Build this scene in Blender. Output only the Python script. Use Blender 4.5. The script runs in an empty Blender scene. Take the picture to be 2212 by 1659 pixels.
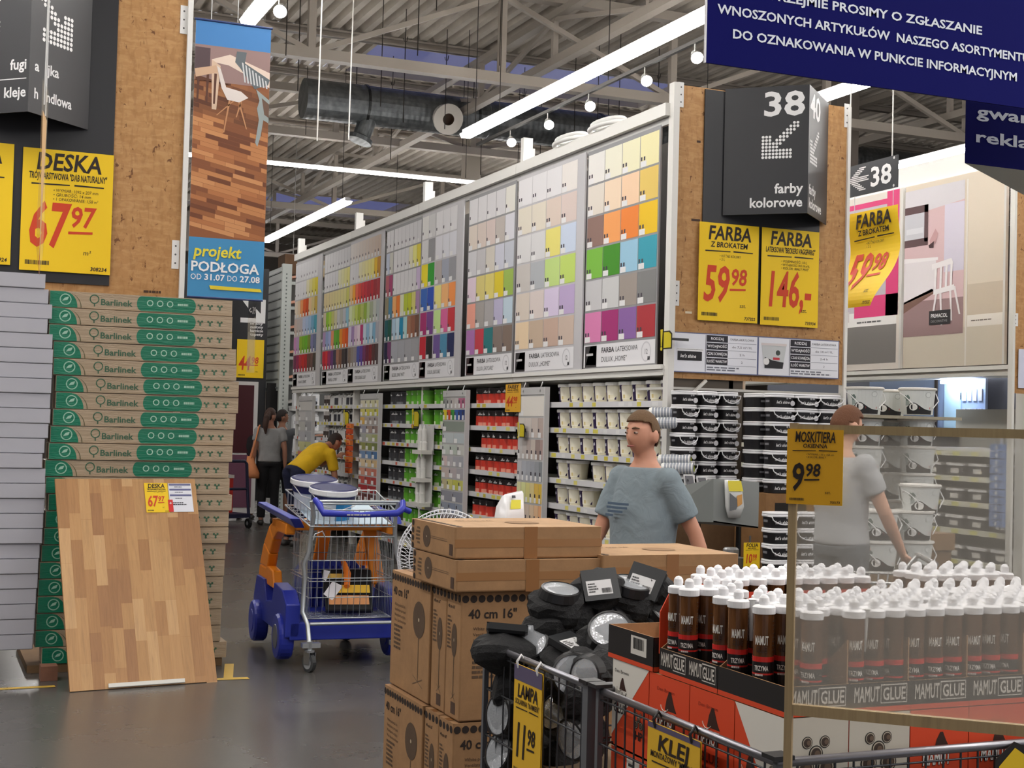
import bpy, math, random
from mathutils import Vector, Matrix
rnd = random.Random(7)
S = bpy.context.scene
COL = S.collection
# ------------------------------------------------------------------ camera
CAM_H = 1.65
YAW, PITCH, ROLL, FPX = .4000, .0302, .0260, 3050.0
_f = Vector((math.sin(YAW)*math.cos(PITCH), math.cos(YAW)*math.cos(PITCH), math.sin(PITCH)))
_r = Vector((math.cos(YAW), -math.sin(YAW), 0)); _u = _r.cross(_f)
RT = math.cos(ROLL)*_r + math.sin(ROLL)*_u
UP = -math.sin(ROLL)*_r + math.cos(ROLL)*_u
FW = _f
cd = bpy.data.cameras.new('camera'); cam = bpy.data.objects.new('camera', cd); COL.objects.link(cam)
cd.sensor_width = 36; cd.lens = FPX/2212*36; cd.clip_end = 200
cam.matrix_world = Matrix(((RT.x, UP.x, -FW.x, 0), (RT.y, UP.y, -FW.y, 0), (RT.z, UP.z, -FW.z, CAM_H), (0, 0, 0, 1)))
S.camera = cam
S.view_settings.view_transform = 'Standard'; S.view_settings.look = 'None'
S.view_settings.gamma = 1; S.view_settings.use_curve_mapping = False
S.view_settings.exposure = 1.12
w = bpy.data.worlds.new('hall_ambient'); S.world = w; w.use_nodes = True
w.node_tree.nodes['Background'].inputs[0].default_value = (.95, .93, 1, 1)
w.node_tree.nodes['Background'].inputs[1].default_value = .2
LAMP = 20.5          # emission of the tube lamps
C0 = Vector((0, 0, CAM_H))
def ray(px, py): return RT*(px-1106)+UP*(829.5-py)+FW*FPX
def PY(px, py, y):
    d = ray(px, py); return C0+d*(y/d.y)
def PX(px, py, x):
    d = ray(px, py); return C0+d*(x/d.x)
def PZ(px, py, z):
    d = ray(px, py); return C0+d*((z-CAM_H)/d.z)
def PD(px, py, dep):                       # at a distance along the viewing axis
    return C0+ray(px, py)*(dep/FPX)
def ZY(y, px, py): return PY(px, py, y).z
# ------------------------------------------------------------------ materials
def lin(c):
    if max(c) > 1.001: c = [x/255 for x in c]
    return tuple((x/12.92 if x <= .04045 else ((x+.055)/1.055)**2.4) for x in c)
_M = {}
def new_mat(n):
    m = bpy.data.materials.new(n); m.use_nodes = True
    return m, m.node_tree, m.node_tree.nodes['Principled BSDF']
def nd(t, k, **kw):
    n = t.nodes.new(k)
    for a, b in kw.items():
        if a.startswith('i_'): n.inputs[a[2:].replace('_', ' ')].default_value = b
        else: setattr(n, a, b)
    return n
def bump(t, b, src, st=.2, dist=.01):
    n = nd(t, 'ShaderNodeBump'); n.inputs['Strength'].default_value = st; n.inputs['Distance'].default_value = dist
    t.links.new(src, n.inputs['Height']); t.links.new(n.outputs[0], b.inputs['Normal'])
def ramp(t, src, stops):
    r = nd(t, 'ShaderNodeValToRGB'); e = r.color_ramp.elements
    while len(e) < len(stops): e.new(.5)
    for x, (p, c) in zip(e, stops): x.position = p; x.color = (*lin(c), 1)
    t.links.new(src, r.inputs[0]); return r.outputs[0]
def mixc(t, fac, a, b, mode='MIX'):
    n = nd(t, 'ShaderNodeMix', data_type='RGBA', blend_type=mode)
    for s, v in ((n.inputs[0], fac), (n.inputs[6], a), (n.inputs[7], b)):
        if hasattr(v, 'is_linked') or hasattr(v, 'node'): t.links.new(v, s)
        else: s.default_value = v if not isinstance(v, tuple) else (*v, 1)[:4]
    return n.outputs[2]
def coords(t, scale=(1, 1, 1), rot=(0, 0, 0)):
    c = nd(t, 'ShaderNodeTexCoord'); m = nd(t, 'ShaderNodeMapping')
    m.inputs['Scale'].default_value = scale; m.inputs['Rotation'].default_value = rot
    t.links.new(c.outputs['Object'], m.inputs[0]); return m.outputs[0]
def noise(t, vec, sc, det=4, rough=.6, dist=0):
    n = nd(t, 'ShaderNodeTexNoise'); n.inputs['Scale'].default_value = sc; n.inputs['Detail'].default_value = det
    n.inputs['Roughness'].default_value = rough; n.inputs['Distortion'].default_value = dist
    t.links.new(vec, n.inputs['Vector']); return n.outputs[0]
PRINTED = dict(plastic=(.38, 0), paper=(.62, 0), metal=(.34, .85), gloss=(.16, 0), matte=(.85, 0), cloth=(.95, 0), painted=(.45, 0), oak=(.42, 0), card=(.8, 0), film=(.2, 0), rock=(.75, 0), wrapped=(.3, 0), skin=(.55, 0))
def M(n):
    if n in _M: return _M[n]
    m, t, b = new_mat(n); L = t.links
    if n[0] == '#':                        # plain-coloured cloth, skin or hair: '#r,g,b,roughness,bump'
        q = [float(x) for x in n[1:].split(',')]
        v = coords(t); k = noise(t, v, 5, 3)
        c = mixc(t, .3, lin(q[:3]), ramp(t, k, [(.3, tuple(x*.8 for x in q[:3])), (.7, tuple(min(255, x*1.12) for x in q[:3]))]))
        L.new(c, b.inputs['Base Color']); b.inputs['Roughness'].default_value = q[3]
        if q[4] > 0: bump(t, b, noise(t, v, 11, 3, .5, .8), q[4], .03)
        if q[4] < 0: bump(t, b, noise(t, coords(t, (60, 60, 14)), 3, 3, .5), -q[4], .01)
        _M[n] = m; return m
    if n in PRINTED:                       # surfaces whose print or paint colour is stored with the mesh
        ro, me = PRINTED[n]
        a = nd(t, 'ShaderNodeVertexColor', layer_name='Col'); c = a.outputs[0]
        b.inputs['Roughness'].default_value = ro; b.inputs['Metallic'].default_value = me
        if n == 'matte': b.inputs['Specular IOR Level'].default_value = .12
        if n == 'card':
            v = coords(t, (1, 1, 1)); k = noise(t, v, 9, 5, .7)
            c = mixc(t, .35, c, ramp(t, k, [(.3, (150, 150, 150)), (.7, (255, 255, 255))]), 'MULTIPLY')
            bump(t, b, noise(t, v, 60, 2), .12, .004)
        if n == 'oak':
            v = coords(t, (26, 26, 1.6)); k = noise(t, v, 2.2, 6, .65, 1.2)
            c = mixc(t, .38, c, ramp(t, k, [(.25, (130, 98, 72)), (.5, (225, 205, 180)), (.75, (255, 250, 240))]), 'MULTIPLY')
        if n == 'cloth':
            v = coords(t); bump(t, b, noise(t, v, 14, 3, .5), .35, .02)
        if n == 'wrapped':                 # card under tight shrink film
            v = coords(t, (2.5, 2.5, 16), (0, .12, 0)); bump(t, b, noise(t, v, 2, 4, .6, 1.5), .3, .02)
        if n == 'rock':
            v = coords(t); bump(t, b, noise(t, v, 38, 6, .7), .8, .012)
        if n == 'skin': b.inputs['Subsurface Weight'].default_value = .08; b.inputs['Subsurface Radius'].default_value = (.02, .008, .004)
        L.new(c, b.inputs['Base Color'])
    elif n == 'osb':
        c = lin((178, 132, 80))
        for i, (sc, ro) in enumerate((((16, 16, 60), (0, .5, 0)), ((60, 16, 15), (0, .25, 0)), ((40, 16, 40), (0, -.7, 0)), ((16, 16, 44), (0, -.35, .3)))):
            k = noise(t, coords(t, sc, ro), .55, 2, .5, .4)          # strands lying in several directions
            c = mixc(t, ramp(t, k, [(.52, (0, 0, 0)), (.6, (165, 165, 165))]), c, lin([(200, 158, 108), (152, 106, 58), (192, 150, 98), (160, 112, 60)][i]))
        sp = nd(t, 'ShaderNodeSeparateColor'); L.new(c, sp.inputs[0])
        dk = noise(t, coords(t, (9, 9, 5), (.1, .6, 0)), 3.1, 5, .6, .6)
        f = nd(t, 'ShaderNodeValToRGB'); f.color_ramp.elements[0].position = .63; f.color_ramp.elements[1].position = .67
        L.new(dk, f.inputs[0]); c = mixc(t, f.outputs[0], c, lin((110, 68, 30)))
        L.new(c, b.inputs['Base Color']); b.inputs['Roughness'].default_value = .6
        bump(t, b, sp.outputs[0], .15, .003)
    elif n == 'floor':
        v = coords(t); k = noise(t, v, .8, 6, .6); k2 = noise(t, coords(t, (1, 1, 1)), 30, 3)
        c = mixc(t, .4, ramp(t, k, [(.3, (74, 72, 70)), (.7, (88, 86, 83))]), ramp(t, k2, [(.3, (74, 72, 70)), (.7, (90, 87, 84))]))
        br = nd(t, 'ShaderNodeTexBrick'); br.offset = 0
        br.inputs['Scale'].default_value = 1; br.inputs['Mortar Size'].default_value = .0025
        br.inputs['Brick Width'].default_value = 4.2; br.inputs['Row Height'].default_value = 3.9
        L.new(v, br.inputs['Vector']); c = mixc(t, br.outputs['Fac'], c, lin((52, 52, 52)))
        L.new(c, b.inputs['Base Color'])
        r = nd(t, 'ShaderNodeMapRange'); r.inputs['To Min'].default_value = .2; r.inputs['To Max'].default_value = .34
        L.new(k, r.inputs[0]); L.new(r.outputs[0], b.inputs['Roughness'])
    elif n == 'ceiling_steel':
        v = coords(t); c = ramp(t, noise(t, v, 1.2, 4), [(.3, (176, 168, 158)), (.7, (204, 196, 184))])
        L.new(c, b.inputs['Base Color']); b.inputs['Roughness'].default_value = .6
    elif n == 'galvanised':
        v = coords(t, (1, 1, 1)); c = ramp(t, noise(t, v, 6, 5), [(.3, (88, 92, 94)), (.7, (128, 132, 134))])
        L.new(c, b.inputs['Base Color']); b.inputs['Metallic'].default_value = .7; b.inputs['Roughness'].default_value = .45
        wv = nd(t, 'ShaderNodeTexWave', wave_type='BANDS', bands_direction='X'); wv.inputs['Scale'].default_value = 3.2
        L.new(v, wv.inputs['Vector']); bump(t, b, wv.outputs[1], .25, .02)
    elif n in ('lamp', 'spot', 'blue_lamp'):
        b.inputs['Base Color'].default_value = (.9, .9, .9, 1)
        b.inputs['Emission Color'].default_value = dict(lamp=(1, .965, .93, 1), spot=(1, .97, .95, 1), blue_lamp=(.75, .85, 1, 1))[n]
        b.inputs['Emission Strength'].default_value = dict(lamp=LAMP, spot=40, blue_lamp=14)[n]
    elif n == 'night_sky':
        b.inputs['Base Color'].default_value = (.02, .02, .06, 1)
        b.inputs['Emission Color'].default_value = (*lin((86, 90, 130)), 1); b.inputs['Emission Strength'].default_value = .4
    elif n in ('net', 'clear_film', 'glass'):
        c, al, ro = dict(net=((240, 234, 220), .38, .9), clear_film=((225, 215, 190), .3, .15), glass=((230, 235, 240), .25, .05))[n]
        if n == 'net':                     # woven mesh: far finer than a pixel
            b.inputs['Base Color'].default_value = (*lin(c), 1)
            v = coords(t); k = noise(t, v, 3, 3)
            r = nd(t, 'ShaderNodeMapRange'); r.inputs['To Min'].default_value = al-.05; r.inputs['To Max'].default_value = al+.05
            L.new(k, r.inputs[0]); L.new(r.outputs[0], b.inputs['Alpha'])
        else:
            b.inputs['Base Color'].default_value = (*lin(c), 1); b.inputs['Alpha'].default_value = al
        b.inputs['Roughness'].default_value = ro
    elif n == 'reflector':
        b.inputs['Base Color'].default_value = (.85, .86, .88, 1); b.inputs['Metallic'].default_value = .9; b.inputs['Roughness'].default_value = .18
        vo = nd(t, 'ShaderNodeTexVoronoi'); vo.inputs['Scale'].default_value = 130; L.new(coords(t), vo.inputs['Vector']); bump(t, b, vo.outputs[0], .7, .004)
    elif n == 'amber':
        v = coords(t, (1, 1, .2)); c = ramp(t, noise(t, v, 40, 3), [(.3, (66, 38, 20)), (.7, (122, 80, 46))])
        L.new(c, b.inputs['Base Color']); b.inputs['Roughness'].default_value = .14
    _M[n] = m; return m
# ------------------------------------------------------------------ glyphs of the built-in font, laid out by hand
CH = sorted(set('ABCDEFGHIJKLMNOPQRSTUVWXYZabcdefghijklmnopqrstuvwxyz0123456789.,-:"\'/%()!+<>•„”²ĄĆĘŁŃÓŚŹŻąćęłńóśźż'))
GL = {}
def load_glyphs():
    obs = []
    def mk(s, off):
        c = bpy.data.curves.new('g', 'FONT'); c.body = s; c.resolution_u = 2; c.offset = off; c.fill_mode = 'FRONT'
        o = bpy.data.objects.new('g', c); COL.objects.link(o); obs.append(o); return o
    bar = mk('HH', 0); L = []
    for b, off in ((0, 0), (1, .022)):
        for ch in CH: L.append((ch, b, mk(ch, off), mk('H'+ch+'H', 0) if b == 0 else None))
    bpy.context.view_layer.update(); dg = bpy.context.evaluated_depsgraph_get()
    def get(o):
        e = o.evaluated_get(dg); m = e.to_mesh()
        r = ([(v.co.x, v.co.y) for v in m.vertices], [tuple(p.vertices) for p in m.polygons]); e.to_mesh_clear(); return r
    def wid(o):
        v = get(o)[0]; return max(p[0] for p in v)-min(p[0] for p in v)
    w0 = wid(bar)
    for ch, b, o, o2 in L:
        v, f = get(o); GL[ch, b] = (v, f, (wid(o2)-w0) if o2 else GL[ch, 0][2])
    GL['cap'] = max(p[1] for p in GL['H', 0][0])
    for o in obs:
        c = o.data; bpy.data.objects.remove(o); bpy.data.curves.remove(c)
load_glyphs()
# ------------------------------------------------------------------ mesh builder
class MB:
    def __init__(s): s.v = []; s.f = []; s.c = []; s.m = []; s.s = []; s.mats = []; s.T = None; s.mat = 'plastic'; s.col = (200, 200, 200)
    def add(s, vs, fs, col=None, mat=None, smooth=False):
        k = len(s.v); mat = mat or s.mat
        if mat not in s.mats: s.mats.append(mat)
        mi = s.mats.index(mat); c = lin(col or s.col)
        s.v += [tuple(s.T @ Vector(p)) if s.T else tuple(p) for p in vs]
        for i, q in enumerate(fs):
            s.f.append(tuple(k+j for j in q)); s.c.append(c); s.m.append(mi); s.s.append(smooth)
    def quad(s, a, b, c, d, col=None, mat=None): s.add([a, b, c, d], [(0, 1, 2, 3)], col, mat)
    def poly(s, pts, col=None, mat=None): s.add(pts, [tuple(range(len(pts)))], col, mat)
    def box(s, a, b, col=None, mat=None, top=None):
        x0, y0, z0 = a; x1, y1, z1 = b
        vs = [(x0, y0, z0), (x1, y0, z0), (x1, y1, z0), (x0, y1, z0), (x0, y0, z1), (x1, y0, z1), (x1, y1, z1), (x0, y1, z1)]
        s.add(vs, [(0, 3, 2, 1), (0, 1, 5, 4), (1, 2, 6, 5), (2, 3, 7, 6), (3, 0, 4, 7)], col, mat)
        s.add(vs, [(4, 5, 6, 7)], top or col, mat)
    def bar(s, p, q, w, h=None, col=None, mat=None, up=(0, 0, 1)):      # rectangular bar from p to q
        p, q = Vector(p), Vector(q); h = h or w; d = (q-p).normalized(); u = Vector(up)
        if abs(d.dot(u)) > .98: u = Vector((1, 0, 0))
        r = d.cross(u).normalized()*w/2; u = r.cross(d).normalized()*h/2
        vs = [p-r-u, p+r-u, p+r+u, p-r+u, q-r-u, q+r-u, q+r+u, q-r+u]
        s.add(vs, [(0, 1, 2, 3), (7, 6, 5, 4), (0, 4, 5, 1), (1, 5, 6, 2), (2, 6, 7, 3), (3, 7, 4, 0)], col, mat)
    def tube(s, pts, r, n=8, col=None, mat=None, closed=False, caps=True):
        pts = [Vector(p) for p in pts]; N = len(pts); rs = r if isinstance(r, (list, tuple)) else [r]*N
        vs = []; prev = None
        for i, p in enumerate(pts):
            a = pts[(i-1) % N] if (closed or i) else p; b = pts[(i+1) % N] if (closed or i < N-1) else p
            d = (b-a).normalized()
            if prev is None: u = Vector((0, 0, 1)) if abs(d.z) < .9 else Vector((1, 0, 0))
            else: u = prev
            x = d.cross(u)
            if x.length < 1e-5: x = d.cross(Vector((.3, .8, .5)))
            x.normalize(); y = x.cross(d).normalized(); prev = y
            vs += [p+(x*math.cos(2*math.pi*k/n)+y*math.sin(2*math.pi*k/n))*rs[i] for k in range(n)]
        fs = []
        for i in range(N if closed else N-1):
            j = (i+1) % N
            fs += [(i*n+k, i*n+(k+1) % n, j*n+(k+1) % n, j*n+k) for k in range(n)]
        s.add(vs, fs, col, mat, True)
        if caps and not closed:
            s.add(vs[:n], [tuple(range(n))[::-1]], col, mat); s.add(vs[-n:], [tuple(range(n))], col, mat)
    def lathe(s, prof, n=20, c=(0, 0, 0), col=None, mat=None, sx=1, sy=1, fn=None, smooth=True, caps=True):
        vs = []; c = Vector(c); k = len(prof)
        for r, z in prof: vs += [(c.x+sx*r*math.cos(2*math.pi*a/n), c.y+sy*r*math.sin(2*math.pi*a/n), c.z+z) for a in range(n)]
        for i in range(k-1):
            for a in range(n):
                q = (i*n+a, i*n+(a+1) % n, (i+1)*n+(a+1) % n, (i+1)*n+a)
                cc = fn(i, 2*math.pi*(a+.5)/n) if fn else (col[i] if isinstance(col, list) else col)
                s.add([vs[j] for j in q], [(0, 1, 2, 3)], cc, mat, smooth)
        for i, o in ((0, 1), (k-1, 0)):
            if caps and prof[i][0] > 1e-4:
                q = vs[i*n:(i+1)*n]; cc = fn(i-(i > 0), -1) if fn else (col[max(i-1, 0)] if isinstance(col, list) else col)
                s.add(q[::-1] if o else q, [tuple(range(n))], cc, mat)
    def ball(s, c, r, n=16, m=10, col=None, mat=None):
        rx, ry, rz = r if isinstance(r, (tuple, list)) else (r, r, r); vs = []; c = Vector(c)
        for i in range(m+1):
            t = math.pi*i/m
            vs += [(c.x+rx*math.sin(t)*math.cos(2*math.pi*k/n), c.y+ry*math.sin(t)*math.sin(2*math.pi*k/n), c.z-rz*math.cos(t)) for k in range(n)]
        s.add(vs, [(i*n+k, i*n+(k+1) % n, (i+1)*n+(k+1) % n, (i+1)*n+k) for i in range(m) for k in range(n)], col, mat, True)
    def prism(s, pts, d, col=None, mat=None):                            # polygon swept by vector d
        d = Vector(d); a = [Vector(p) for p in pts]; b = [p+d for p in a]; n = len(a)
        s.add(a+b, [tuple(range(n))[::-1], tuple(range(n, 2*n))]+[(i, (i+1) % n, n+(i+1) % n, n+i) for i in range(n)], col, mat)
    def disc(s, c, u, v, r, n=20, col=None, mat=None, r2=None):
        c, u, v = Vector(c), Vector(u), Vector(v); P = [(u*math.cos(2*math.pi*k/n)+v*math.sin(2*math.pi*k/n)) for k in range(n)]
        if r2 is None: s.poly([c+p*r for p in P], col, mat)
        else: s.add([c+p*r for p in P]+[c+p*r2 for p in P], [(k, (k+1) % n, n+(k+1) % n, n+k) for k in range(n)], col, mat)
    def rect(s, o, u, v, x0, y0, x1, y1, col=None, mat=None):
        o, u, v = Vector(o), Vector(u), Vector(v); s.quad(o+u*x0+v*y0, o+u*x1+v*y0, o+u*x1+v*y1, o+u*x0+v*y1, col, mat)
    def text(s, t, o, u, v, h, wd=None, al='L', bold=1, col=(0, 0, 0), mat=None, slant=0, jit=0, sp=0):
        o, u, v = Vector(o), Vector(u).normalized(), Vector(v).normalized(); k = h/GL['cap']; x = 0; out = []; R = random.Random(len(t))
        for ch in t:
            if ch == ' ': x += .28+sp; continue
            g = GL.get((ch, bold)) or GL['-', bold]; out.append((x, g, R.uniform(-jit, jit))); x += g[2]+sp
        W = x*k; sx = (wd/W if wd else 1); W *= sx
        x0 = {'L': 0, 'C': -W/2, 'R': -W}[al]
        for gx, (vs, fs, adv), j in out:
            s.add([o+u*(x0+sx*k*(gx+a+slant*b))+v*(k*(b+j)) for a, b in vs], fs, col, mat)
        return W
    def build(s, name, parent=None, bevel=0, seg=1, mods=()):
        me = bpy.data.meshes.new(name); me.from_pydata(s.v, [], s.f)
        at = me.color_attributes.new('Col', 'FLOAT_COLOR', 'CORNER'); buf = []
        for f, c in zip(s.f, s.c): buf += [c[0], c[1], c[2], 1.0]*len(f)
        at.data.foreach_set('color', buf)
        me.polygons.foreach_set('material_index', s.m); me.polygons.foreach_set('use_smooth', s.s)
        for m in s.mats: me.materials.append(M(m))
        o = bpy.data.objects.new(name, me); COL.objects.link(o)
        if parent: o.parent = parent
        if bevel:
            b = o.modifiers.new('edge', 'BEVEL'); b.width = bevel; b.segments = seg; b.limit_method = 'ANGLE'; b.angle_limit = .7
        return o
def tag(o, label, cat, group=None, kind=None):
    o['label'] = label; o['category'] = cat
    if group: o['group'] = group
    if kind: o['kind'] = kind
    return o
def struct(o): o['kind'] = 'structure'; return o
def empty(name, loc, rz, label, cat, group=None):
    o = bpy.data.objects.new(name, None); COL.objects.link(o); o.location = loc; o.rotation_euler = (0, 0, rz); o.empty_display_size = .1
    return tag(o, label, cat, group)
def dup(r, loc, rz=None, label=None, group=None, rot=None):
    def cp(o, p):
        c = o.copy(); COL.objects.link(c)
        if p: c.parent = p
        for ch in [x for x in KIDS.get(o.name, ())]: cp(ch, c)
        return c
    c = cp(r, None); c.location = loc
    if rot: c.rotation_euler = rot
    elif rz is not None: c.rotation_euler = (0, 0, rz)
    if label: c['label'] = label
    if group: c['group'] = group
    return c
KIDS = {}
def kids(r):
    for o in COL.objects:
        if o.parent: KIDS.setdefault(o.parent.name, [])
    def rec(o):
        KIDS[o.name] = [x for x in COL.objects if x.parent == o]
        for x in KIDS[o.name]: rec(x)
    rec(r); return r
ORD = ['first', 'second', 'third', 'fourth', 'fifth', 'sixth', 'seventh', 'eighth', 'ninth', 'tenth', 'eleventh', 'twelfth', 'thirteenth', 'fourteenth', 'fifteenth', 'sixteenth', 'seventeenth', 'eighteenth', 'nineteenth', 'twentieth', 'twenty-first', 'twenty-second', 'twenty-third', 'twenty-fourth', 'twenty-fifth', 'twenty-sixth', 'twenty-seventh', 'twenty-eighth']
EX, EY, EZ = Vector((1, 0, 0)), Vector((0, 1, 0)), Vector((0, 0, 1))
def scribble(mb, o, u, v, wd, h, n, col=(40, 40, 40), mat='paper', seed=1, fill=.55):   # lines of print too small to read
    R = random.Random(seed); o, u, v = Vector(o), Vector(u), Vector(v)
    for i in range(n):
        y = h*(1-(i+1)/n)+h/n*(1-fill)/2; x = 0; end = wd*R.uniform(.6, 1)
        while x < end:
            l = min(R.uniform(.06, .2)*wd, end-x); mb.rect(o, u, v, x, y, x+l, y+h/n*fill, col, mat); x += l+wd*.025
def barcode(mb, o, u, v, wd, h, seed=3, col=(30, 30, 30)):
    R = random.Random(seed); x = 0; o, u, v = Vector(o), Vector(u), Vector(v)
    while x < wd:
        l = R.choice((.012, .02, .035))*wd; mb.rect(o, u, v, x, 0, min(x+l, wd), h, col, 'paper'); x += l+R.choice((.015, .025))*wd
# ------------------------------------------------------------------ lamps of the hall
def tube_lamp(x, y0, y1, label, z=5.5, across=False, s=1):
    r = empty('linear_lamp', (x, y0, z), -math.pi/2 if across else 0, label, 'lamp', 'tube lamps under the roof')
    ln = y1-y0
    b = MB(); b.box((-.05*s, 0, .05), (.05*s, ln, .05+.06*s), (215, 215, 215), 'painted'); b.build('lamp_body', r)
    d = MB(); d.mat = 'lamp'
    d.prism([(-.085*s, 0, .049), (-.06*s, 0, .049-.049*s), (.06*s, 0, .049-.049*s), (.085*s, 0, .049)], (0, ln, 0)); d.build('diffuser', r)
    for q in (.35, ln-.35):
        m = MB(); m.tube([(0, q, .11), (0, q, 8.0-z)], .006, 5, (70, 68, 66), 'metal'); m.build('hanging_rod', r)
    return r
tube_lamp(6.68, 8.4, 17.62, 'long bright tube lamp above near swatch boards, left of the upper blue sign')
tube_lamp(6.9, 23.96, 30.2, 'bright tube lamp far down the aisle, beside the floor banner')
tube_lamp(2.87, 7.6, 13.65, 'bright tube lamp cut by the top edge above the floor banner')
tube_lamp(9.53, 8.6, 16.5, 'tube lamp half hidden behind the tall sign numbered 38')
tube_lamp(12.93, 10.2, 17, 'tube lamp above the pink and grey wallpaper boards')
tube_lamp(3.0, 21.05, 8.35+21.05-3.0, 'thin tube lamp running across the aisle far back', across=True, s=.5)
tube_lamp(6.4, 40.5, 40.5+6, 'small distant tube lamp just left of the far swatch board', across=True)
for i, (x, a, b) in enumerate(((-.9, 3, 12), (-.9, 15, 24), (2.87, -3, 4.5), (6.68, -3, 5), (-4.6, 2, 12), (9.53, -2, 6), (13, 0, 8), (2.87, 30, 38), (16.5, 4, 14), (10.3, 24, 32), (13.7, 24, 32))):
    tube_lamp(x, a, b, 'tube lamp of the hall outside the picture')
# ------------------------------------------------------------------ hall shell
m = MB(); m.quad((-14, -8, 0), (30, -8, 0), (30, 52, 0), (-14, 52, 0), mat='floor'); struct(m.build('floor'))
CZ = 8.0; SKY = ((6.9, 12.9, 22.4, 24.5), (7.0, 13.0, 38.5, 42))
m = MB(); m.mat = 'ceiling_steel'                                          # trapezoidal roof sheets, ribs along the aisle
def roof_sheet(x0, x1, y0, y1):
    p = .25; n = max(1, round((x1-x0)/p)); p = (x1-x0)/n; pr = []
    for i in range(n):
        a = x0+i*p; pr += [(a, CZ), (a+.42*p, CZ), (a+.56*p, CZ+.11), (a+.86*p, CZ+.11)]
    pr.append((x1, CZ))
    vs = [(x, y0, z) for x, z in pr]+[(x, y1, z) for x, z in pr]; k = len(pr)
    m.add(vs, [(i, k+i, k+i+1, i+1) for i in range(k-1)])
(a0, a1, b0, b1), (c0, c1, d0, d1) = SKY
roof_sheet(-14, 30, -8, b0); roof_sheet(-14, a0, b0, b1); roof_sheet(a1, 30, b0, b1)
roof_sheet(-14, 30, b1, d0); roof_sheet(-14, c0, d0, d1); roof_sheet(c1, 30, d0, d1); roof_sheet(-14, 30, d1, 52)
struct(m.build('ceiling'))
for i, (x0, x1, y0, y1) in enumerate(SKY):
    m = MB(); m.box((x0, y0, CZ+.14), (x1, y1, CZ+.18), mat='night_sky'); s_ = m.build('window_%d' % (i+1)); struct(s_)
    f = MB(); f.mat = 'painted'; f.col = (176, 168, 156)
    for q in ((x0-.05, y0-.05, x1+.05, y0+.02), (x0-.05, y1-.02, x1+.05, y1+.05), (x0-.05, y0, x0+.02, y1), (x1-.02, y0, x1+.05, y1)):
        f.box((q[0], q[1], CZ-.03), (q[2], q[3], CZ+.19))
    f.build('window_frame', s_)
for nm, a, b in (('wall_back', (-14, 50, 0), (30, 50.2, 8)), ('wall_right', (29.8, -8, 0), (30, 50, 8)), ('wall_left', (-14, -8, 0), (-13.8, 50, 8))):
    m = MB(); m.box(a, b, (104, 96, 88), 'painted'); struct(m.build(nm))
STEEL = (160, 152, 142)
def purlin(y, z, h=.28, w=.14):
    m = MB(); m.box((-14, y-w/2, z), (30, y+w/2, z+.03), STEEL, 'painted'); m.box((-14, y-.02, z), (30, y+.02, z+h), STEEL, 'painted')
    m.box((-14, y-w/2, z+h-.03), (30, y+w/2, z+h), STEEL, 'painted'); return m
k = 1
for y in (13.2, 22.05, 24.8, 29, 34, 40.2, 47):
    struct(purlin(y, 7.86, .12).build('trim_%d' % k)); k += 1
def truss(y, z0=6.55, z1=7.55, x0=-8, x1=28, px=2.9, off=0):
    m = MB(); m.mat = 'painted'; m.col = STEEL
    m.box((x0, y-.09, z0), (x1, y+.09, z0+.14)); m.box((x0, y-.09, z1), (x1, y+.09, z1+.14))
    x = x0+off; i = 0
    while x < x1-px:
        m.bar((x, y, z0+.1), (x, y, z1), .1); a, b = (z1, z0+.1) if i % 2 else (z0+.1, z1)
        m.bar((x, y, a), (x+px, y, b), .07); x += px; i += 1
    return m
for y, of, za in ((18.4, 1.69, 6.5), (25.6, 1.3, 6.93), (33, .6, 6.7), (43, 1.6, 6.7)):
    struct(truss(y, za, 7.75, off=of, px=2.76).build('trim_%d' % k)); k += 1
for x in (1.1, 8.4, 15.6):                                                  # trusses running down the hall
    m = MB(); m.mat = 'painted'; m.col = STEEL
    m.box((x-.07, 6, 6.9), (x+.07, 48, 7.02)); m.box((x-.07, 6, 7.6), (x+.07, 48, 7.7))
    for i in range(14):
        y = 7+i*2.9; m.bar((x, y, 7), (x, y, 7.6), .08); m.bar((x, y, 7 if i % 2 else 7.6), (x, y+2.9, 7.6 if i % 2 else 7), .06)
    struct(m.build('trim_%d' % k)); k += 1
m = MB(); m.box((14.0, 19.5, 0), (14.45, 19.95, 8), (120, 112, 104), 'painted'); struct(m.build('trim_%d' % k)); k += 1
m = MB(); m.box((9.9, 26.0, 0), (10.2, 26.3, 8), (150, 142, 132), 'painted'); struct(m.build('trim_%d' % k)); k += 1
# ventilation duct
r = empty('ventilation_duct', (5.7, 22.6, 6.95), 0, 'large round galvanised air duct hanging below the roof', 'air duct')
m = MB(); m.T = Matrix.Rotation(math.pi/2, 4, 'Y'); m.lathe([(.02, 0), (.33, 0), (.33, 3.2), (.335, 3.22), (.33, 3.24), (.33, 14)], 28, col=(150, 152, 154), mat='galvanised'); m.build('duct_pipe', r)
m = MB()
for x in (1.05, 3.0, 5.4, 8.2): m.T = Matrix.Translation((x, 0, 0)) @ Matrix.Rotation(math.pi/2, 4, 'Y'); m.lathe([(.345, -.02), (.345, .02)], 28, col=(60, 62, 62), mat='metal')
m.build('clamp_ring', r)
m = MB(); m.T = Matrix.Translation((1.1, -.05, -.25)) @ Matrix.Rotation(.35, 4, 'Y'); m.lathe([(.15, .1), (.15, -.3), (.21, -.33), (.21, -.4), (.02, -.4)], 20, col=(110, 112, 114), mat='galvanised'); m.build('outlet', r)
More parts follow.
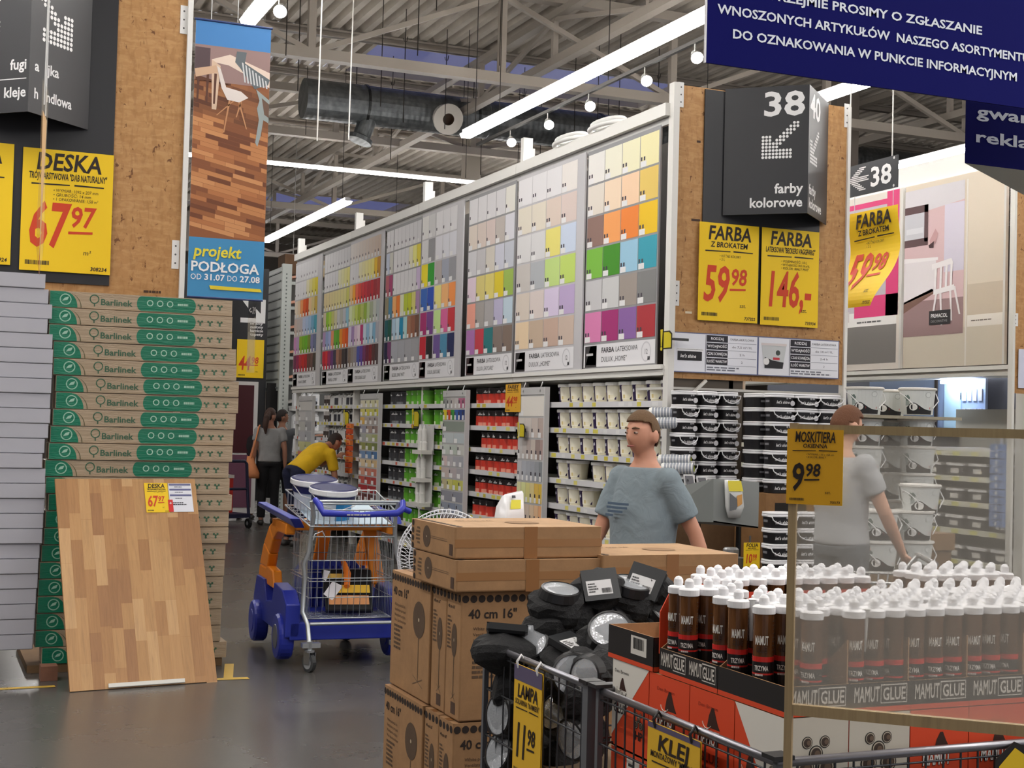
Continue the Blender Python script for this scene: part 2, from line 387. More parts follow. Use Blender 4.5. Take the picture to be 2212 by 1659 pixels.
m = MB(); m.T = Matrix.Translation((2.35, -.22, -.08)) @ Matrix.Rotation(math.pi/2+.35, 4, 'X'); m.lathe([(.2, -.1), (.2, .25), (.26, .3), (.26, .34)], 22, col=(200, 196, 188), mat='painted', caps=False); m.lathe([(.26, .34), (.1, .345)], 22, col=(205, 200, 192), mat='painted', caps=False); m.lathe([(.1, .345), (.1, .2), (.001, .2)], 22, col=(70, 50, 34), mat='painted', caps=False); m.build('outlet', r)
for x in (.9, 3, 5.6, 8.4):
    m = MB(); m.tube([(x, 0, .33), (x, 0, .75)], .008, 5, (60, 60, 60), 'metal'); m.build('hanging_rod', r)
# track spotlights
SPX = PZ(1105, 308, 5.45).x
r = empty('light_track', (SPX, 9, 5.62), 0, 'thin rail carrying the row of round spotlights', 'light track')
m = MB(); m.box((-.02, 0, 0), (.02, 9.6, .04), (58, 56, 54), 'painted'); m.build('rail', r)
for y in (2, 5.5, 8.8):
    m = MB(); m.tube([(0, y, .04), (0, y, 2.38)], .006, 5, (70, 68, 66), 'metal'); m.build('hanging_rod', r)
def spotlight(p, label, dz=.17):
    r = empty('spotlight', p, 0, label, 'spotlight', 'round spotlights under the roof')
    ax = Vector((-.25, -.8, -.55)).normalized(); q = ax.to_track_quat('Z', 'Y').to_matrix().to_4x4()
    m = MB(); m.T = q; m.lathe([(.01, -.14), (.04, -.14), (.062, -.02), (.066, 0)], 18, col=(150, 148, 146)); m.build('spot_head', r)
    m = MB(); m.T = q; m.lathe([(.001, .001), (.06, .001)], 18, mat='spot'); m.build('spot_lens', r)
    m = MB(); m.tube([(0, .05, .06), (0, .05, dz)], .008, 6, (150, 148, 144)); m.build('arm', r)
    return r
for i, (a, b) in enumerate(((1105, 308), (1186, 270), (1275, 230), (1397, 175), (1506, 125))):
    spotlight(PX(a, b, SPX), ['round spotlight lowest in the row, above the white bay post', 'round spotlight second from the low end of the row', 'round spotlight in the middle of the row beside the duct', 'round spotlight second from the high end of the row', 'round spotlight nearest the upper blue sign'][i])
q = PZ(605, 25, 5.5); spotlight(q, 'round spotlight just right of the lamp above the banner', 2.5)
q = PZ(634, 567, 5.2); spotlight(q, 'small far spotlight beside the left end of the swatch boards', 2.8)
# thin hanging cables seen against the roof
for i, (px, y, z0) in enumerate(((688, 11, 3.9), (756, 13, 4.35))):
    p = PY(px, 200, y); m = MB(); m.tube([(p.x, y, z0), (p.x+.02, y, 7.95)], .006, 6, (215, 212, 206))
    tag(m.build('hanging_cable'), ['white hanging cable nearest the floor banner', 'white hanging cable in front of the duct, right of the other cable'][i], 'cable')
R2 = random.Random(4)
for i in range(22):
    px = [612, 640, 705, 780, 845, 870, 897, 935, 1000, 1040, 1075, 1130, 1168, 1240, 1290, 1336, 1380, 1420, 1447, 660, 820, 960][i]; y = R2.uniform(14, 26); p = PY(px, 300, y)
    m = MB(); m.tube([(p.x, y, 8.0), (p.x, y, R2.uniform(6.0, 6.9))], .007, 4, (62, 58, 54), 'metal')
    m.tube([(p.x-.03, y, 7.55), (p.x-.02, y, 7.5), (p.x+.02, y, 7.5), (p.x+.035, y, 7.58)], .007, 4, (62, 58, 54), 'metal')
    tag(m.build('roof_hook_wire'), 'thin dark hook wire hanging from the ribbed roof', 'wire', 'hook wires hanging from the roof')
# ------------------------------------------------------------------ shared sign builders
YEL, RED, INK = (240, 200, 12), (205, 62, 22), (36, 22, 14)
def sign_face(m, o, u, v, W, H, title, sub='', lines=(), big='', small='', unit='szt.', code='', bg=YEL, bigcol=RED, under=True):
    o, u, v = Vector(o), Vector(u), Vector(v); n = u.cross(v); e = n*.0015
    m.rect(o, u, v, 0, 0, W, H, bg, 'paper'); o = o+e
    tw = min(.72*W, .15*len(title)*W); ht = min(H*.135, W*.3)
    m.text(title, o+u*W*.5+v*(H*.965-ht), u, v, ht, tw, 'C', 1, INK, 'paper', .12, .03)
    if sub: m.text(sub, o+u*W*.5+v*H*.755, u, v, H*.052, min(.86*W, .062*len(sub)*W), 'C', 1, INK, 'paper', .1, .02)
    if under:
        m.quad(o+u*W*.1+v*H*.705, o+u*W*.52+v*H*.712, o+u*W*.52+v*H*.722, o+u*W*.1+v*H*.718, INK, 'paper')
        m.quad(o+u*W*.57+v*H*.712, o+u*W*.9+v*H*.712, o+u*W*.9+v*H*.722, o+u*W*.57+v*H*.726, INK, 'paper')
    for i, l in enumerate(lines):
        m.text('• '+l, o+u*W*.34+v*H*(.655-.036*i), u, v, H*.025, min(.5*W, .03*len(l)*W), 'L', 0, INK, 'paper', .1)
    if big:
        bw = W*(.2*len(big)+.03) if len(big) < 3 else W*.8
        m.text(big, o+u*W*.07+v*H*.2, u, v, H*.345, bw, 'L', 1, bigcol, 'paper', .14, .02)
        if small:
            x = W*.1+bw; m.text(small, o+u*x+v*H*.375, u, v, H*.16, W*.27, 'L', 1, bigcol, 'paper', .12, .02)
            m.quad(o+u*(x-.01*W)+v*H*.315, o+u*(x+W*.26)+v*H*.325, o+u*(x+W*.26)+v*H*.345, o+u*(x-.01*W)+v*H*.338, bigcol, 'paper')
    if unit: m.text(unit, o+u*W*.69+v*H*.15, u, v, H*.04, None, 'L', 0, INK, 'paper', .1)
    if code: m.text(code, o+u*W*.96+v*H*.025, u, v, H*.03, None, 'R', 1, INK, 'paper', .1)
    barcode(m, o+u*W*.06+v*H*.05, u, v, W*.26, H*.035, len(title)+len(big))
def card_sign(name, o, u, v, W, H, label, group=None, **k):
    m = MB(); o, u, v = Vector(o), Vector(u), Vector(v); n = u.cross(v)
    sign_face(m, o, u, v, W, H, **k)
    m.prism([o-n*.003, o+u*W-n*.003, o+u*W+v*H-n*.003, o+v*H-n*.003], n*.0025, (225, 190, 20), 'paper')
    return tag(m.build(name), label, 'price sign', group)
def arrow_dots(m, o, u, v, s, col=(235, 235, 235), flip=False):           # halftone arrow pointing down and sideways
    o, u, v = Vector(o), Vector(u), Vector(v); N = 11
    for i in range(N):
        for j in range(N):
            a, b = (N-1-i if flip else i), j
            if (a <= 2 and b <= 6) or (b <= 2 and a <= 8) or (abs(a-b) <= 1):
                m.disc(o+u*(i*s/N)+v*(j*s/N), u, v, s/N*.43, 8, col, 'paper')
def end_panel(name, x0, x1, y, z0, z1, label, bx0, bx1, bz0, bz1, plates_right=True):
    r = empty(name, (0, 0, 0), 0, label, 'end panel')
    m = MB(); m.box((x0, y, z0), (x1, y+.02, z1), mat='osb'); m.build('chipboard_sheet', r)
    m = MB(); m.box((bx0, y-.012, bz0), (bx1, y-.001, bz1), (31, 32, 36), 'painted'); m.build('dark_backing_board', r)
    return r
def prism_sign(cx, y, hw, p, z0, z1, label, Lf, Rf, group):
    r = empty('prism_sign', (cx, y, z0), 0, label, 'aisle sign', group)
    D = (36, 37, 41); A, B, Cc = Vector((-hw, -.012, 0)), Vector((0, -p, 0)), Vector((hw, -.012, 0)); H = z1-z0
    for a, b, fn in ((A, B, Lf), (B, Cc, Rf)):
        m = MB(); u = (b-a).normalized(); n = u.cross(EZ)
        m.prism([a, b, b-n*.006, a-n*.006], (0, 0, H), D, 'painted')
        fn(m, a+n*.001, u, (b-a).length, H); m.build('sign_face', r)
        f = MB(); q = a if fn is Lf else b; s_ = u if fn is Lf else -u
        q = a if fn is Lf else b
        f.prism([q, q+s_*.1, q+s_*.1+EZ*.035-n*.05, q+EZ*.035-n*.05], -n*.004, (70, 72, 76), 'painted'); f.build('fixing_lug', r)
    return r
def plate(m, x, y, z, w=.05, h=.2):
    m.box((x, y-.006, z), (x+w, y-.001, z+h), (226, 226, 224), 'painted')
    for q in (.2, .5, .8): m.disc((x+w/2, y-.0075, z+h*q), EX, EZ, .007, 8, (90, 90, 90), 'painted')
# ------------------------------------------------------------------ left gondola end: flooring planks
YL = 10.0
e1 = end_panel('end_panel', -.25, 1.675, YL, 2.44, 4.75, 'chipboard end panel with dark backing board above the cartons at left', .05, PY(246, 300, YL).x, PY(160, 613, YL).z, 4.74)
m = MB(); m.box((1.675, YL-.03, 0), (1.71, YL+.06, 4.75), (222, 222, 218), 'painted'); plate(m, 1.625, YL, PY(408, 75, YL).z); plate(m, 1.62, YL, PY(396, 582, YL).z)
m.build('metal_edge', e1)
m = MB(); scribble(m, PY(310, 634, YL)+Vector((0, -.002, 0)), EX, EZ, .17, .03, 1, (70, 44, 24), seed=8); m.build('printed_mark', e1)
def pl_left(m, a, u, L, H):
    m.text('fugi', a+u*(L-.02)+EZ*.28, u, EZ, .065, None, 'R', 1, (225, 225, 225), 'paper')
    m.text('kleje', a+u*(L-.02)+EZ*.1, u, EZ, .065, None, 'R', 1, (225, 225, 225), 'paper')
    m.rect(a+EZ*.215, u, EZ, L-.34, 0, L-.02, .006, (225, 225, 225), 'paper'); arrow_dots(m, a+u*(L-.5)+EZ*.54, u, EZ, .33)
def pl_right(m, a, u, L, H):
    m.text('a   jka', a+u*.05+EZ*.28, u, EZ, .065, None, 'L', 1, (225, 225, 225), 'paper')
    m.text('h   ndlowa', a+u*.05+EZ*.1, u, EZ, .065, .36, 'L', 1, (225, 225, 225), 'paper'); arrow_dots(m, a+u*.06+EZ*.5, u, EZ, .36, flip=True)
q = PY(60, 240, 9.56)
prism_sign(q.x, YL-.012, .42, .42, q.z, 4.74, 'dark prism sign with dotted arrows reading fugi and kleje, upper left', pl_left, pl_right, 'prism aisle signs')
a, b = PY(41, 582, 9.97), PY(246, 342, 9.97)
card_sign('price_sign', (a.x, 9.97, a.z), EX, EZ, b.x-a.x, b.z-a.z+.02, 'large yellow DESKA price sign, 67 97, on the left end panel', 'yellow price signs on end panels', title='DESKA', sub='TRÓJWARSTWOWA "DĄB NATURALNY"', lines=('WYMIAR: 1092 x 207 mm', 'GRUBOŚĆ: 14 mm', '1 OPAKOWANIE: 1,58 m²'), big='67', small='97', unit='m²', code='308234')
a = PY(-172, 560, 9.97); b = PY(31, 318, 9.97)
card_sign('price_sign', (a.x, 9.97, a.z), EX, EZ, b.x-a.x, b.z-a.z+.02, 'yellow price sign cut off by the left edge of the picture', 'yellow price signs on end panels', title='DESKA', sub='"CLASSICA"', big='54', small='97', unit='m²', code='303924')
# transparent hanging strip seen nearly edge on
q0, q1 = PY(84, 590, 8.6), PY(84, -20, 8.6)
r = empty('hanging_price_sleeve', (q0.x, 8.6, q0.z), 0, 'clear hanging price sleeve seen edge-on before the left DESKA sign', 'price sleeve')
m = MB(); zz = [0, .12, .3, .6, .95, 1.1]; hw = [.016, .03, .034, .028, .03, .03]
for i in range(5):
    m.quad((-hw[i], -.16, zz[i]), (hw[i], .16, zz[i]), (hw[i+1], .16, zz[i+1]), (-hw[i+1], -.16, zz[i+1]), (196, 160, 112) if i < 4 else (180, 176, 168), 'clear_film')
m.build('sleeve', r)
m = MB()
for x, y in ((-.016, -.16), (.018, .16)): m.tube([(x, y, .95), (x*.8, y*.9, 1.6), (0, 0, 3.4)], .004, 5, (200, 200, 200))
m.build('chain', r)
m = MB(); m.quad((-.012, -.15, .1), (.012, .15, .1), (.026, .15, .92), (-.022, -.15, .92), (205, 168, 120), 'paper'); m.build('card_inside', r)
m = MB(); m.quad((-.012, -.158, 0), (.013, .155, 0), (.014, .156, .22), (-.014, -.159, .22), (205, 110, 60), 'paper'); m.build('torn_corner', r)
# floor banner
a, b = PY(404, 640, 9.99), PY(586, 62, 9.99); W, H = b.x-a.x, b.z-a.z
r = empty('hanging_banner', (a.x, 9.99, a.z), 0, 'tall hanging banner with a wooden floor photo reading projekt PODŁOGA', 'banner')
m = MB(); m.mat = 'paper'
m.box((0, .001, 0), (W, .004, H), (225, 225, 225))
def R(x0, y0, x1, y1, c, k=0): m.rect((0, -.0005*k, 0), EX, EZ, x0*W, y0*H, x1*W, y1*H, c)
def P(pts, c, k=1): m.poly([(x*W, -.0005*k, y*H) for x, y in pts], c)
BLU = (62, 140, 190); R(0, .91, 1, 1, (64, 128, 190)); R(0, .78, 1, .91, (150, 122, 118)); R(0, .215, 1, .78, (140, 84, 48)); R(0, 0, 1, .215, BLU)
rr = random.Random(5)
for i in range(34):                                                         # floorboards of the photo, running down to the right
    y = .2+i*.0165; x = -.1-rr.random()*.3
    while x < 1.05:
        l = .22+rr.random()*.3; c = rr.choice([(176, 112, 66), (150, 92, 52), (190, 128, 78), (132, 78, 44), (166, 104, 60), (112, 62, 34), (200, 140, 90)]); k = min(1, .35+(.8-y)*1.6)
        if i > 24: c = tuple(int(q*.85) for q in c)
        x0, x1 = max(x, 0), min(x+l, 1)
        def yy(q): return y+.055*(1-q)
        if x1 > x0: P([(x0, max(.215, yy(x0))), (x1, max(.215, yy(x1))), (x1, max(.215, min(.78, yy(x1)+.0155))), (x0, max(.215, min(.78, yy(x0)+.0155)))], c)
        x += l+.004
P([(0, .9), (.2, .9), (.2, .82), (0, .8)], (84, 66, 70), 2); P([(.22, .86), (.46, .885), (1, .835), (1, .78), (.45, .845), (.28, .85)], (226, 206, 190), 3)
P([(.22, .86), (.34, .84), (.3, .68), (.24, .68)], (214, 186, 160), 2); P([(0, .82), (.28, .84), (.3, .815), (.02, .79)], (206, 170, 140), 4)
for x in (.04, .16, .26): P([(x, .81), (x+.035, .81), (x+.02, .7), (x-.005, .7)], (90, 52, 36), 3)
P([(.55, .9), (.68, .9), (.66, .86), (1, .81), (.98, .79), (.8, .77), (.6, .84), (.53, .86)], (96, 104, 108), 5)
for i in range(8): P([(.62+i*.045, .862-i*.008), (.64+i*.045, .86-i*.008), (.68+i*.042, .79-i*.002), (.66+i*.042, .79-i*.002)], (205, 208, 208), 6)
P([(.29, .84), (.34, .83), (.42, .765), (.62, .755), (.72, .735), (.6, .715), (.44, .72), (.36, .76)], (222, 212, 206), 7)
for a_, b_ in (((.46, .72), (.4, .6)), ((.52, .72), (.3, .66)), ((.58, .72), (.7, .62)), ((.62, .725), (.56, .66))): P([(a_[0], a_[1]), (a_[0]+.025, a_[1]), (b_[0]+.015, b_[1]), (b_[0], b_[1])], (196, 140, 96), 6)
P([(.82, .77), (1, .735), (1, .65), (.93, .66), (.9, .6), (.86, .56), (.83, .575), (.87, .66), (.84, .7), (.87, .73)], (150, 160, 158), 7); P([(.9, .74), (1, .72), (1, .67), (.94, .68)], (104, 78, 62), 8)
o = Vector((0, -.006, 0))
m.text('projekt', o+EX*.06*W+EZ*.148*H, EX, EZ, .055*H*.72, .62*W, 'L', 1, (225, 214, 60), 'paper', .15, .02)
m.text('PODŁOGA', o+EX*.03*W+EZ*.094*H, EX, EZ, .034*H, .9*W, 'L', 1, (240, 240, 240), 'paper')
m.text('OD', o+EX*.03*W+EZ*.063*H, EX, EZ, .02*H, .15*W, 'L', 0, (240, 240, 240), 'paper'); m.text('31.07', o+EX*.21*W+EZ*.063*H, EX, EZ, .021*H, .27*W, 'L', 1, (240, 240, 240), 'paper')
m.text('DO', o+EX*.51*W+EZ*.063*H, EX, EZ, .02*H, .14*W, 'L', 0, (240, 240, 240), 'paper'); m.text('27.08', o+EX*.68*W+EZ*.063*H, EX, EZ, .021*H, .27*W, 'L', 1, (240, 240, 240), 'paper')
P([(.28, .044), (.96, .041), (.98, .03), (.3, .03)], (226, 206, 50), 12)
m.build('printed_sheet', r)
m = MB(); m.tube([(-.01, .002, H), (W+.01, .002, H)], .009, 8, (40, 60, 110)); m.tube([(0, .002, 0), (W, .002, 0)], .007, 8, (40, 60, 110)); m.build('banner_rod', r)
m = MB()
for x in (.2, .55): m.tube([(x*W, .002, H), (x*W, .002, 7.8-a.z)], .003, 5, (205, 205, 205))
m.build('hanging_cord', r)
# ------------------------------------------------------------------ stacks of flooring cartons
m = MB(); m.box((0, 0, 0), (1.24, .95, .05), (120, 92, 62), 'card')
o = m.build('pallet'); o.location = (.72, 9.5, .001); tag(o, 'low wooden pallet under the plank carton stack', 'pallet')
GRN, CRD = (14, 118, 88), (174, 154, 128)
CW, CH_, CDp = 1.18, .1085, .21
def plank_carton():
    r = empty('plank_carton', (0, 0, 0), 0, 'plank carton', 'carton', 'shrink-wrapped plank cartons stacked at left')
    m = MB(); m.box((0, 0, .0015), (CW, CDp, CH_-.0015), CRD, 'wrapped'); m.build('carton', r, .004, 2)
    m = MB(); m.mat = 'wrapped'; h = CH_; o = Vector((0, -.001, 0))
    def arc(x, c, w, k): m.poly([o+Vector((x, 0, .004))]+[o+Vector((x+w*math.sin(t*math.pi/2/8), -k, .004+(h-.01)*(math.cos(t*math.pi/2/8)))) for t in range(9)], c)
    m.rect(o, EX, EZ, .004, .004, .1, h-.004, GRN); arc(.1, GRN, .075, 0)
    m.prism([o+Vector((.1+.095*math.sin(t*math.pi/16), -.0005, .004+(h-.01)*math.cos(t*math.pi/16))) for t in range(9)]+[o+Vector((.1+.101*math.sin(t*math.pi/16), -.0005, .004+(h-.01)*math.cos(t*math.pi/16))) for t in range(8, -1, -1)], (0, .0003, 0), (96, 92, 62))
    c = o+Vector((.1, -.001, h*.5)); m.disc(c, EX, EZ, .03, 18, (150, 196, 172), r2=.037); m.poly([c+Vector((-.022, -.0003, -.012)), c+Vector((.012, -.0003, -.004)), c+Vector((.02, -.0003, .018)), c+Vector((-.006, -.0003, .01))], (160, 200, 180))
    m.disc(o+Vector((.28, -.0005, h*.6)), EX, EZ, .024, 14, (52, 96, 70), r2=.031); m.rect(o+Vector((0, -.0005, 0)), EX, EZ, .277, h*.16, .284, h*.36, (52, 96, 70))
    m.text('Barlinek', o+Vector((.318, -.0008, h*.28)), EX, EZ, .038, .2, 'L', 1, (64, 100, 76), 'paper')
    m.poly([o+Vector((.58+.03*math.cos(t*math.pi/12+math.pi/2), -.0005, h*.5+h*.44*math.sin(t*math.pi/12+math.pi/2))) for t in range(13)]+[o+Vector((.9+.035*math.cos(t*math.pi/12-math.pi/2), -.0005, h*.5+h*.44*math.sin(t*math.pi/12-math.pi/2))) for t in range(13)], GRN)
    for x in (.635, .7, .765): m.disc(o+Vector((x, -.001, h*.55)), EX, EZ, .015, 14, (170, 206, 186), r2=.021)
    scribble(m, o+Vector((.815, -.001, h*.43)), EX, EZ, .075, .026, 1, (170, 206, 186), seed=6)
    for x in (.965, 1.03, 1.095):
        for dx, dz in ((0, 0), (-.012, .01), (.012, .01), (0, -.012)): m.disc(o+Vector((x+dx, -.0005, h*.5+dz)), EX, EZ, .008, 6, (64, 104, 78))
    m.build('printed_front', r); return r
pc = kids(plank_carton())
LX = [94, 94, 95, 106, 107, 114, 115, 110, 106, 103.5, 97, 100, 107, 102, 100, 96, 93, 91.5, 91, 89.5, 89, 87]
z = .054
for i in range(21, -1, -1):
    o = pc if i == 21 else dup(pc, (0, 0, 0))
    x = PY(LX[i], 1000, 9.5).x; o.location = (x, 9.5+rnd.uniform(-.008, .008), z); o.rotation_euler = (0, 0, rnd.uniform(-.012, .012))
    if i == 21: o.location.x = PY(90, 1400, 9.5).x
    o['label'] = ('green and brown plank carton, ' + ('topmost of the stack' if i == 0 else 'bottom of the stack behind the board' if i == 21 else ORD[i]+' from the top of the stack'))
    z += CH_+.0005
WT = z
# white laminate packs
def white_pack():
    r = empty('laminate_pack', (0, 0, 0), 0, 'pack', 'pack', 'white laminate packs stacked at far left')
    m = MB(); m.box((0, 0, .001), (1.32, .2, .0935), (180, 180, 188), 'paper'); m.build('pack_body', r, .004)
    m = MB(); m.quad((.5, -.001, .075), (.53, -.001, .075), (.53, -.001, .081), (.5, -.001, .081), (160, 160, 168), 'paper'); m.build('pack_seam', r); return r
wp = kids(white_pack()); z = .16; RX = [84, 92, 101, 92, 104, 106, 106, 105, 104, 105, 102, 95, 91, 99, 100, 99, 98, 97, 93, 91, 91, 89, 88, 87, 85]
m = MB(); m.box((-.75, 9.5, 0), (.55, 9.9, .158), (20, 20, 20), 'matte'); tag(m.build('pallet'), 'black low base under the white pack stack', 'pallet')
for i in range(24, -1, -1):
    o = wp if i == 24 else dup(wp, (0, 0, 0))
    x = PY(RX[i], 1000, 9.46).x; o.location = (x-1.32, 9.46+rnd.uniform(-.01, .01), z)
    o['label'] = 'white laminate pack at far left, ' + ('topmost of its stack' if i == 0 else 'bottom of its stack' if i == 24 else ORD[i]+' from the top of its stack')
    z += .0955
# leaning oak sample board
r = empty('oak_sample_board', (0, 0, 0), 0, 'oak parquet sample board leaning against the carton stack', 'sample board')
bl, br = Vector((.915, 8.80, .004)), Vector((1.815, 8.92, .004)); tl = PY(153, 1033, 9.43); tr = PY(473, 1040, 9.47)
u = (br-bl).normalized(); Wb = (br-bl).length; v = ((tl+tr)/2-(bl+br)/2); Hb = v.length; v = (v-u*v.dot(u)).normalized(); n = u.cross(v)
r.matrix_world = Matrix(((u.x, -n.x, v.x, bl.x), (u.y, -n.y, v.y, bl.y), (u.z, -n.z, v.z, bl.z), (0, 0, 0, 1)))
# local axes: x along the board, y away from the viewer, z up the board
m = MB(); m.box((0, 0, 0), (Wb, .016, Hb), (176, 126, 72), 'oak'); m.build('board_core', r)
m = MB(); m.mat = 'oak'; sw = Wb/13; R3 = random.Random(12)
for i in range(13):
    y = -R3.random()*.3
    while y < Hb:
        l = R3.uniform(.16, .42); c = R3.choice([(186, 144, 94), (176, 132, 84), (194, 154, 104), (168, 124, 78), (180, 136, 88), (190, 148, 98), (162, 118, 76), (202, 164, 116)])
        m.quad((i*sw+.0005, -.0012, max(0, y)), (i*sw+sw-.0005, -.0012, max(0, y)), (i*sw+sw-.0005, -.0012, min(Hb, y+l-.001)), (i*sw+.0005, -.0012, min(Hb, y+l-.001)), c); y += l
m.build('parquet_face', r)
LU, LV = Vector((1, 0, 0)), Vector((0, 0, 1))
m = MB()
sign_face(m, (Wb*.62, -.004, Hb*.828), EX, EZ, Wb*.17, Hb*.15, 'DESKA', 'TRÓJWARSTWOWA', ('14 x 207 x 1092',), '67', '97', 'm²', '308234'); m.build('price_card', r)['label'] = 'small yellow price card on the oak board'
m = MB(); o = Vector((Wb*.795, -.004, Hb*.83))
m.rect(o, EX, EZ, 0, 0, .155, .2, (222, 224, 232), 'paper'); e = Vector((0, -.001, 0))
for y in (.185, .15, .11): m.rect(o+e, EX, EZ, .005, y, .15, y+.012, (96, 98, 140), 'paper')
for y in (.17, .133, .09): scribble(m, o+e+EX*.04+EZ*y, EX, EZ, .07, .01, 1, (70, 70, 90), seed=int(y*999))
scribble(m, o+e+EX*.02+EZ*.045, EX, EZ, .1, .024, 2, (50, 50, 60), seed=4); m.rect(o+e*2, EX, EZ, -.012, .0, .02, .085, (206, 40, 34), 'paper'); m.text('+', o+e*3+EX*.004+EZ*.05, EX, EZ, .02, None, 'C', 1, (240, 240, 240), 'paper')
m.build('info_card', r)['label'] = 'white information card with a red tab'
m = MB(); m.box((Wb*.25, -.014, .004), (Wb*.77, -.0015, .03), (222, 220, 212), 'paper'); m.build('foam_edge_strip', r, .003)
# yellow floor marking
m = MB()
for a_, b_ in (((-3, 8.9), (.85, 9.02)), ((1.9, 9.0), (2.02, 9.55))):
    d = (Vector((*b_, 0))-Vector((*a_, 0))).normalized(); nn = Vector((-d.y, d.x, 0))*.03
    a3, b3 = Vector((*a_, .002)), Vector((*b_, .002)); m.quad(a3-nn, b3-nn, b3+nn, a3+nn, (196, 160, 60), 'painted')
m.quad((1.75, 8.98, .0018), (2.03, 8.96, .0018), (2.03, 9.03, .0018), (1.75, 9.05, .0018), (196, 160, 60), 'painted')
struct(m.build('trim_floor_marking'))
m = MB(); m.box((0, 0, 0), (.1, .12, .09), (140, 96, 74), 'card'); o = m.build('timber_block'); o.location = (.78, 9.2, .001); tag(o, 'small reddish timber block at the foot of the carton stack', 'block')
# ------------------------------------------------------------------ people
def loft(m, rings, n=20, p=2.4):
    vs = []
    for c, a, b in rings:
        for k in range(n):
            t = 2*math.pi*k/n; x, y = math.cos(t), math.sin(t)
            vs.append(c+a*(abs(x)**(2/p)*(1 if x > 0 else -1))+b*(abs(y)**(2/p)*(1 if y > 0 else -1)))
    R = len(rings)
    m.add(vs, [(i*n+k, i*n+(k+1) % n, (i+1)*n+(k+1) % n, (i+1)*n+k) for i in range(R-1) for k in range(n)]+[tuple(range(n))[::-1], tuple(range((R-1)*n, R*n))], None, None, True)
def limb(m, pts, rs, n=12):
    m.tube(pts, rs, n)
    for p, r in zip(pts, rs): m.ball(p, r*.99, n, 8)
def fused(m, name, parent, vox, sm=3):
    o = m.build(name, parent); q = o.modifiers.new('skin', 'REMESH'); q.mode = 'VOXEL'; q.voxel_size = vox; q.use_smooth_shade = True
    q = o.modifiers.new('soft', 'SMOOTH'); q.factor = .5; q.iterations = sm; return o
def head_pts(c, F, U, k=1.0, n=30, rows=26):
    L = U.cross(-F).normalized(); vs = []          # L = the person's left
    g = lambda d, s: math.exp(-(d/s)**2)
    for i in range(rows+1):
        t = math.pi*i/rows; z = -math.cos(t); rr = math.sin(t)
        for j in range(n):
            a = 2*math.pi*j/n; x, y = math.sin(a)*rr, math.cos(a)*rr          # y = front
            w = .075*(1-.26*max(0, -z)**2.2); d = .096 if y < 0 else .094-.012*max(0, -z)
            X, Y, Z = x*w, y*d, z*.118
            if y < 0 and z < 0: Y *= 1-.35*(-z)
            if y > .2:
                fx = X/.02; nz = g(X, .012)*(g(Z+.018, .026))*.022
                Y += nz*1.15+g(X, .05)*g(Z-.03, .012)*.006-(g(X-.031, .015)+g(X+.031, .015))*g(Z-.012, .014)*.007
                Y += g(X, .022)*g(Z+.056, .009)*.005-g(X, .022)*g(Z+.07, .007)*.003+g(X, .024)*g(Z+.098, .018)*.008
            vs.append(c+(L*X+F*Y+U*Z)*k)
    return vs, [(i*n+k2, i*n+(k2+1) % n, (i+1)*n+(k2+1) % n, (i+1)*n+k2) for i in range(rows) for k2 in range(n)], L
def hand(m, w, d, pn, k=1.0, curl=.5, side=1):     # wrist, direction of the fingers, palm normal
    d = d.normalized(); pn = (pn-d*pn.dot(d)).normalized(); s = d.cross(pn)
    q = w+d*.05*k
    loft(m, [(w-d*.01*k, s*.026*k, pn*.018*k), (q, s*.039*k, pn*.015*k), (w+d*.095*k, s*.04*k, pn*.013*k)], 12)
    for i, (o, l) in enumerate(((-.03, .07), (-.01, .078), (.01, .074), (.03, .058))):
        b = w+d*.09*k+s*o*k; d2 = (d*math.cos(curl)+pn*math.sin(curl)); d3 = (d*math.cos(curl*2.2)+pn*math.sin(curl*2.2))
        limb(m, [b, b+d2*l*.5*k, b+d2*l*.5*k+d3*l*.5*k], [.0095*k, .009*k, .008*k], 8)
    b = w+d*.03*k-s*.03*k*side; e = (d*.7-s*.6*side+pn*.4).normalized(); limb(m, [b, b+e*.035*k, b+e*.035*k+(d*.9+pn*.5).normalized()*.03*k], [.012*k, .0105*k, .009*k], 8)
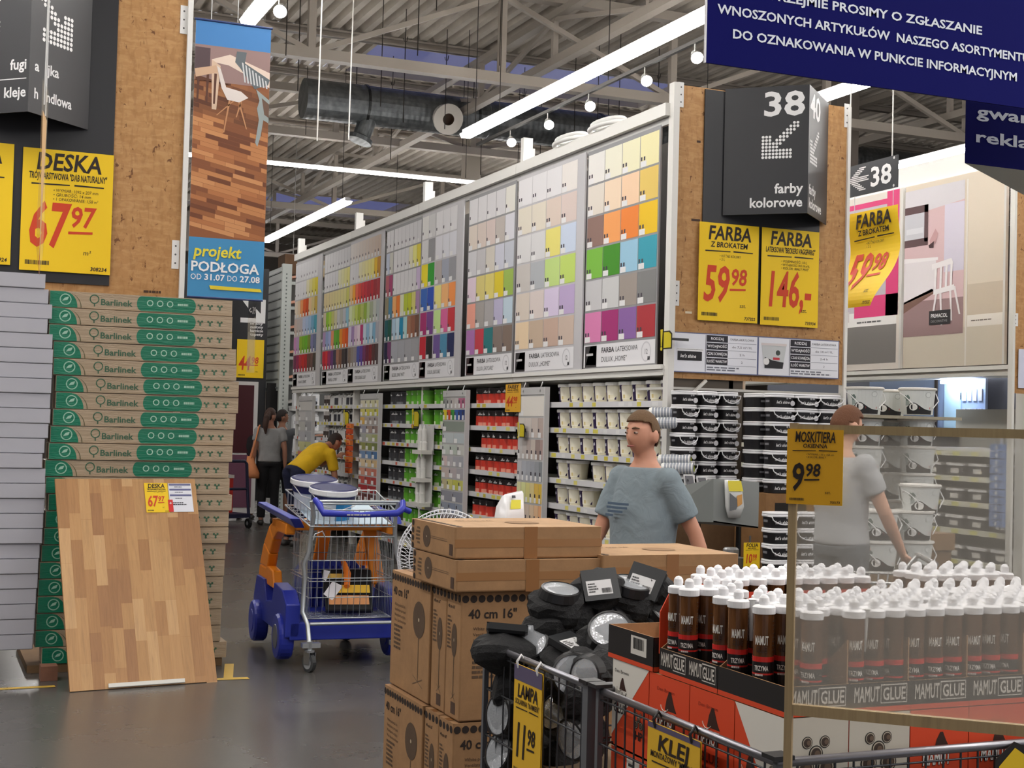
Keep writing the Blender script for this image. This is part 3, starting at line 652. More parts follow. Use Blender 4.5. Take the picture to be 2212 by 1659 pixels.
def figure(name, label, loc, rz, J, k=1.0, skin='#186,134,108,.55,0', shirt=None, pants=None, hair='#70,52,36,.8,-.5', shoe=(40, 36, 34), sleeve=.62, short=False, fat=1.0, vox=.011, bare_face=True, shirt_len=.0, collar=None):
    r = empty(name, loc, rz, label, 'person')
    V = {a: Vector(b)*k for a, b in J.items() if a not in ('F', 'U', 'curl')}; F = Vector(J['F']).normalized(); U = Vector(J.get('U', (0, 0, 1))); U = (U-F*U.dot(F)).normalized()
    lat = (V['shL']-V['shR']).normalized(); hl = (V['hipL']-V['hipR']).normalized()
    sp = [V['pel'], V['pel']*.45+V['chest']*.55, V['chest'], V['neck']]
    def rings(g, lo=0.0, hi=1.0):
        out = []
        dims = ((-.14, .150, .105), (0, .165, .115), (.28, .150*fat, .108*fat), (.55, .160*fat, .115*fat), (.8, .166, .108), (.9, .142, .09), (.97, .1, .072), (1.02, .068, .062), (1.08, .058, .058))
        for t, a, b in dims:
            if t < lo or t > hi: continue
            p = V['pel'].lerp(V['chest'], t/.72) if t <= .72 else V['chest'].lerp(V['neck'], (t-.72)/.28)
            ax = (V['chest']-V['pel']).normalized() if t < .72 else (V['neck']-V['chest']).normalized()
            la = hl.lerp(lat, max(0, min(1, t))).normalized(); fr = ax.cross(la).normalized()
            out.append((p, la*(a*k+g), fr*(b*k+g)))
        return out
    m = MB(); m.mat = skin; loft(m, rings(-.008, -.2, 1.1))
    vs, fs, HL = head_pts(V['head'], F, U, k*.97); m.add(vs, fs, None, None, True)
    limb(m, [V['neck']-Vector((0, 0, .03*k)), V['neck'].lerp(V['head'], .45), V['head']-F*.018*k-U*.03*k], [.058*k, .053*k, .056*k])
    for s in (1, -1): m.ball(V['head']+HL*s*.078*k-F*.012*k-U*.008*k, (.019*k, .028*k, .038*k), 12, 8)
    for s in 'LR':
        limb(m, [V['sh'+s], V['sh'+s].lerp(V['el'+s], .5), V['el'+s], V['el'+s].lerp(V['wr'+s], .35), V['wr'+s]], [.052*k, .047*k, .039*k, .039*k, .026*k])
        fd = (V['wr'+s]-V['el'+s]).normalized(); hand(m, V['wr'+s], fd, F.cross(fd).cross(fd)*-1 if abs(F.dot(fd)) < .9 else lat, k, J.get('curl', .5), 1 if s == 'L' else -1)
        limb(m, [V['hip'+s], V['hip'+s].lerp(V['kn'+s], .5), V['kn'+s], V['kn'+s].lerp(V['an'+s], .35), V['an'+s]], [.075*k, .068*k, .05*k, .052*k, .036*k])
    fused(m, 'body', r, vox*k, 2)
    if shirt:
        m = MB(); m.mat = shirt; loft(m, rings(.012, -.05+shirt_len, 1.0))
        for s in 'LR':
            e = V['sh'+s].lerp(V['el'+s], sleeve); limb_pts = [V['chest'].lerp(V['sh'+s], .6), V['sh'+s], V['sh'+s].lerp(V['el'+s], sleeve*.55), e]
            m.tube(limb_pts, [.09*k, .074*k, .072*k, .068*k], 14); m.ball(V['sh'+s], .07*k, 14, 10)
        fused(m, 'shirt', r, vox*k, 9)
        if collar:
            m = MB(); m.tube([V['neck']+(lat*math.cos(t*.5236)*.075+lat.cross(U)*math.sin(t*.5236)*.07)*k-Vector((0, 0, .005)) for t in range(12)], .012*k, 6, collar, 'cloth', closed=True); m.build('collar', r)
    if pants:
        m = MB(); m.mat = pants; loft(m, rings(.014, -.2, .12))
        for s in 'LR':
            e = V['kn'+s].lerp(V['an'+s], .05 if short else .93)
            m.tube([V['hip'+s]+Vector((0, 0, .06*k)), V['hip'+s], V['hip'+s].lerp(V['kn'+s], .5), V['kn'+s], e], [.095*k, .095*k, .085*k, .068*k, .064*k if not short else .075*k], 14); m.ball(V['hip'+s], .1*k, 14, 10)
        fused(m, 'trousers', r, vox*k, 3)
    for s in 'LR':
        m = MB(); m.mat = '#%d,%d,%d,.5,0' % shoe; a = V['an'+s]; t = Vector(J.get('toe', (0, -1, 0))).normalized(); la = t.cross(EZ)
        loft(m, [(a-t*.07*k-EZ*.05*k, la*.03*k, EZ*.03*k), (a-t*.02*k-EZ*.04*k, la*.042*k, EZ*.042*k), (a+t*.08*k-EZ*.048*k, la*.05*k, EZ*.032*k), (a+t*.17*k-EZ*.056*k, la*.044*k, EZ*.024*k), (a+t*.2*k-EZ*.06*k, la*.025*k, EZ*.016*k)], 14)
        m.build('shoe', r)
    m = MB(); m.mat = hair                                                   # short hair following the skull
    vs, fs, _ = head_pts(V['head'], F, U, k*1.02, 60, 52); keep = []
    def hairy(p):
        q = (p-V['head'])/k; z, y = q.dot(U), q.dot(F); return z > .052+.2*max(0, y) if y > .012 else (z > .012 if y > -.04 else z > -.058)
    for q in fs:
        if all(hairy(vs[i]) for i in q): keep.append(q)
    c = V['head']-F*.01*k; vs2 = [v+(v-c).normalized()*.004*k for v in vs]; m.add(vs2, keep, None, None, True); o = m.build('hair', r); q = o.modifiers.new('thick', 'SOLIDIFY'); q.thickness = .006*k; q.offset = -1
    m = MB()
    if bare_face:
        for s in (1, -1):
            e = V['head']+HL*s*.031*k+F*.082*k+U*.012*k
            m.ball(e-F*.003*k, (.011*k, .011*k, .007*k), 10, 8, (176, 150, 136), 'skin'); m.ball(e+F*.0055*k, (.0055*k, .0055*k, .0045*k), 8, 6, (52, 40, 32), 'gloss')
        m.build('eye', r); m = MB()
        for s in (1, -1):
            e = V['head']+F*.089*k+U*.034*k; m.tube([e+HL*s*.014*k, e+HL*s*.032*k+U*.004*k-F*.004*k, e+HL*s*.05*k-F*.017*k], [.004*k, .005*k, .003*k], 6, mat=hair)
        m.build('eyebrow', r)
        m = MB(); e = V['head']+F*.0925*k-U*.056*k; m.tube([e+HL*.024*k-F*.009*k, e+HL*.01*k, e-HL*.01*k, e-HL*.024*k-F*.009*k], [.003*k, .006*k, .006*k, .003*k], 6, (150, 84, 76), 'skin'); m.build('mouth', r)
    return r, V, HL
def standing(**kw):
    J = dict(pel=(0, 0, .95), chest=(0, .01, 1.28), neck=(0, .015, 1.475), head=(0, -.015, 1.635), shL=(.175, .01, 1.41), shR=(-.175, .01, 1.41), elL=(.225, .03, 1.13), elR=(-.225, .03, 1.13), wrL=(.24, -.03, .88), wrR=(-.24, -.03, .88),
             hipL=(.088, 0, .9), hipR=(-.088, 0, .9), knL=(.095, -.01, .49), knR=(-.095, -.01, .49), anL=(.1, .02, .085), anR=(-.1, .02, .085), F=(0, -1, 0))
    J.update(kw); return J
# man walking past in the foreground
q = PD(1392, 900, 7.25); kk = PD(1385, 890, 7.25).z/1.752
r, V, HL = figure('person', 'man in grey-blue T-shirt walking left behind the fan cartons', (q.x, q.y, 0), math.radians(-73), standing(F=(.04, -1, -.03), shL=(.168, .01, 1.405), shR=(-.168, .01, 1.405), chest=(0, .015, 1.28), neck=(0, .015, 1.49), elL=(.25, .13, 1.14), wrL=(.3, .2, .89), elR=(-.24, -.07, 1.12), wrR=(-.25, -.24, .93), hipL=(.088, 0, .9), knL=(.09, -.14, .5), anL=(.09, -.2, .085), knR=(-.09, .08, .5), anR=(-.09, .3, .12), curl=.7),
    k=kk, skin='#202,146,120,.55,0', shirt='#128,141,148,.9,.35', pants='#52,58,70,.9,.3', hair='#104,80,56,.85,-.6', sleeve=.72, fat=1.13, vox=.009)
m = MB(); m.mat = 'cloth'                                                   # faded chest print
for i, (x0, x1, z) in enumerate(((-.10, .06, 1.275), (-.11, .05, 1.255), (-.10, .02, 1.235), (-.12, -.05, 1.215))):
    for j in range(5):
        a_, b_ = x0+(x1-x0)*j/5, x0+(x1-x0)*(j+1)/5; f_ = lambda x: -.162+.9*x*x*1.2
        m.quad((a_*kk, f_(a_)*kk, z*kk), (b_*kk, f_(b_)*kk, z*kk), (b_*kk, f_(b_)*kk, (z+.012)*kk), (a_*kk, f_(a_)*kk, (z+.012)*kk), (78, 96, 116))
m.build('chest_print', r)
# man behind the mosquito screen
q = PD(1822, 930, 8.55); kk = PD(1830, 876, 8.55).z/1.752
figure('person', 'man in pale grey T-shirt seen from behind through the mosquito screen', (q.x, q.y, 0), math.radians(100), standing(F=(-.1, -1, -.28), head=(0, -.03, 1.63), elR=(-.23, -.1, 1.15), wrR=(-.21, -.27, .92), elL=(.23, -.1, 1.15), wrL=(.2, -.3, .95), curl=.6), k=kk, skin='#208,160,134,.55,0', shirt='#176,178,180,.9,.35', pants='#92,96,100,.9,.3', hair='#104,66,42,.8,-.5', sleeve=.6)
# yellow shirt, bending
q = PY(640, 1000, 18.3)
J = dict(pel=(0, .0, .93), chest=(0, -.3, 1.16), neck=(0, -.46, 1.25), head=(0, -.6, 1.31), shL=(.18, -.4, 1.19), shR=(-.18, -.4, 1.17), elL=(.2, -.55, 1.02), elR=(-.2, -.46, .88), wrL=(.1, -.7, 1.12), wrR=(-.19, -.5, .62), hipL=(.09, .03, .9), hipR=(-.09, .03, .9), knL=(.1, -.05, .49), knR=(-.1, -.05, .49), anL=(.1, .05, .085), anR=(-.1, .05, .085), F=(0, -.9, -.42), U=(0, -.4, .9))
r, V, HL = figure('person', 'man in yellow shirt and navy trousers bending towards the shelf', (q.x, q.y, 0), math.radians(112), J, k=1.05, skin='#176,124,98,.55,0', shirt='#226,182,26,.85,.3', pants='#24,28,56,.9,.3', hair='#50,42,38,.8,-.4', sleeve=.75, vox=.014, collar=(190, 50, 40))
m = MB(); m.ball(V['wrL']+Vector((0, -.09, .05)), (.04, .03, .03), 8, 6, (226, 224, 218), 'cloth'); m.build('cloth_in_hand', r)
# woman and companions at the far end
q = PZ(577, 1134, 0)
r, V, HL = figure('person', 'woman with ponytail, grey T-shirt, black trousers and orange shoulder bag', (q.x, q.y, 0), math.radians(172), standing(F=(-.75, -.7, -.05)), k=1.05, skin='#182,130,106,.55,0', shirt='#150,150,150,.9,.3', pants='#22,21,24,.9,.2', hair='#66,44,36,.7,-.5', sleeve=.55, vox=.014)
m = MB(); m.mat = '#66,44,36,.7,-.5'; h = V['head']; limb(m, [h+Vector((0.03, .09, .04)), h+Vector((.07, .15, -.02)), h+Vector((.09, .16, -.15)), h+Vector((.08, .15, -.27))], [.035, .05, .045, .015]); m.build('ponytail', r)
m = MB(); m.mat = '#206,132,84,.7,.3'; s_ = V['shL']
loft(m, [(Vector((.3, .05, 1.08)), Vector((.05, 0, 0)), Vector((0, .06, 0))), (Vector((.29, .06, .98)), Vector((.07, 0, 0)), Vector((0, .11, 0))), (Vector((.26, .08, .82)), Vector((.11, 0, 0)), Vector((0, .17, 0))), (Vector((.25, .08, .74)), Vector((.1, 0, 0)), Vector((0, .16, 0)))], 14)
m.tube([Vector((.3, .12, 1.02)), s_+Vector((0, .09, .06)), s_+Vector((-.02, 0, .085)), s_+Vector((0, -.1, .0)), Vector((.3, -.02, 1.05))], .014, 6); m.build('shoulder_bag', r)['label'] = 'orange cloth shoulder bag'
q2 = PZ(603, 1128, 0)
figure('person', 'dark-haired man beside the woman, one arm stretched to the shelf', (q2.x*.985, q2.y*.985, 0), math.radians(160), standing(F=(-.85, -.5, -.02), elR=(-.42, -.05, 1.33), wrR=(-.68, -.1, 1.38), curl=.3), k=1.04, skin='#160,112,88,.55,0', shirt='#92,94,98,.9,.3', pants='#40,40,44,.9,.2', hair='#36,28,26,.8,-.4', short=True, vox=.014)
q3 = PZ(543, 1126, 0)
r, V, HL = figure('person', 'half-hidden shopper with white and red shoulder behind the plank cartons', (q3.x, q3.y+.5, 0), math.radians(160), standing(), k=1.0, skin='#176,128,104,.55,0', shirt='#30,26,30,.9,.3', pants='#34,34,40,.9,.2', hair='#40,32,30,.8,-.4', vox=.014)
m = MB()
for s in 'LR': m.ball(V['sh'+s]+Vector((0, .0, .0)), (.098, .098, .09), 14, 10, (226, 224, 224), 'cloth'); m.tube([V['sh'+s]+Vector((.1*math.cos(t*.6), .1*math.sin(t*.6), -.03)) for t in range(11)], .012, 6, (170, 36, 40), 'cloth')
m.build('shoulder_panel', r)
# ------------------------------------------------------------------ dark trolley near them
q = PZ(536, 1141, 0)
r = empty('flatbed_trolley', (q.x, q.y, 0), math.radians(20), 'dark blue trolley standing before the woman, beside the plank cartons', 'trolley')
NV = (36, 38, 64)
m = MB(); m.tube([(0, 0, .2), (-.03, 0, .55), (-.06, 0, .98), (-.1, 0, 1.02), (-.3, 0, 1.02)], .025, 8, NV, 'painted'); m.tube([(-.6, 0, .2), (-.6, 0, 1.0), (-.5, 0, 1.02), (-.3, 0, 1.02)], .025, 8, NV, 'painted')
m.tube([(-.03, 0, .6), (-.6, 0, .6)], .02, 8, NV, 'painted'); m.build('handle_frame', r)
m = MB(); m.box((-.62, -.02, .16), (.02, 1.0, .22), NV, 'painted'); m.build('platform', r)
for x, y in ((0, 0), (-.58, 0), (0, .95), (-.58, .95)):
    m = MB(); m.T = Matrix.Translation((x, y, .075)) @ Matrix.Rotation(math.pi/2, 4, 'Y'); m.lathe([(.001, -.02), (.075, -.02), (.075, .02), (.001, .02)], 18, col=(26, 26, 28)); m.lathe([(.001, -.022), (.03, -.022), (.03, .022), (.001, .022)], 12, col=(130, 130, 132)); m.build('wheel', r)
m = MB(); m.box((-.52, .3, .221), (-.1, .7, .75), (190, 48, 40), 'paper', top=(214, 204, 196)); m.box((-.53, .29, .75), (-.09, .71, .8), (212, 206, 200), 'paper')
o = m.build('red_package'); o.matrix_world = Matrix.Translation((q.x, q.y, 0)) @ Matrix.Rotation(math.radians(20), 4, 'Z'); tag(o, 'red and white package lying on the dark blue trolley', 'package')
# ------------------------------------------------------------------ children's car shopping cart
CX, CY = 2.46, 9.2
r = empty('car_shopping_cart', (CX, CY, 0), math.radians(-3), 'child shopping cart with blue car body, orange roof and wire basket', 'shopping cart')
CHR, CB, CO = (196, 202, 206), (34, 48, 150), (236, 138, 22)
m = MB(); m.mat = 'metal'; m.col = CHR
for x in (0, .6):
    s = 1 if x else -1
    m.tube([(x, -.02, 1.12), (x-.02*s, .0, 1.02), (x-.01*s, .03, .9), (x+.02*s*0, .03, .78), (x-.03*s*-1, .04, .7), (x+.02*s, .04, .6), (x+.03*s, .04, .38), (x-.0*s, .0, .3), (x, -.06, .2), (x, -.08, .14)], .016, 8)
    m.box((x-.05, -.1, .16), (x+.07, -.04, .19))
m.tube([(0, -.02, 1.12), (.6, -.02, 1.12)], .01, 8); m.tube([(0, .03, 1.1), (.6, .03, 1.1)], .007, 6)
m.tube([(.02, .02, .3), (.58, .02, .3)], .012, 8); m.build('chrome_frame', r)
m = MB(); m.mat = 'plastic'; m.col = (40, 52, 170)
m.tube([(.02, -.03, 1.13), (.035, -.1, 1.1), (.05, -.15, 1.05), (.3, -.17, 1.04), (.55, -.15, 1.05), (.6, -.12, 1.08), (.62, -.04, 1.12)], [.02, .024, .024, .019, .024, .024, .02], 10); m.tube([(.6, -.12, 1.08), (.655, -.1, 1.06)], .02, 8)
scribble(m, (.2, -.19, 1.035), EX, EZ, .2, .012, 1, (230, 224, 190), seed=9); m.build('push_handle', r)
def wires(m, xs, ys, z0, z1, x0, x1, y0, y1, rr=.003):
    pass
m = MB(); m.mat = 'metal'; m.col = CHR                                      # upper tray basket
for z in (.95, 1.06): m.tube([(.0, 0, z), (.58, 0, z), (.62, .7, z+.1), (-.04, .7, z+.1)], .0055, 6, closed=True)
for i in range(15): x = .01+i*.04; m.tube([(x, .005, 1.06), (x, .005, .95), (-.02+i*.0445, .7, 1.05), (-.02+i*.0445, .7, 1.16)], .003, 5)
for i in range(1, 7): m.tube([(-.005*i, i*.1, .953+i*.0143), (.58+.006*i, i*.1, .953+i*.0143)], .003, 5)
for i in range(8): 
    for x in (-.003*i, .58+.004*i): m.tube([(x, i*.1, .953+i*.0143), (x, i*.1, 1.06+i*.0143)], .003, 5)
m.build('upper_tray', r)
m = MB(); m.prism([(.02, .03, .962), (.56, .03, .962), (.56, .66, 1.052), (.02, .66, 1.052)], (0, 0, .004), (196, 214, 226), 'paper'); m.build('tray_liner', r)
m = MB(); m.mat = 'metal'; m.col = CHR                                      # main basket
B0, B1, ZT, ZB = -.0, .6, .88, .33
for z, y, e in ((ZT, .02, .0), (.72, .03, 0), (.6, .035, 0), (.58, .04, 0), (.47, .05, 0), (ZB, .06, 0)):
    m.tube([(B0+.015, y, z), (B1-.015, y, z), (B1-.0, .62, z), (B0, .62, z)], .0052 if z in (ZT, ZB) else .0036, 6, closed=True)
for i in range(14): x = B0+.02+i*.043; m.tube([(x, .02, ZT), (x, .06, ZB), (x, .6, ZB), (x, .62, ZT)], .0021, 5)
for i in range(14):
    y = .05+i*.042
    for x in (B0+.01, B1-.01): m.tube([(x, y, ZT), (x, y, ZB)], .0024, 5)
for i in range(10): m.tube([(B0+.01, .08+i*.055, ZB), (B1-.01, .08+i*.055, ZB)], .0024, 5)
m.tube([(.02, .0, .86), (.03, -.005, .9), (.08, -.005, .92), (.1, .0, .88)], .005, 6); m.build('wire_basket', r)
m = MB(); m.quad((.002, .06, .6), (.002, .36, .6), (.002, .36, .88), (.002, .06, .88), (196, 160, 120), 'clear_film'); m.build('side_panel', r)
# car body
m = MB(); m.mat = 'plastic'; m.col = CB
def shell(pr, x0, x1): m.prism([(x0, y, z) for y, z in pr], (x1-x0, 0, 0))
low = [(.3, .2), (.3, .3), (.42, .3), (1.2, .25), (1.28, .3), (1.3, .5), (1.1, .52), (.95, .36), (.6, .34), (.5, .5), (.36, .52), (.24, .4), (.24, .24)]
for a_, b_ in ((-.13, -.03), (.6, .7)): shell([(.1, .2), (.1, .42), (.25, .5), (.55, .52), (.62, .38), (.85, .36), (.95, .5), (1.25, .5), (1.36, .34), (1.34, .2)], a_, b_)
m.prism([(-.1, .1, .18), (-.1, .1, .3), (-.1, .5, .34), (-.1, 1.34, .3), (-.1, 1.36, .18)], (.77, 0, 0)); 
for i in range(12): m.tube([(.07+i*.042, .66, .3), (.07+i*.042, .64, .5), (.07+i*.042, .66, .62)], .016, 6)
m.prism([(.04, .66, .3), (.04, .66, .6), (.09, .66, .66), (.47, .66, .66), (.52, .66, .6), (.52, .66, .3)], (0, .05, 0))
m.box((-.03, .3, .25), (.6, .68, .31)); m.build('car_body', r, .012, 2)
m = MB(); m.prism([(-.13, .05, 1.0), (-.2, .9, 1.06), (-.19, 1.0, 1.03), (-.08, .12, .93)], (.07, 0, 0), CB); m.build('tray_rail', r, .01, 2)
m = MB(); m.prism([(.62, .25, 1.0), (.62, .8, 1.04), (.62, .85, 1.0), (.62, .2, .95)], (.07, 0, 0), CB); m.build('tray_rail', r, .01, 2)
m = MB(); m.mat = 'plastic'; m.col = CO
def arch(x, w):
    pr = [(.3, .95), (.66, .96), (.92, .89), (1.12, .75), (1.26, .58), (1.3, .46)]; inn = [(.3, .87), (.6, .87), (.76, .8), (.88, .69), (.95, .58), (.95, .46)]
    for i in range(5): m.prism([(x, *pr[i]), (x, *pr[i+1]), (x, *inn[i+1]), (x, *inn[i])], (w, 0, 0))
    m.prism([(x, 1.0, .46), (x, 1.0, .6), (x, .74, .58), (x, .68, .46)], (w, 0, 0))
arch(-.11, .07); arch(.6, .07); m.box((-.11, .42, .89), (.67, .8, .95))
m.prism([(.5, .55, .9), (.6, .55, .9), (.66, .5, .5), (.56, .5, .5)], (0, .04, 0))
m.prism([(.28, 1.0, .9), (.38, 1.0, .9), (.36, 1.16, .5), (.26, 1.16, .5)], (0, .04, 0)); m.build('roof_frame', r, .012, 2)
for x, y, rad in ((-.11, .28, .155), (-.13, 1.12, .15), (.66, .3, .155), (.66, 1.12, .15)):
    m = MB(); m.T = Matrix.Translation((x, y, rad+.03)) @ Matrix.Rotation(math.pi/2, 4, 'Y')
    m.lathe([(.001, -.05), (.12, -.052), (rad-.012, -.05), (rad, -.035), (rad, .035), (rad-.012, .05), (.12, .052), (.001, .05)], 28, col=(36, 50, 158)); m.lathe([(.001, -.056), (.08, -.056), (.085, -.05)], 20, col=(92, 94, 104) if y < 1 and x < 0 else (36, 50, 158)); m.build('car_wheel', r)
for x, y in ((0.0, -.085), (.6, -.085), (.05, 1.2), (.55, 1.2)):
    m = MB(); m.T = Matrix.Translation((x, y, .062)) @ Matrix.Rotation(.4, 4, 'Z') @ Matrix.Rotation(math.pi/2, 4, 'Y'); m.lathe([(.001, -.016), (.042, -.018), (.062, -.014), (.062, .014), (.042, .018), (.001, .016)], 22, col=[(150, 152, 154), (70, 72, 74), (44, 45, 47), (70, 72, 74), (150, 152, 154)]); m.build('caster_wheel', r)
    m = MB(); m.mat = 'metal'; m.col = (176, 180, 184); m.T = Matrix.Translation((x, y, 0)) @ Matrix.Rotation(.4, 4, 'Z')
    for s in (-.024, .024): m.prism([(s, -.03, .055), (s, .03, .05), (s, .035, .13), (s, -.035, .13)], (.003, 0, 0))
    m.lathe([(.034, .13), (.034, .145), (.018, .15), (.018, .2)], 14); m.build('caster_fork', r)
# paint buckets, roller set in the cart
LID = (26, 32, 84)
def big_bucket(p, label):
    r = empty('paint_bucket', p, 0, label, 'paint bucket', 'big white buckets in the cart')
    m = MB(); m.lathe([(.001, 0), (.125, 0), (.148, .17), (.15, .175)], 30, fn=lambda i, a: (206, 214, 220) if a < 0 or i != 1 else ((44, 138, 196) if 4.7 < a < 5.6 else (214, 222, 228))); m.lathe([(.149, .12), (.15, .172)], 30, col=(26, 32, 84)); m.build('bucket_body', r)
    m = MB(); m.lathe([(.158, .168), (.168, .176), (.167, .205), (.162, .21), (.15, .216), (.14, .21), (.001, .21)], 30, col=[(226, 228, 230)]*3+[LID]*4, caps=False); m.build('lid', r)
    m = MB(); m.tube([(-.16, 0, .18), (-.12, -.13, .11), (0, -.172, .08), (.12, -.13, .11), (.16, 0, .18)], .004, 6, (220, 220, 220)); m.build('handle', r)
    return r
p1_ = PY(664, 1048, 9.86); p2_ = PY(702, 1066, 9.5)
b1 = big_bucket((p1_.x+.01, 9.74, 1.042), 'white paint bucket with navy lid, farther of two in the cart'); b2 = big_bucket((p2_.x+.03, 9.42, .995), 'white paint bucket with navy lid, nearer of two in the cart')
for b_ in (b1, b2): b_.rotation_euler = (math.radians(8), 0, 0)
r = empty('paint_roller_set', (2.8, 9.36, .345), math.radians(-10), 'black paint tray set with orange roller handle in the wire basket', 'paint roller set')
tl_ = Matrix.Rotation(.75, 4, 'X'); m = MB(); m.T = tl_; m.prism([(-.14, -.02, 0), (.14, -.02, 0), (.15, .3, 0), (-.15, .3, 0)], (0, 0, .035), (16, 16, 18)); m.build('tray', r, .006)
m = MB(); m.T = tl_; m.quad((-.12, .02, .037), (.12, .02, .037), (.12, .09, .037), (-.12, .09, .037), (216, 150, 96), 'paper'); m.quad((-.06, .11, .037), (.13, .11, .037), (.13, .17, .037), (-.06, .17, .037), (236, 190, 60), 'paper'); m.quad((-.12, .22, .037), (.0, .22, .037), (.0, .26, .037), (-.12, .26, .037), (196, 160, 70), 'paper'); m.build('printed_card', r)
m = MB(); m.T = tl_; m.tube([(-.01, .14, .06), (.0, .24, .06), (-.02, .34, .06)], [.018, .022, .016], 10, (240, 128, 40)); m.build('roller_handle', r)
m = MB(); m.T = tl_; m.quad((-.15, .1, .037), (-.1, .05, .038), (-.03, .16, .039), (-.09, .2, .038), (236, 236, 240), 'film'); m.quad((-.15, .22, .037), (-.13, .2, .038), (-.1, .28, .038), (-.14, .29, .037), (230, 230, 236), 'film'); m.build('painted_shine', r); r.scale = (1.15,)*3; r.location = (2.79, 9.36, .36)  # white shine on the black tray, painted as pale patches
# ------------------------------------------------------------------ far end: next aisle left, racks beyond the swatch wall
YB = 23.5
a, b = PY(480, 640, YB), PY(574, 832, YB); z1_ = 4.2
r = empty('end_panel', (0, 0, 0), 0, 'far dark end panel with white arrow, behind the plank cartons', 'end panel')
m = MB(); m.box((a.x-1.2, YB, .3), (b.x, YB+.05, z1_), (34, 35, 39), 'painted'); m.build('dark_backing_board', r)
m = MB(); c = PY(548, 672, YB); s = .3
m.mat = 'paper'; m.col = (230, 230, 230); o = Vector((c.x-.02, YB-.004, c.z)); 
m.poly([o+Vector((-.2, 0, .2)), o+Vector((-.12, 0, .22)), o+Vector((.14, 0, -.04)), o+Vector((.14, 0, .2)), o+Vector((.22, 0, .2)), o+Vector((.22, 0, -.2)), o+Vector((-.2, 0, -.2)), o+Vector((-.2, 0, -.12)), o+Vector((.06, 0, -.12))])
for i, t in enumerate(('firany', 'zasłony', 'karnisze', 'tapety')): m.text(t, PY(568, 702+i*8, YB)+Vector((0, -.004, 0)), EX, EZ, .045, .22, 'R', 1, (225, 225, 225), 'paper')
m.build('white_arrow', r)
a, b = PY(510, 815, YB-.02), PY(571, 735, YB-.02)
card_sign('price_sign', (a.x, YB-.02, a.z), EX, EZ, b.x-a.x, b.z-a.z, 'yellow price sign ending in 98 on the far dark end panel', None, title='', big='44', small='98', code='', under=False)
q = PY(487, 760, YB-.02); card_sign('price_sign', (q.x-.45, YB-.02, a.z+.1), EX, EZ, .55, b.z-a.z, 'sliver of yellow price sign behind the carton edges, far panel', None, title='', big='', unit='', under=False)
q = PY(540, 805, 20.5); m = MB(); W = .055
m.quad((q.x-W, 20.5, q.z), (q.x+W, 20.46, q.z), (q.x+W, 20.46, q.z+.82), (q.x-W, 20.5, q.z+.82), (205, 190, 150), 'clear_film'); m.quad((q.x-W+.01, 20.51, q.z+.1), (q.x+W-.01, 20.47, q.z+.1), (q.x+W-.01, 20.47, q.z+.6), (q.x-W+.01, 20.51, q.z+.6), (206, 160, 60), 'clear_film')
m.box((q.x-W, 20.47, q.z+.8), (q.x+W, 20.5, q.z+1.05), (50, 52, 58), 'painted'); m.text('<-39', (q.x, 20.465, q.z+.86), EX, EZ, .1, .1, 'C', 1, (225, 225, 225), 'paper')
for x in (-W, W): m.tube([(q.x+x, 20.485, q.z+1.05), (q.x+x, 20.485, 7.9)], .004, 4, (180, 180, 180))
tag(m.build('hanging_sign'), 'small hanging 39 sign with clear sleeve before the far price sign', 'hanging sign')
a, b = PY(528, 1050, 23.2), PY(560, 825, 23.2); m = MB()
r = empty('sample_door', (a.x, 23.25, .1), 0, 'white-framed sample door with dark red panel at the far end', 'sample door')
m = MB(); m.box((-.35, 0, 0), (b.x-a.x, .05, b.z-.1), (206, 204, 202), 'painted'); m.build('door_leaf', r)
m = MB(); m.box((-.3, -.006, 1.0), (b.x-a.x-.07, -.001, b.z-.16), (66, 16, 26), 'painted'); m.build('dark_panel', r)
m = MB(); m.box((-.3, -.006, .1), (b.x-a.x-.07, -.001, .97), (112, 70, 90), 'painted'); m.build('lower_panel', r)
a, b = PY(572, 1000, 23.45), PY(600, 828, 23.45)
m = MB(); m.box((a.x, 23.44, .35), (b.x, 23.49, b.z), (12, 11, 12), 'painted'); tag(m.build('dark_panel_board'), 'black panel left of the far perforated rack post', 'panel')
# slatted grey rack side and perforated post with sloping brackets
XA = 6.05; a0 = PY(576, 660, 24.2); 
r = empty('perforated_rack', (0, 0, 0), 0, 'pale grey perforated rack with sloping shelf brackets beyond the swatch wall', 'rack')
pa, pb = PY(576, 672, 24.4), PY(606, 662, 23.3); G = (178, 184, 180)
m = MB(); zt = pa.z
for i in range(14): zz = 2.15+i*.15; m.box((pa.x, 23.32, zz), (pa.x+.02, 24.4, zz+.14), (158, 166, 162), 'painted')
m.prism([(pa.x, 24.4, 2.15), (pb.x, 23.3, 2.15), (pb.x, 23.3, 4.2), (pa.x, 24.4, 4.2)], (.02, 0, 0), (168, 174, 170), 'painted')
for i in range(14): zz = 2.2+i*.15; m.bar((pa.x-.012, 24.4, zz), (pb.x-.012, 23.3, zz), .012, .02, (110, 116, 114), 'painted')
m.build('slatted_side', r)
m = MB(); m.box((pb.x, 23.22, 0), (pb.x+.16, 23.3, 4.28), G, 'painted')
for i in range(60): m.box((pb.x+.06, 23.215, .2+i*.066), (pb.x+.08, 23.219, .225+i*.066), (90, 96, 94), 'painted')
m.build('post', r)
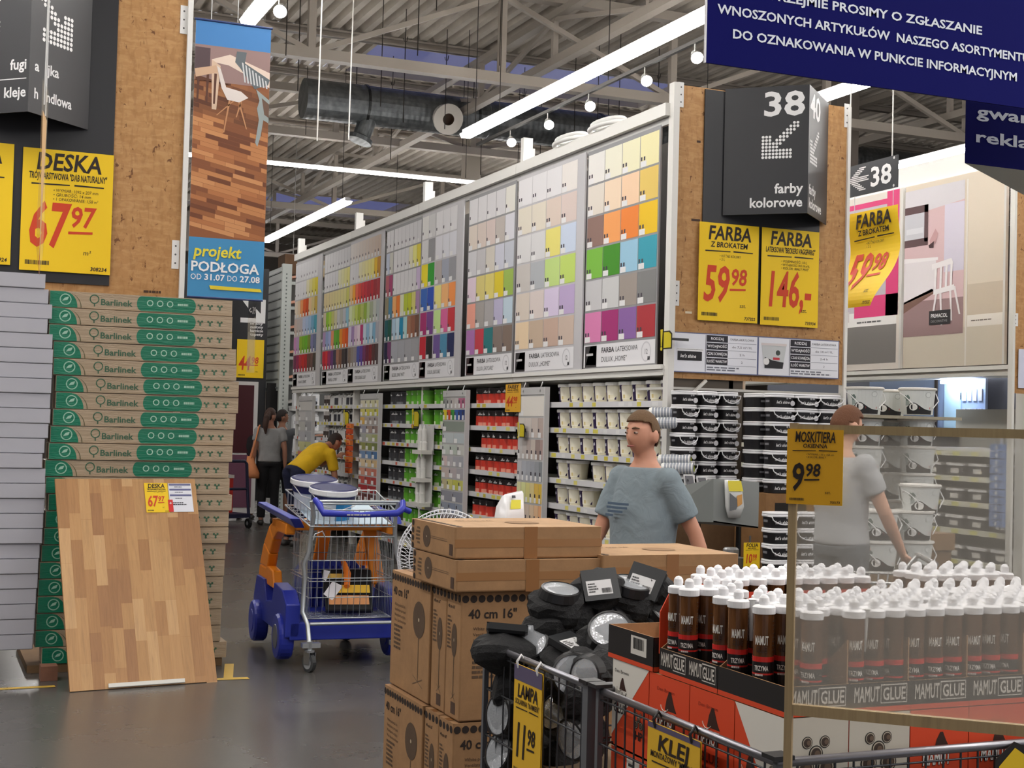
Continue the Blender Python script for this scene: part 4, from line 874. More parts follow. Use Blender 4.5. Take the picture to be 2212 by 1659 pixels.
for i in range(8):
    zz = 1.0+i*.42; m = MB(); y = 23.26
    m.prism([(pb.x+.16, y, zz), (pb.x+.5, y, zz), (pb.x+.75, y, zz+.36), (pb.x+.7, y, zz+.36), (pb.x+.47, y, zz+.06), (pb.x+.16, y, zz+.05)], (0, .03, 0), G, 'painted'); m.prism([(pb.x+.16, y, zz+.1), (pb.x+.6, y, zz+.2), (pb.x+.6, y+.5, zz+.2), (pb.x+.16, y+.5, zz+.1)], (0, 0, .04), (206, 150, 124) if i > 2 else (206, 204, 200), 'painted'); m.build('sloping_shelf', r)
m = MB(); m.box((pb.x+.2, 23.9, .1), (pb.x+1.3, 24.0, 4.1), (88, 90, 88), 'painted'); m.build('rack_back', r)
q = PY(625, 658, 24.5)
for x, c, s, l in ((0, (112, 84, 60), .35, 'brown carton on top of the far rack, left of the swatch wall'), (.4, (196, 176, 140), .28, 'pale carton on top of the far rack, touching the swatch wall')):
    m = MB(); m.box((q.x+x-.2, 24.1, 4.2), (q.x+x+.16, 24.6, 4.2+s), c, 'card'); tag(m.build('carton'), l, 'carton')
# white canisters on the far end shelf
def canister():
    r = empty('canister', (0, 0, 0), 0, 'canister', 'canister', 'white canisters on the far rack')
    m = MB(); m.box((-.1, -.07, 0), (.1, .07, .24), (222, 224, 226)); m.prism([(-.1, -.07, .24), (.1, -.07, .24), (.06, -.07, .29), (-.04, -.07, .29)], (0, .14, 0), (222, 224, 226)); m.build('canister_body', r, .015, 2)
    m = MB(); m.lathe([(.03, .285), (.03, .32), (.001, .32)], 12, c=(.06, 0, 0), col=(226, 226, 228)); m.build('cap', r)
    m = MB(); m.quad((-.06, -.072, .05), (.06, -.072, .05), (.06, -.072, .18), (-.06, -.072, .18), (190, 196, 206), 'paper'); m.disc((.03, -.0735, .1), EX, EZ, .03, 10, (40, 42, 50), 'paper'); m.build('label_patch', r); return r
ca = kids(canister()); n = 0; XR = pb.x+.3
m0 = MB()
for zz in (.75, 1.12, 1.49, 1.86): m0.box((XR-.14, 22.95, zz-.04), (XR+.5, 23.2, zz), (200, 200, 198), 'painted')
m0.box((XR-.14, 23.16, 0), (XR+.5, 23.2, 1.9), (170, 172, 172), 'painted'); m0.box((XR-.14, 22.95, 0), (XR+.5, 23.16, .06), (170, 172, 172), 'painted')
tag(m0.build('display_shelf'), 'low white display shelf holding white canisters, left of the far swatch board', 'shelf')
for j, zz in enumerate((1.86, 1.49, 1.12, .75)):
    for i in range(2):
        o = ca if n == 0 else dup(ca, (0, 0, 0)); n += 1; o.location = (XR+.0+i*.24, 23.06, zz+.001); o['label'] = 'white canister, %s of two, %s shelf from the top of the far display' % (('left', 'right')[i], ORD[j])
# ------------------------------------------------------------------ swatch wall gondola along the aisle
XF = 5.5; BY = [9.83, 12.87, 15.80, 18.62, 21.75]; SZ = [1.86, 1.625, 1.395, 1.16, .925, .685, .445, .2]
UW = Vector((0, -1, 0))                                                     # reading direction on the aisle side
NAMES = ['nearest', 'second nearest', 'third nearest', 'farthest']
for i in range(4):
    y0, y1 = BY[i], BY[i+1]
    r = empty('shelving_bay', (XF, y0, 0), 0, ['white shelving bay of the swatch wall holding white pails, nearest the camera', 'white shelving bay of the swatch wall holding red cans', 'white shelving bay of the swatch wall with black and green cans', 'farthest white shelving bay of the swatch wall, behind the yellow shirt'][i], 'shelving', 'bays of the swatch wall')
    W = y1-y0; WH = (226, 225, 220)
    m = MB(); m.box((.02, W-.06, 0), (.1, W, 4.42+.0), WH, 'painted'); m.build('upright', r)
    for z in SZ:
        m = MB(); m.box((.0, .01, z), (.55, W-.07, z+.025), WH, 'painted'); s_ = m.build('shelf', r)
        m = MB(); m.box((-.018, .01, z-.022), (-.002, W-.07, z+.028), (214, 214, 216), 'painted'); R4 = random.Random(int(z*100)+i); yy = .1
        while yy < W-.25:
            if R4.random() < .75: m.rect((-.0195, yy+.12, z-.016), UW, EZ, 0, 0, R4.choice((.07, .1)), .036, R4.choice([(216, 206, 90), (222, 212, 120), (206, 190, 70), (226, 226, 226)]) if i < 2 or R4.random() < .7 else (206, 96, 70), 'paper')
            yy += R4.uniform(.13, .26)
        m.build('price_strip', s_)
    m = MB(); m.box((.56, .0, 0), (.6, W, 4.2), (58, 54, 50), 'painted'); m.build('back_panel', r)
    m = MB(); m.box((-.05, .0, 2.09), (.56, W-.005, 2.165), (224, 223, 218), 'painted'); m.box((-.07, 0, 2.14), (-.05, W-.005, 2.175), (232, 231, 226), 'painted'); m.build('ledge', r)
    m = MB(); m.box((-.08, .0, 4.16), (.02, W-.01, 4.26), (234, 233, 228), 'painted'); m.box((-.03, .0, 4.1), (.0, W-.01, 4.16), (190, 190, 188), 'painted'); m.build('header_rail', r)
    if i in (1, 2, 3):
        pass
    m = MB(); m.box((-.03, W-.07, 4.2), (.07, W+.0, 4.52), (230, 230, 226), 'painted'); m.build('post_top', r)
for k_, (yy, l_) in enumerate(((11.0, 'white coiled tube on top of the swatch wall, near end'), (11.75, 'white coiled tube on top of the swatch wall, beside the post top'))):
    m = MB(); m.tube([(5.5+.12*math.cos(t*.35), yy+.28*math.sin(t*.35), 4.285) for t in range(18)], .022, 8, (232, 232, 230), closed=True); m.tube([(5.5+.1*math.cos(t*.35), yy+.25*math.sin(t*.35), 4.325) for t in range(18)], .02, 8, (232, 232, 230), closed=True)
    tag(m.build('coiled_tube'), l_, 'tube')
def chips(m, x, ytop, cols_w, rows, ya, yb, z0, z1, tags='a', seed=1):
    R5 = random.Random(seed); nr = len(rows); rh = (z1-z0)/nr; W = ya-yb
    for i, row in enumerate(rows):
        n = len(row); zt = z1-i*rh
        for j, c in enumerate(row):
            a = ya-W*j/n; b = ya-W*(j+1)/n; g = min(.012, .05*W/n)
            m.quad((x, a-g*.4, zt-rh+.012), (x, b+g*.4, zt-rh+.012), (x, b+g*.4, zt-.006), (x, a-g*.4, zt-.006), c, 'paper')
            w_ = min(.1, (a-b)*.42); m.quad((x-.001, a-g, zt-rh+.014), (x-.001, a-g-w_, zt-rh+.014), (x-.001, a-g-w_, zt-rh+.062), (x-.001, a-g, zt-rh+.062), (232, 232, 232), 'paper')
            if tags == 'big' or R5.random() < .8:
                for q in ((0, 1) if tags == 'big' else (0,)):
                    m.quad((x-.0018, a-g-.004-q*.05, zt-rh+.066), (x-.0018, a-g-.03-q*.05, zt-rh+.066), (x-.0018, a-g-.03-q*.05, zt-rh+.098), (x-.0018, a-g-.004-q*.05, zt-rh+.098), (70, 64, 74), 'paper')
def W_(n, base=(232, 231, 233)): return [tuple(q-k*2 for q in base) for k in range(n)]
def lerp(a, b, n): return [tuple(a[k]+(b[k]-a[k])*i/max(1, n-1) for k in range(3)) for i in range(n)]
BOARDS = {
 8: [[(235, 233, 228), (238, 236, 215), (240, 236, 200), (240, 232, 180)], [(228, 220, 208), (242, 218, 190), (245, 210, 175), (232, 200, 105)], [(145, 115, 105), (245, 165, 95), (238, 135, 55), (238, 195, 25)], [(125, 190, 65), (65, 145, 30), (155, 200, 225), (55, 160, 180)], [(200, 200, 202), (205, 206, 206), (160, 150, 142), (130, 130, 130)], [(220, 130, 180), (165, 45, 115), (140, 100, 165), (175, 50, 58)]],
 7: [W_(3, (236, 235, 237))+[(236, 231, 226)], [(232, 225, 208), (230, 222, 205), (225, 208, 195), (222, 205, 198)], [(222, 222, 222), (220, 220, 221), (235, 225, 125), (205, 218, 238)], [(205, 200, 195), (180, 185, 190), (195, 222, 135), (195, 220, 110)], [(220, 208, 195), (222, 210, 205), (218, 205, 232), (190, 170, 210)], [(235, 210, 175), (200, 178, 155), (200, 172, 155), (205, 185, 170)]],
 6: [W_(4)+[(236, 234, 225)], [(230, 218, 205), (225, 210, 200), (222, 205, 198), (200, 192, 185), (225, 225, 232)], [(215, 215, 218), (205, 203, 205), (218, 212, 200), (210, 212, 225), (200, 205, 215)], [(235, 215, 228), (225, 210, 130), (230, 215, 120), (225, 205, 40), (160, 190, 85)], [(240, 165, 145), (170, 165, 160), (175, 172, 172), (190, 185, 215), (195, 215, 228)], [(175, 115, 180), (200, 60, 75), (35, 120, 125), (135, 120, 112), (130, 112, 100)]],
 51: [[(232, 231, 228), (218, 218, 218)], [(225, 225, 226), (150, 150, 153)], [(244, 225, 20), (35, 160, 30)], [(45, 100, 185), (25, 75, 180)], [(170, 40, 110), (120, 65, 140)], [(200, 30, 50), (26, 18, 22)]],
 5: [W_(3), [(226, 226, 232), (224, 225, 232), (222, 223, 230)], [(185, 175, 170), (165, 170, 185), (150, 150, 155)], [(238, 228, 140), (245, 185, 120), (245, 150, 75)], [(200, 230, 150), (220, 100, 155), (200, 45, 55)], [(110, 85, 150), (75, 140, 175), (25, 35, 85)]],
 41: [W_(2), [(202, 212, 230), (215, 215, 205)], [(190, 100, 110), (170, 60, 110)], [(150, 140, 110), (80, 140, 170)], [(0, 90, 95), (0, 85, 70)], [(18, 22, 62), (120, 60, 110)]],
 4: [W_(7), W_(4)+[(236, 232, 200), (238, 234, 140), (230, 215, 60)], W_(6)+[(212, 192, 222)], [(245, 180, 110), (240, 130, 40), (230, 235, 200), (190, 205, 50), (195, 205, 30), (220, 215, 120), (175, 140, 180)], [(180, 210, 230), (200, 225, 240), (0, 140, 180), (180, 220, 220), (170, 115, 85), (150, 95, 70), (120, 80, 60)], lerp((176, 178, 186), (168, 168, 172), 4)],
 3: [lerp((228, 222, 218), (204, 184, 168), 10), W_(3)+lerp((236, 230, 190), (240, 228, 130), 5)+[(235, 190, 30), (200, 140, 30)], [(240, 200, 140), (245, 170, 50), (240, 110, 80), (224, 70, 54), (214, 50, 55), (200, 40, 55), (185, 30, 50), (190, 24, 40), (158, 28, 40), (170, 40, 50)], [(225, 235, 190), (212, 225, 150), (200, 215, 100), (170, 190, 60), (190, 200, 110), (150, 180, 60), (190, 210, 150), (170, 180, 150), (200, 205, 195), (180, 190, 190)], [(215, 205, 230), (170, 140, 190), (225, 200, 220), (240, 220, 230), (190, 60, 120), (205, 220, 235), (150, 190, 220), (200, 225, 240), (130, 180, 210), (180, 180, 190)], [(140, 120, 105), (148, 138, 130), (150, 140, 145), (80, 90, 170), (100, 70, 160), (120, 50, 100), (110, 25, 60), (130, 30, 40), (90, 50, 50), (80, 60, 60)]],
 2: [W_(9), W_(5)+lerp((232, 230, 196), (232, 226, 140), 4), lerp((226, 208, 160), (226, 218, 150), 8)+[(216, 212, 110)], [(215, 200, 170), (150, 200, 60), (180, 210, 80), (200, 200, 120), (215, 210, 170), (205, 205, 205), (190, 190, 180), (200, 200, 205), (150, 200, 220)], [(180, 150, 190), (150, 170, 210), (170, 180, 225), (230, 150, 110), (110, 180, 60), (100, 170, 50), (235, 150, 50), (235, 110, 40), (225, 90, 30)], [(200, 40, 60), (210, 50, 60), (160, 50, 100), (110, 60, 120), (66, 62, 84), (170, 120, 100), (130, 90, 70), (70, 60, 60), (50, 40, 45)]],
 1: [W_(8), W_(4)+lerp((230, 224, 190), (222, 205, 60), 4), [(235, 220, 200), (230, 205, 176), (240, 160, 100), (225, 100, 50), (206, 84, 40), (235, 200, 150), (220, 200, 140), (200, 170, 80)], [(210, 190, 180), (204, 192, 186), (200, 190, 190), (190, 200, 225), (176, 196, 226), (160, 190, 220), (120, 170, 200), (80, 160, 180)], [(200, 140, 190), (190, 160, 196), (150, 190, 60), (120, 180, 50), (110, 180, 50), (130, 150, 60), (130, 130, 170), (110, 120, 150)], [(120, 50, 90), (150, 40, 90), (190, 50, 70), (200, 40, 50), (176, 40, 50), (110, 70, 66), (110, 80, 75), (70, 65, 60)]]}
def board(idx, ya, yb, sets, front, margin, title, label, can):
    x = XF-.06 if front else XF-.035
    r = empty('colour_swatch_board', (x, yb-margin, 2.176), 0, label, 'swatch board', 'large colour swatch boards above the shelves')
    o = Vector((-x, -(yb-margin), -2.176)); T = Matrix.Translation(o)
    m = MB(); m.box((0, 0, 0), (.015, ya-yb+margin, 1.94), (196, 195, 198) if front else (150, 150, 152), 'painted'); m.build('board_panel', r)
    m = MB(); m.T = T; n = sum(len(BOARDS[s][0]) for s in sets); y = ya-.015; big = 'big' if idx >= 7 else 'a'
    for s in sets:
        f = (ya-yb-.03)*(len(BOARDS[s][0])/n); chips(m, x-.002, 0, 0, BOARDS[s], y, y-f+(.02 if len(sets) > 1 else 0), 2.395, 4.085, big, idx); y -= f
    m.build('colour_samples', r)
    m = MB(); m.T = T; m.mat = 'paper'; W = ya-yb
    m.quad((x-.002, ya-.01, 2.19), (x-.002, yb+.01, 2.19), (x-.002, yb+.01, 2.385), (x-.002, ya-.01, 2.385), (230, 230, 233))
    p = Vector((x-.0035, ya, 2.19))
    if W > 1:
        m.text(title[0], p+UW*W*.27+EZ*.12, UW, EZ, .042, W*.18, 'L', 1, (60, 60, 64)); m.text(title[1], p+UW*W*.47+EZ*.12, UW, EZ, .042, W*.3, 'L', 0, (90, 90, 94)); m.text(title[2], p+UW*W*.27+EZ*.04, UW, EZ, .042, W*.36, 'L', 0, (90, 90, 94))
    m.disc(p+UW*(W*.88)+EZ*.1, UW, EZ, .072, 20, (206, 206, 210), r2=.084); m.text('12', p+UW*(W*.88)+EZ*.08, UW, EZ, .04, None, 'C', 1, (150, 150, 154)); m.rect(p+EZ*.03, UW, EZ, W*.9, 0, W*.93, .03, (120, 120, 124))
    c1, c2 = can; m.rect(p+EZ*.0, UW, EZ, W*.03, 0, W*.2, .185, c1); m.quad(p+UW*W*.04+EZ*.02, p+UW*W*.19+EZ*.015, p+UW*W*.2+EZ*.18, p+UW*W*.11+EZ*.185, c2); m.rect(p+Vector((-.001, 0, .1)), UW, EZ, W*.05, 0, W*.15, .02, (200, 200, 200))
    m.build('title_strip', r)
DK, RDC, GRC = ((52, 48, 50), (96, 92, 92)), ((60, 40, 40), (196, 60, 54)), ((50, 56, 44), (110, 150, 60))
board(8, 11.31, 9.98, (8,), False, 0, ('FARBA', 'LATEKSOWA', 'DULUX „HOME”'), 'big swatch board nearest the 38 end panel, with orange, green and red squares', DK)
board(7, 12.83, 11.45, (7,), True, .14, ('FARBA', 'LATEKSOWA', 'DULUX „HOME”'), 'big swatch board second from the near end, mostly pastel squares', DK)
board(6, 14.24, 12.94, (6,), False, 0, ('FARBA', 'LATEKSOWA', 'DULUX „EASYCARE”'), 'big swatch board third from the near end, five columns above the red cans', RDC)
board(5, 15.70, 14.49, (51, 5), True, .15, ('FARBA', 'LATEKSOWA', 'DULUX „EASYCARE”'), 'big swatch board with a vivid yellow, green, blue and black double column', RDC)
board(4, 17.14, 15.76, (41, 4), False, 0, ('FARBA', 'LATEKSOWA', 'BECKERS „SMART MATT”'), 'big swatch board fifth from the near end, dark teal column at its left', GRC)
board(3, 18.67, 17.27, (3,), True, .1, ('FARBA', 'LATEKSOWA', 'BECKERS „DESIGNERS COLOUR”'), 'big swatch board third from the far end, row of reds and purples', DK)
board(2, 20.08, 18.74, (2,), False, 0, ('FARBA', 'LATEKSOWA', 'TIKKURILA „OPTIMA”'), 'big swatch board second from the far end, many narrow strips', DK)
board(1, 21.69, 20.32, (1,), True, .2, ('FARBA', 'LATEKSOWA', 'MAGNAT „CERAMIC”'), 'big swatch board at the far end of the wall, above the end sample panel', DK)
# hanging sample panels at the left of each bay
def lower_panel(ya, yb, rows, label, ztop=2.03, zbot=.28):
    x = XF-.07
    r = empty('sample_panel', (x, yb, zbot), 0, label, 'sample panel', 'hanging colour sample panels at shelf height'); T = Matrix.Translation((-x, -yb, -zbot))
    m = MB(); m.T = T; m.box((x, yb, zbot), (x+.012, ya, ztop), (184, 184, 184), 'painted'); m.box((x-.02, yb-.02, zbot), (x+.03, yb, ztop), (206, 206, 206), 'painted'); m.box((x-.006, yb, ztop-.07), (x, ya, ztop), (196, 196, 196), 'painted'); m.build('panel_sheet', r)
    m = MB(); m.T = T; chips(m, x-.002, 0, 0, rows, ya-.01, yb+.01, zbot+.02, ztop-.08, 'a', len(rows)); m.build('colour_samples', r)
    m = MB(); m.T = T
    for y in (yb+.12, ya-.12): m.tube([(x, y, ztop), (x+.02, y, ztop+.05)], .008, 6, (180, 180, 180), 'metal'); m.disc((x-.008, y, ztop-.035), UW, EZ, .012, 8, (220, 220, 220), 'metal')
    m.build('hook', r)
B_ = (90, 160, 184)
lower_panel(12.66, 12.02, [[(228, 224, 216)], [(214, 208, 200), (214, 206, 200), (206, 194, 186), (190, 174, 166)], [(200, 196, 194), (196, 188, 184), (190, 176, 170), (206, 194, 184), (160, 140, 134), (176, 152, 146)], [(196, 196, 200), (180, 184, 192), (170, 174, 182), (166, 170, 178), (156, 160, 166), (140, 146, 150)], [(226, 222, 170), (222, 226, 160), (220, 214, 140), (226, 210, 150), (226, 190, 90), (220, 186, 70)], [(216, 200, 186), (222, 206, 180), (214, 196, 180), (226, 200, 170), (230, 190, 150), (232, 176, 130)], [(216, 130, 90), (214, 110, 74), (150, 178, 200), B_, B_], [B_, (80, 152, 178), B_]], 'sample panel before the white pails, turquoise squares at its foot')
lower_panel(14.80, 14.07, [[(150, 154, 152), (176, 176, 172), (196, 190, 186), (206, 200, 198), (186, 110, 140), (180, 96, 130)], [(222, 206, 40), (206, 80, 40), (60, 150, 60), (60, 100, 170), (40, 70, 140), (30, 56, 120)], [(140, 150, 140)], [(196, 204, 206), (190, 200, 204)], [(200, 208, 200), (190, 200, 190), (206, 206, 200)], [(216, 196, 194), (190, 186, 190), (176, 176, 184), (170, 172, 180)], [(206, 190, 184), (190, 180, 182), (176, 172, 178)], [(200, 190, 150), (210, 206, 120), (200, 200, 90), (206, 204, 110)], [(150, 150, 160), (146, 148, 160)], [(150, 156, 170), (140, 150, 170), (150, 160, 176)], [(140, 130, 130), (130, 124, 126), (120, 118, 122)], [(110, 104, 110), (104, 100, 106)], [(150, 40, 76)]], 'tall grey sample panel left of the red cans, maroon strip at its foot')
lower_panel(17.97, 17.12, [[(220, 216, 190), (220, 218, 180), (214, 212, 170), (222, 216, 170)], [(216, 210, 120), (214, 206, 90), (206, 204, 110), (206, 200, 80)], [(220, 176, 90), (180, 170, 160), (176, 166, 160), (170, 160, 156)], [(160, 160, 176), (170, 150, 140), (150, 130, 124)], [(176, 180, 176), (180, 186, 150), (170, 176, 120)], [(150, 154, 90), (136, 146, 80), (120, 130, 74)], [(120, 150, 190), (100, 140, 186), (80, 120, 170)], [(226, 206, 170), (220, 196, 150), (214, 186, 140)], [(220, 160, 136), (206, 130, 110), (200, 120, 104)], [(196, 90, 80), (180, 70, 64), (170, 60, 60)], [(176, 50, 56), (160, 44, 50)], [(120, 66, 60), (110, 56, 52), (96, 50, 46)], [(36, 84, 106), (30, 70, 92)], [(196, 194, 176), (190, 188, 170)], [(196, 190, 186), (186, 180, 176)]], 'sample panel left of the green cans, red and navy strips')
lower_panel(21.2, 20.36, [[(206, 204, 200)], [(200, 198, 196), (190, 190, 190)], [(196, 196, 190), (170, 170, 172)], [(186, 186, 190), (176, 178, 182)], [(206, 204, 150), (196, 196, 140)], [(216, 130, 100), (206, 196, 150)], [(222, 170, 140), (190, 60, 80)], [(190, 186, 184)], [(176, 176, 180)], [(170, 168, 168)], [(160, 160, 166)]], 'sample panel at the far end of the shelves, behind the outstretched arm')
# stock on the shelves
def pail(): 
    r = empty('white_paint_pail', (0, 0, 0), 0, 'pail', 'paint pail', 'white paint pails on the nearest bay')
    def fn(i, a):
        if a < 0: return (226, 224, 214)
        a = math.degrees(a) % 360
        return (46, 32, 72) if 158 < a < 188 else (222, 216, 190) if i < 1 else (226, 222, 200)
    m = MB(); m.lathe([(.086, 0), (.1, .15)], 26, fn=fn); 
    for k in range(6):                                                      # pale label over the front of the pail
        a0, a1 = math.radians(191+k*11), math.radians(191+(k+1)*11); P0 = lambda a, z: (math.cos(a)*(.0885+.0935*z), math.sin(a)*(.0885+.0935*z), z)
        m.quad(P0(a0, .02), P0(a1, .02), P0(a1, .135), P0(a0, .135), (236, 232, 214), 'paper')
        if k in (1, 2, 3): m.quad(*[tuple(c*1.006 if j < 2 else c for j, c in enumerate(p)) for p in (P0(a0, .03), P0(a1, .03), P0(a1, .06), P0(a0, .06))], (216, 200, 140) if k == 1 else (232, 226, 200), 'paper')
    a0, a1 = math.radians(240), math.radians(250); m.quad(*[tuple(c*1.004 if j < 2 else c for j, c in enumerate(p)) for p in (P0(a0, .02), P0(a1, .02), P0(a1, .05), P0(a0, .03))], (56, 40, 76), 'paper')
    m.quad(*[tuple(c*1.01 if j < 2 else c for j, c in enumerate(p)) for p in (P0(math.radians(164), .08), P0(math.radians(182), .085), P0(math.radians(180), .11), P0(math.radians(166), .1))], (206, 206, 216), 'paper')
    m.build('pail_body', r)
    m = MB(); m.lathe([(.104, .142), (.107, .15), (.107, .168), (.1, .172), (.001, .17)], 26, col=(236, 236, 234)); m.build('lid', r); return r
pa_ = kids(pail()); cnt = 0
for si in range(6):
    z = SZ[si]+.026; n = 9
    for j in range(n):
        if (si, j) in ((4, 5), (3, 6)): continue
        o = pa_ if cnt == 0 else dup(pa_, (0, 0, 0)); cnt += 1
        o.location = (XF+.125, 9.96+.247*j+rnd.uniform(-.012, .012), z); o.rotation_euler.z = rnd.uniform(-.2, .2)
        o['label'] = 'white paint pail, %s from the near end, %s shelf from the top' % (ORD[j], ORD[si])
m = MB()
for j in range(9): m.lathe([(.09, 0), (.1, .15), (.1, .16)], 16, c=(XF+.42, 10.05+j*.3, 1.886), col=(176, 164, 140))
tag(m.build('stored_pails'), 'dim beige pails deep on the top shelf behind the front row', 'paint pail', kind='stuff')
def can(name, body, top, hh, rr, lab=None, spout=False):
    r = empty(name, (0, 0, 0), 0, 'can', 'paint can', None)
    def fn(i, a):
        if a < 0: return top
        a = math.degrees(a) % 360
        if lab and i == 0 and 176 < a < 232: return lab
        return body if i < 2 else top
    m = MB(); m.lathe([(rr, 0), (rr, hh*.22), (rr, hh*.62), (rr, hh*.92)], 24, fn=fn)
    a0, a1 = math.radians(175), math.radians(212); q = rr*1.01
    for k in range(3):
        b0, b1 = a0+(a1-a0)*k/3, a0+(a1-a0)*(k+1)/3
        m.quad((q*math.cos(b0), q*math.sin(b0), hh*.68), (q*math.cos(b1), q*math.sin(b1), hh*.68), (q*math.cos(b1), q*math.sin(b1), hh*(.84 if k == 1 else .78)), (q*math.cos(b0), q*math.sin(b0), hh*(.84 if k == 1 else .74)), (206, 206, 206), 'paper')
    m.build('can_body', r); m = MB(); m.lathe([(rr*1.03, hh*.9), (rr*1.04, hh*.97), (rr*.9, hh), (rr*.86, hh*.96), (.001, hh*.96)], 20, col=tuple(min(255, c+18) for c in top)); m.build('lid', r)
    return kids(r)
red = can('red_paint_can', (196, 58, 44), (34, 30, 32), .165, .076, (222, 150, 130)); cnt = 0
for si in range(7):
    for j in range(7):
        if rnd.random() < .05: continue
        o = red if cnt == 0 else dup(red, (0, 0, 0)); cnt += 1; o.location = (XF+.09+rnd.uniform(0, .02), 12.98+.172*j+rnd.uniform(-.02, .02), SZ[si]+.026); o.rotation_euler.z = rnd.uniform(-.5, .5); o['group'] = 'red and black paint cans'
        o['label'] = 'red paint can with black top, %s from the near end, %s shelf from top' % (ORD[j], ORD[si])
green = can('green_paint_can', (96, 168, 48), (84, 150, 46), .17, .08, (206, 214, 190)); dark = can('dark_paint_can', (58, 58, 62), (40, 40, 44), .16, .085, (120, 124, 128)); n1 = n2 = 0
def put(kind, x, y, z, label, group):
    global n1, n2
    if kind is green: o = green if n1 == 0 else dup(green, (0, 0, 0)); n1 += 1
    else: o = dark if n2 == 0 else dup(dark, (0, 0, 0)); n2 += 1
    o.location = (x, y, z); o.rotation_euler.z = rnd.uniform(-.5, .5); o['label'] = label; o['group'] = group
for si in range(7):
    for j in range(3):
        if si in (3, 4) and j < 2: continue
        k_ = green if (j > 0 or si > 4) else red
        if k_ is green: put(green, XF+.1, 14.92+.2*j, SZ[si]+.026, 'green paint can, %s from the maroon-footed panel, %s shelf from top' % (ORD[j], ORD[si]), 'green paint cans')
        else:
            o = dup(red, (XF+.1, 14.92, SZ[si]+.026), 0, 'red paint can left of the maroon-footed panel, %s shelf from top' % ORD[si], 'red and black paint cans')
    for j in range(7):
        k_ = green if j < 4 else dark
        put(k_, XF+.1, 15.74+.2*j, SZ[si]+.026, '%s paint can, %s from near end of third bay, %s shelf from top' % ('green' if k_ is green else 'dark grey', ORD[j], ORD[si]), 'green paint cans' if k_ is green else 'dark grey paint cans')
    for j in range(2): put(dark, XF+.12, 18.1+.22*j, SZ[si]+.026, 'dark grey can left of red-navy panel, %s of two, %s shelf from top' % (('right', 'left')[j], ORD[si]), 'dark grey paint cans')
def jug():
    r = empty('white_plastic_jug', (0, 0, 0), 0, 'jug', 'jug', 'white jugs on the far bay')
    m = MB(); m.lathe([(.085, 0), (.09, .01), (.09, .11), (.05, .15), (.03, .155), (.03, .175), (.001, .175)], 18, fn=lambda i, a: (60, 60, 66) if (i == 1 and 2.9 < a < 3.6) else (206, 206, 204)); m.build('jug_body', r)
    m = MB(); m.tube([(-.04, -.03, .15), (-.07, -.05, .16), (-.08, -.06, .12)], .008, 6, (206, 206, 204)); m.build('handle', r); return kids(r)
ju = jug(); sm = can('small_dark_bottle', (70, 60, 56), (206, 200, 196), .15, .04, (210, 206, 200)); c1 = c2 = 0
for si in range(7):
    for j in range(6):
        if si in (4,) and j < 2: continue
        o = ju if c1 == 0 else dup(ju, (0, 0, 0)); c1 += 1; o.location = (XF+.11, 18.75+.205*j, SZ[si]+.026); o.rotation_euler.z = rnd.uniform(-.6, .6); o['label'] = 'white plastic jug in farthest bay, %s from near end, %s shelf from top' % (ORD[j], ORD[si])
    for j in range(2):
        o = sm if c2 == 0 else dup(sm, (0, 0, 0)); c2 += 1; o.location = (XF+.08, 20.02+.14*j, SZ[si]+.026); o['label'] = 'small dark bottle in farthest bay, %s of two, %s shelf from top' % (('right', 'left')[j], ORD[si]); o['group'] = 'small dark bottles on the far bay'
# orange clip strip, yellow price holders, roller sleeves
q = PX(752, 950, XF-.1); m = MB(); zz = q.z
for i in range(9): m.box((XF-.1, q.y-.11+.015*(i % 2), .97+i*.075), (XF-.06, q.y+.11, 1.035+i*.075), [(226, 110, 46), (214, 84, 40), (232, 130, 60)][i % 3], 'paper'); m.quad((XF-.101, q.y+.05, .98+i*.075), (XF-.101, q.y-.05, .98+i*.075), (XF-.101, q.y-.05, 1.0+i*.075), (XF-.101, q.y+.05, 1.0+i*.075), (190, 60, 30), 'paper')
m.box((XF-.09, q.y-.01, .95), (XF-.08, q.y+.01, 1.7), (200, 200, 200)); tag(m.build('clip_strip'), 'orange product clip strip hanging before the far bay', 'clip strip')
def yellow_holder(px, py, x, label, s=1.0):
    q = PX(px, py, x); r = empty('yellow_price_holder', (x, q.y, q.z), 0, label, 'price holder', 'yellow bottle-shaped price holders')
    m = MB(); P_ = [(.0, -.075), (.14, -.075), (.14, .05), (.1, .075), (.0, .075)]
    m.prism([Vector((0, -a*s, b*s)) for a, b in P_], (.004, 0, 0), (36, 34, 20), 'paper'); m.poly([Vector((-.002, -(a*.88+.008)*s, b*.86*s)) for a, b in P_][::1], (208, 190, 30), 'paper')
    m.build('card', r); m = MB(); m.prism([Vector((-.001, .045*s, .09*s)), Vector((-.001, .01*s, .09*s)), Vector((-.001, .02*s, -.05*s)), Vector((-.001, .035*s, -.05*s))], (-.003, 0, 0), (208, 190, 30), 'paper'); m.disc((-.003, .027*s, -.07*s), UW, EZ, .017*s, 10, (208, 190, 30), 'paper'); m.build('exclamation_mark', r)
    m = MB(); m.box((.003, -.05, .0), (.05 if px != 1433 else .2, -.04, .02), (60, 60, 60)); m.build('clip', r)
yellow_holder(745, 904, XF-.025, 'yellow exclamation price holder in the farthest bay', 1.35); yellow_holder(894, 905, XF-.025, 'yellow exclamation price holder before the green cans', 1.35); yellow_holder(1122, 930, XF-.12, 'yellow price holder on the post beside the red cans', .9); yellow_holder(1433, 735, XF-.1, 'yellow price holder on the white post beside the 38 panel', .95)
a, b = PX(1091, 890, XF-.08), PX(1125, 829, XF-.08)
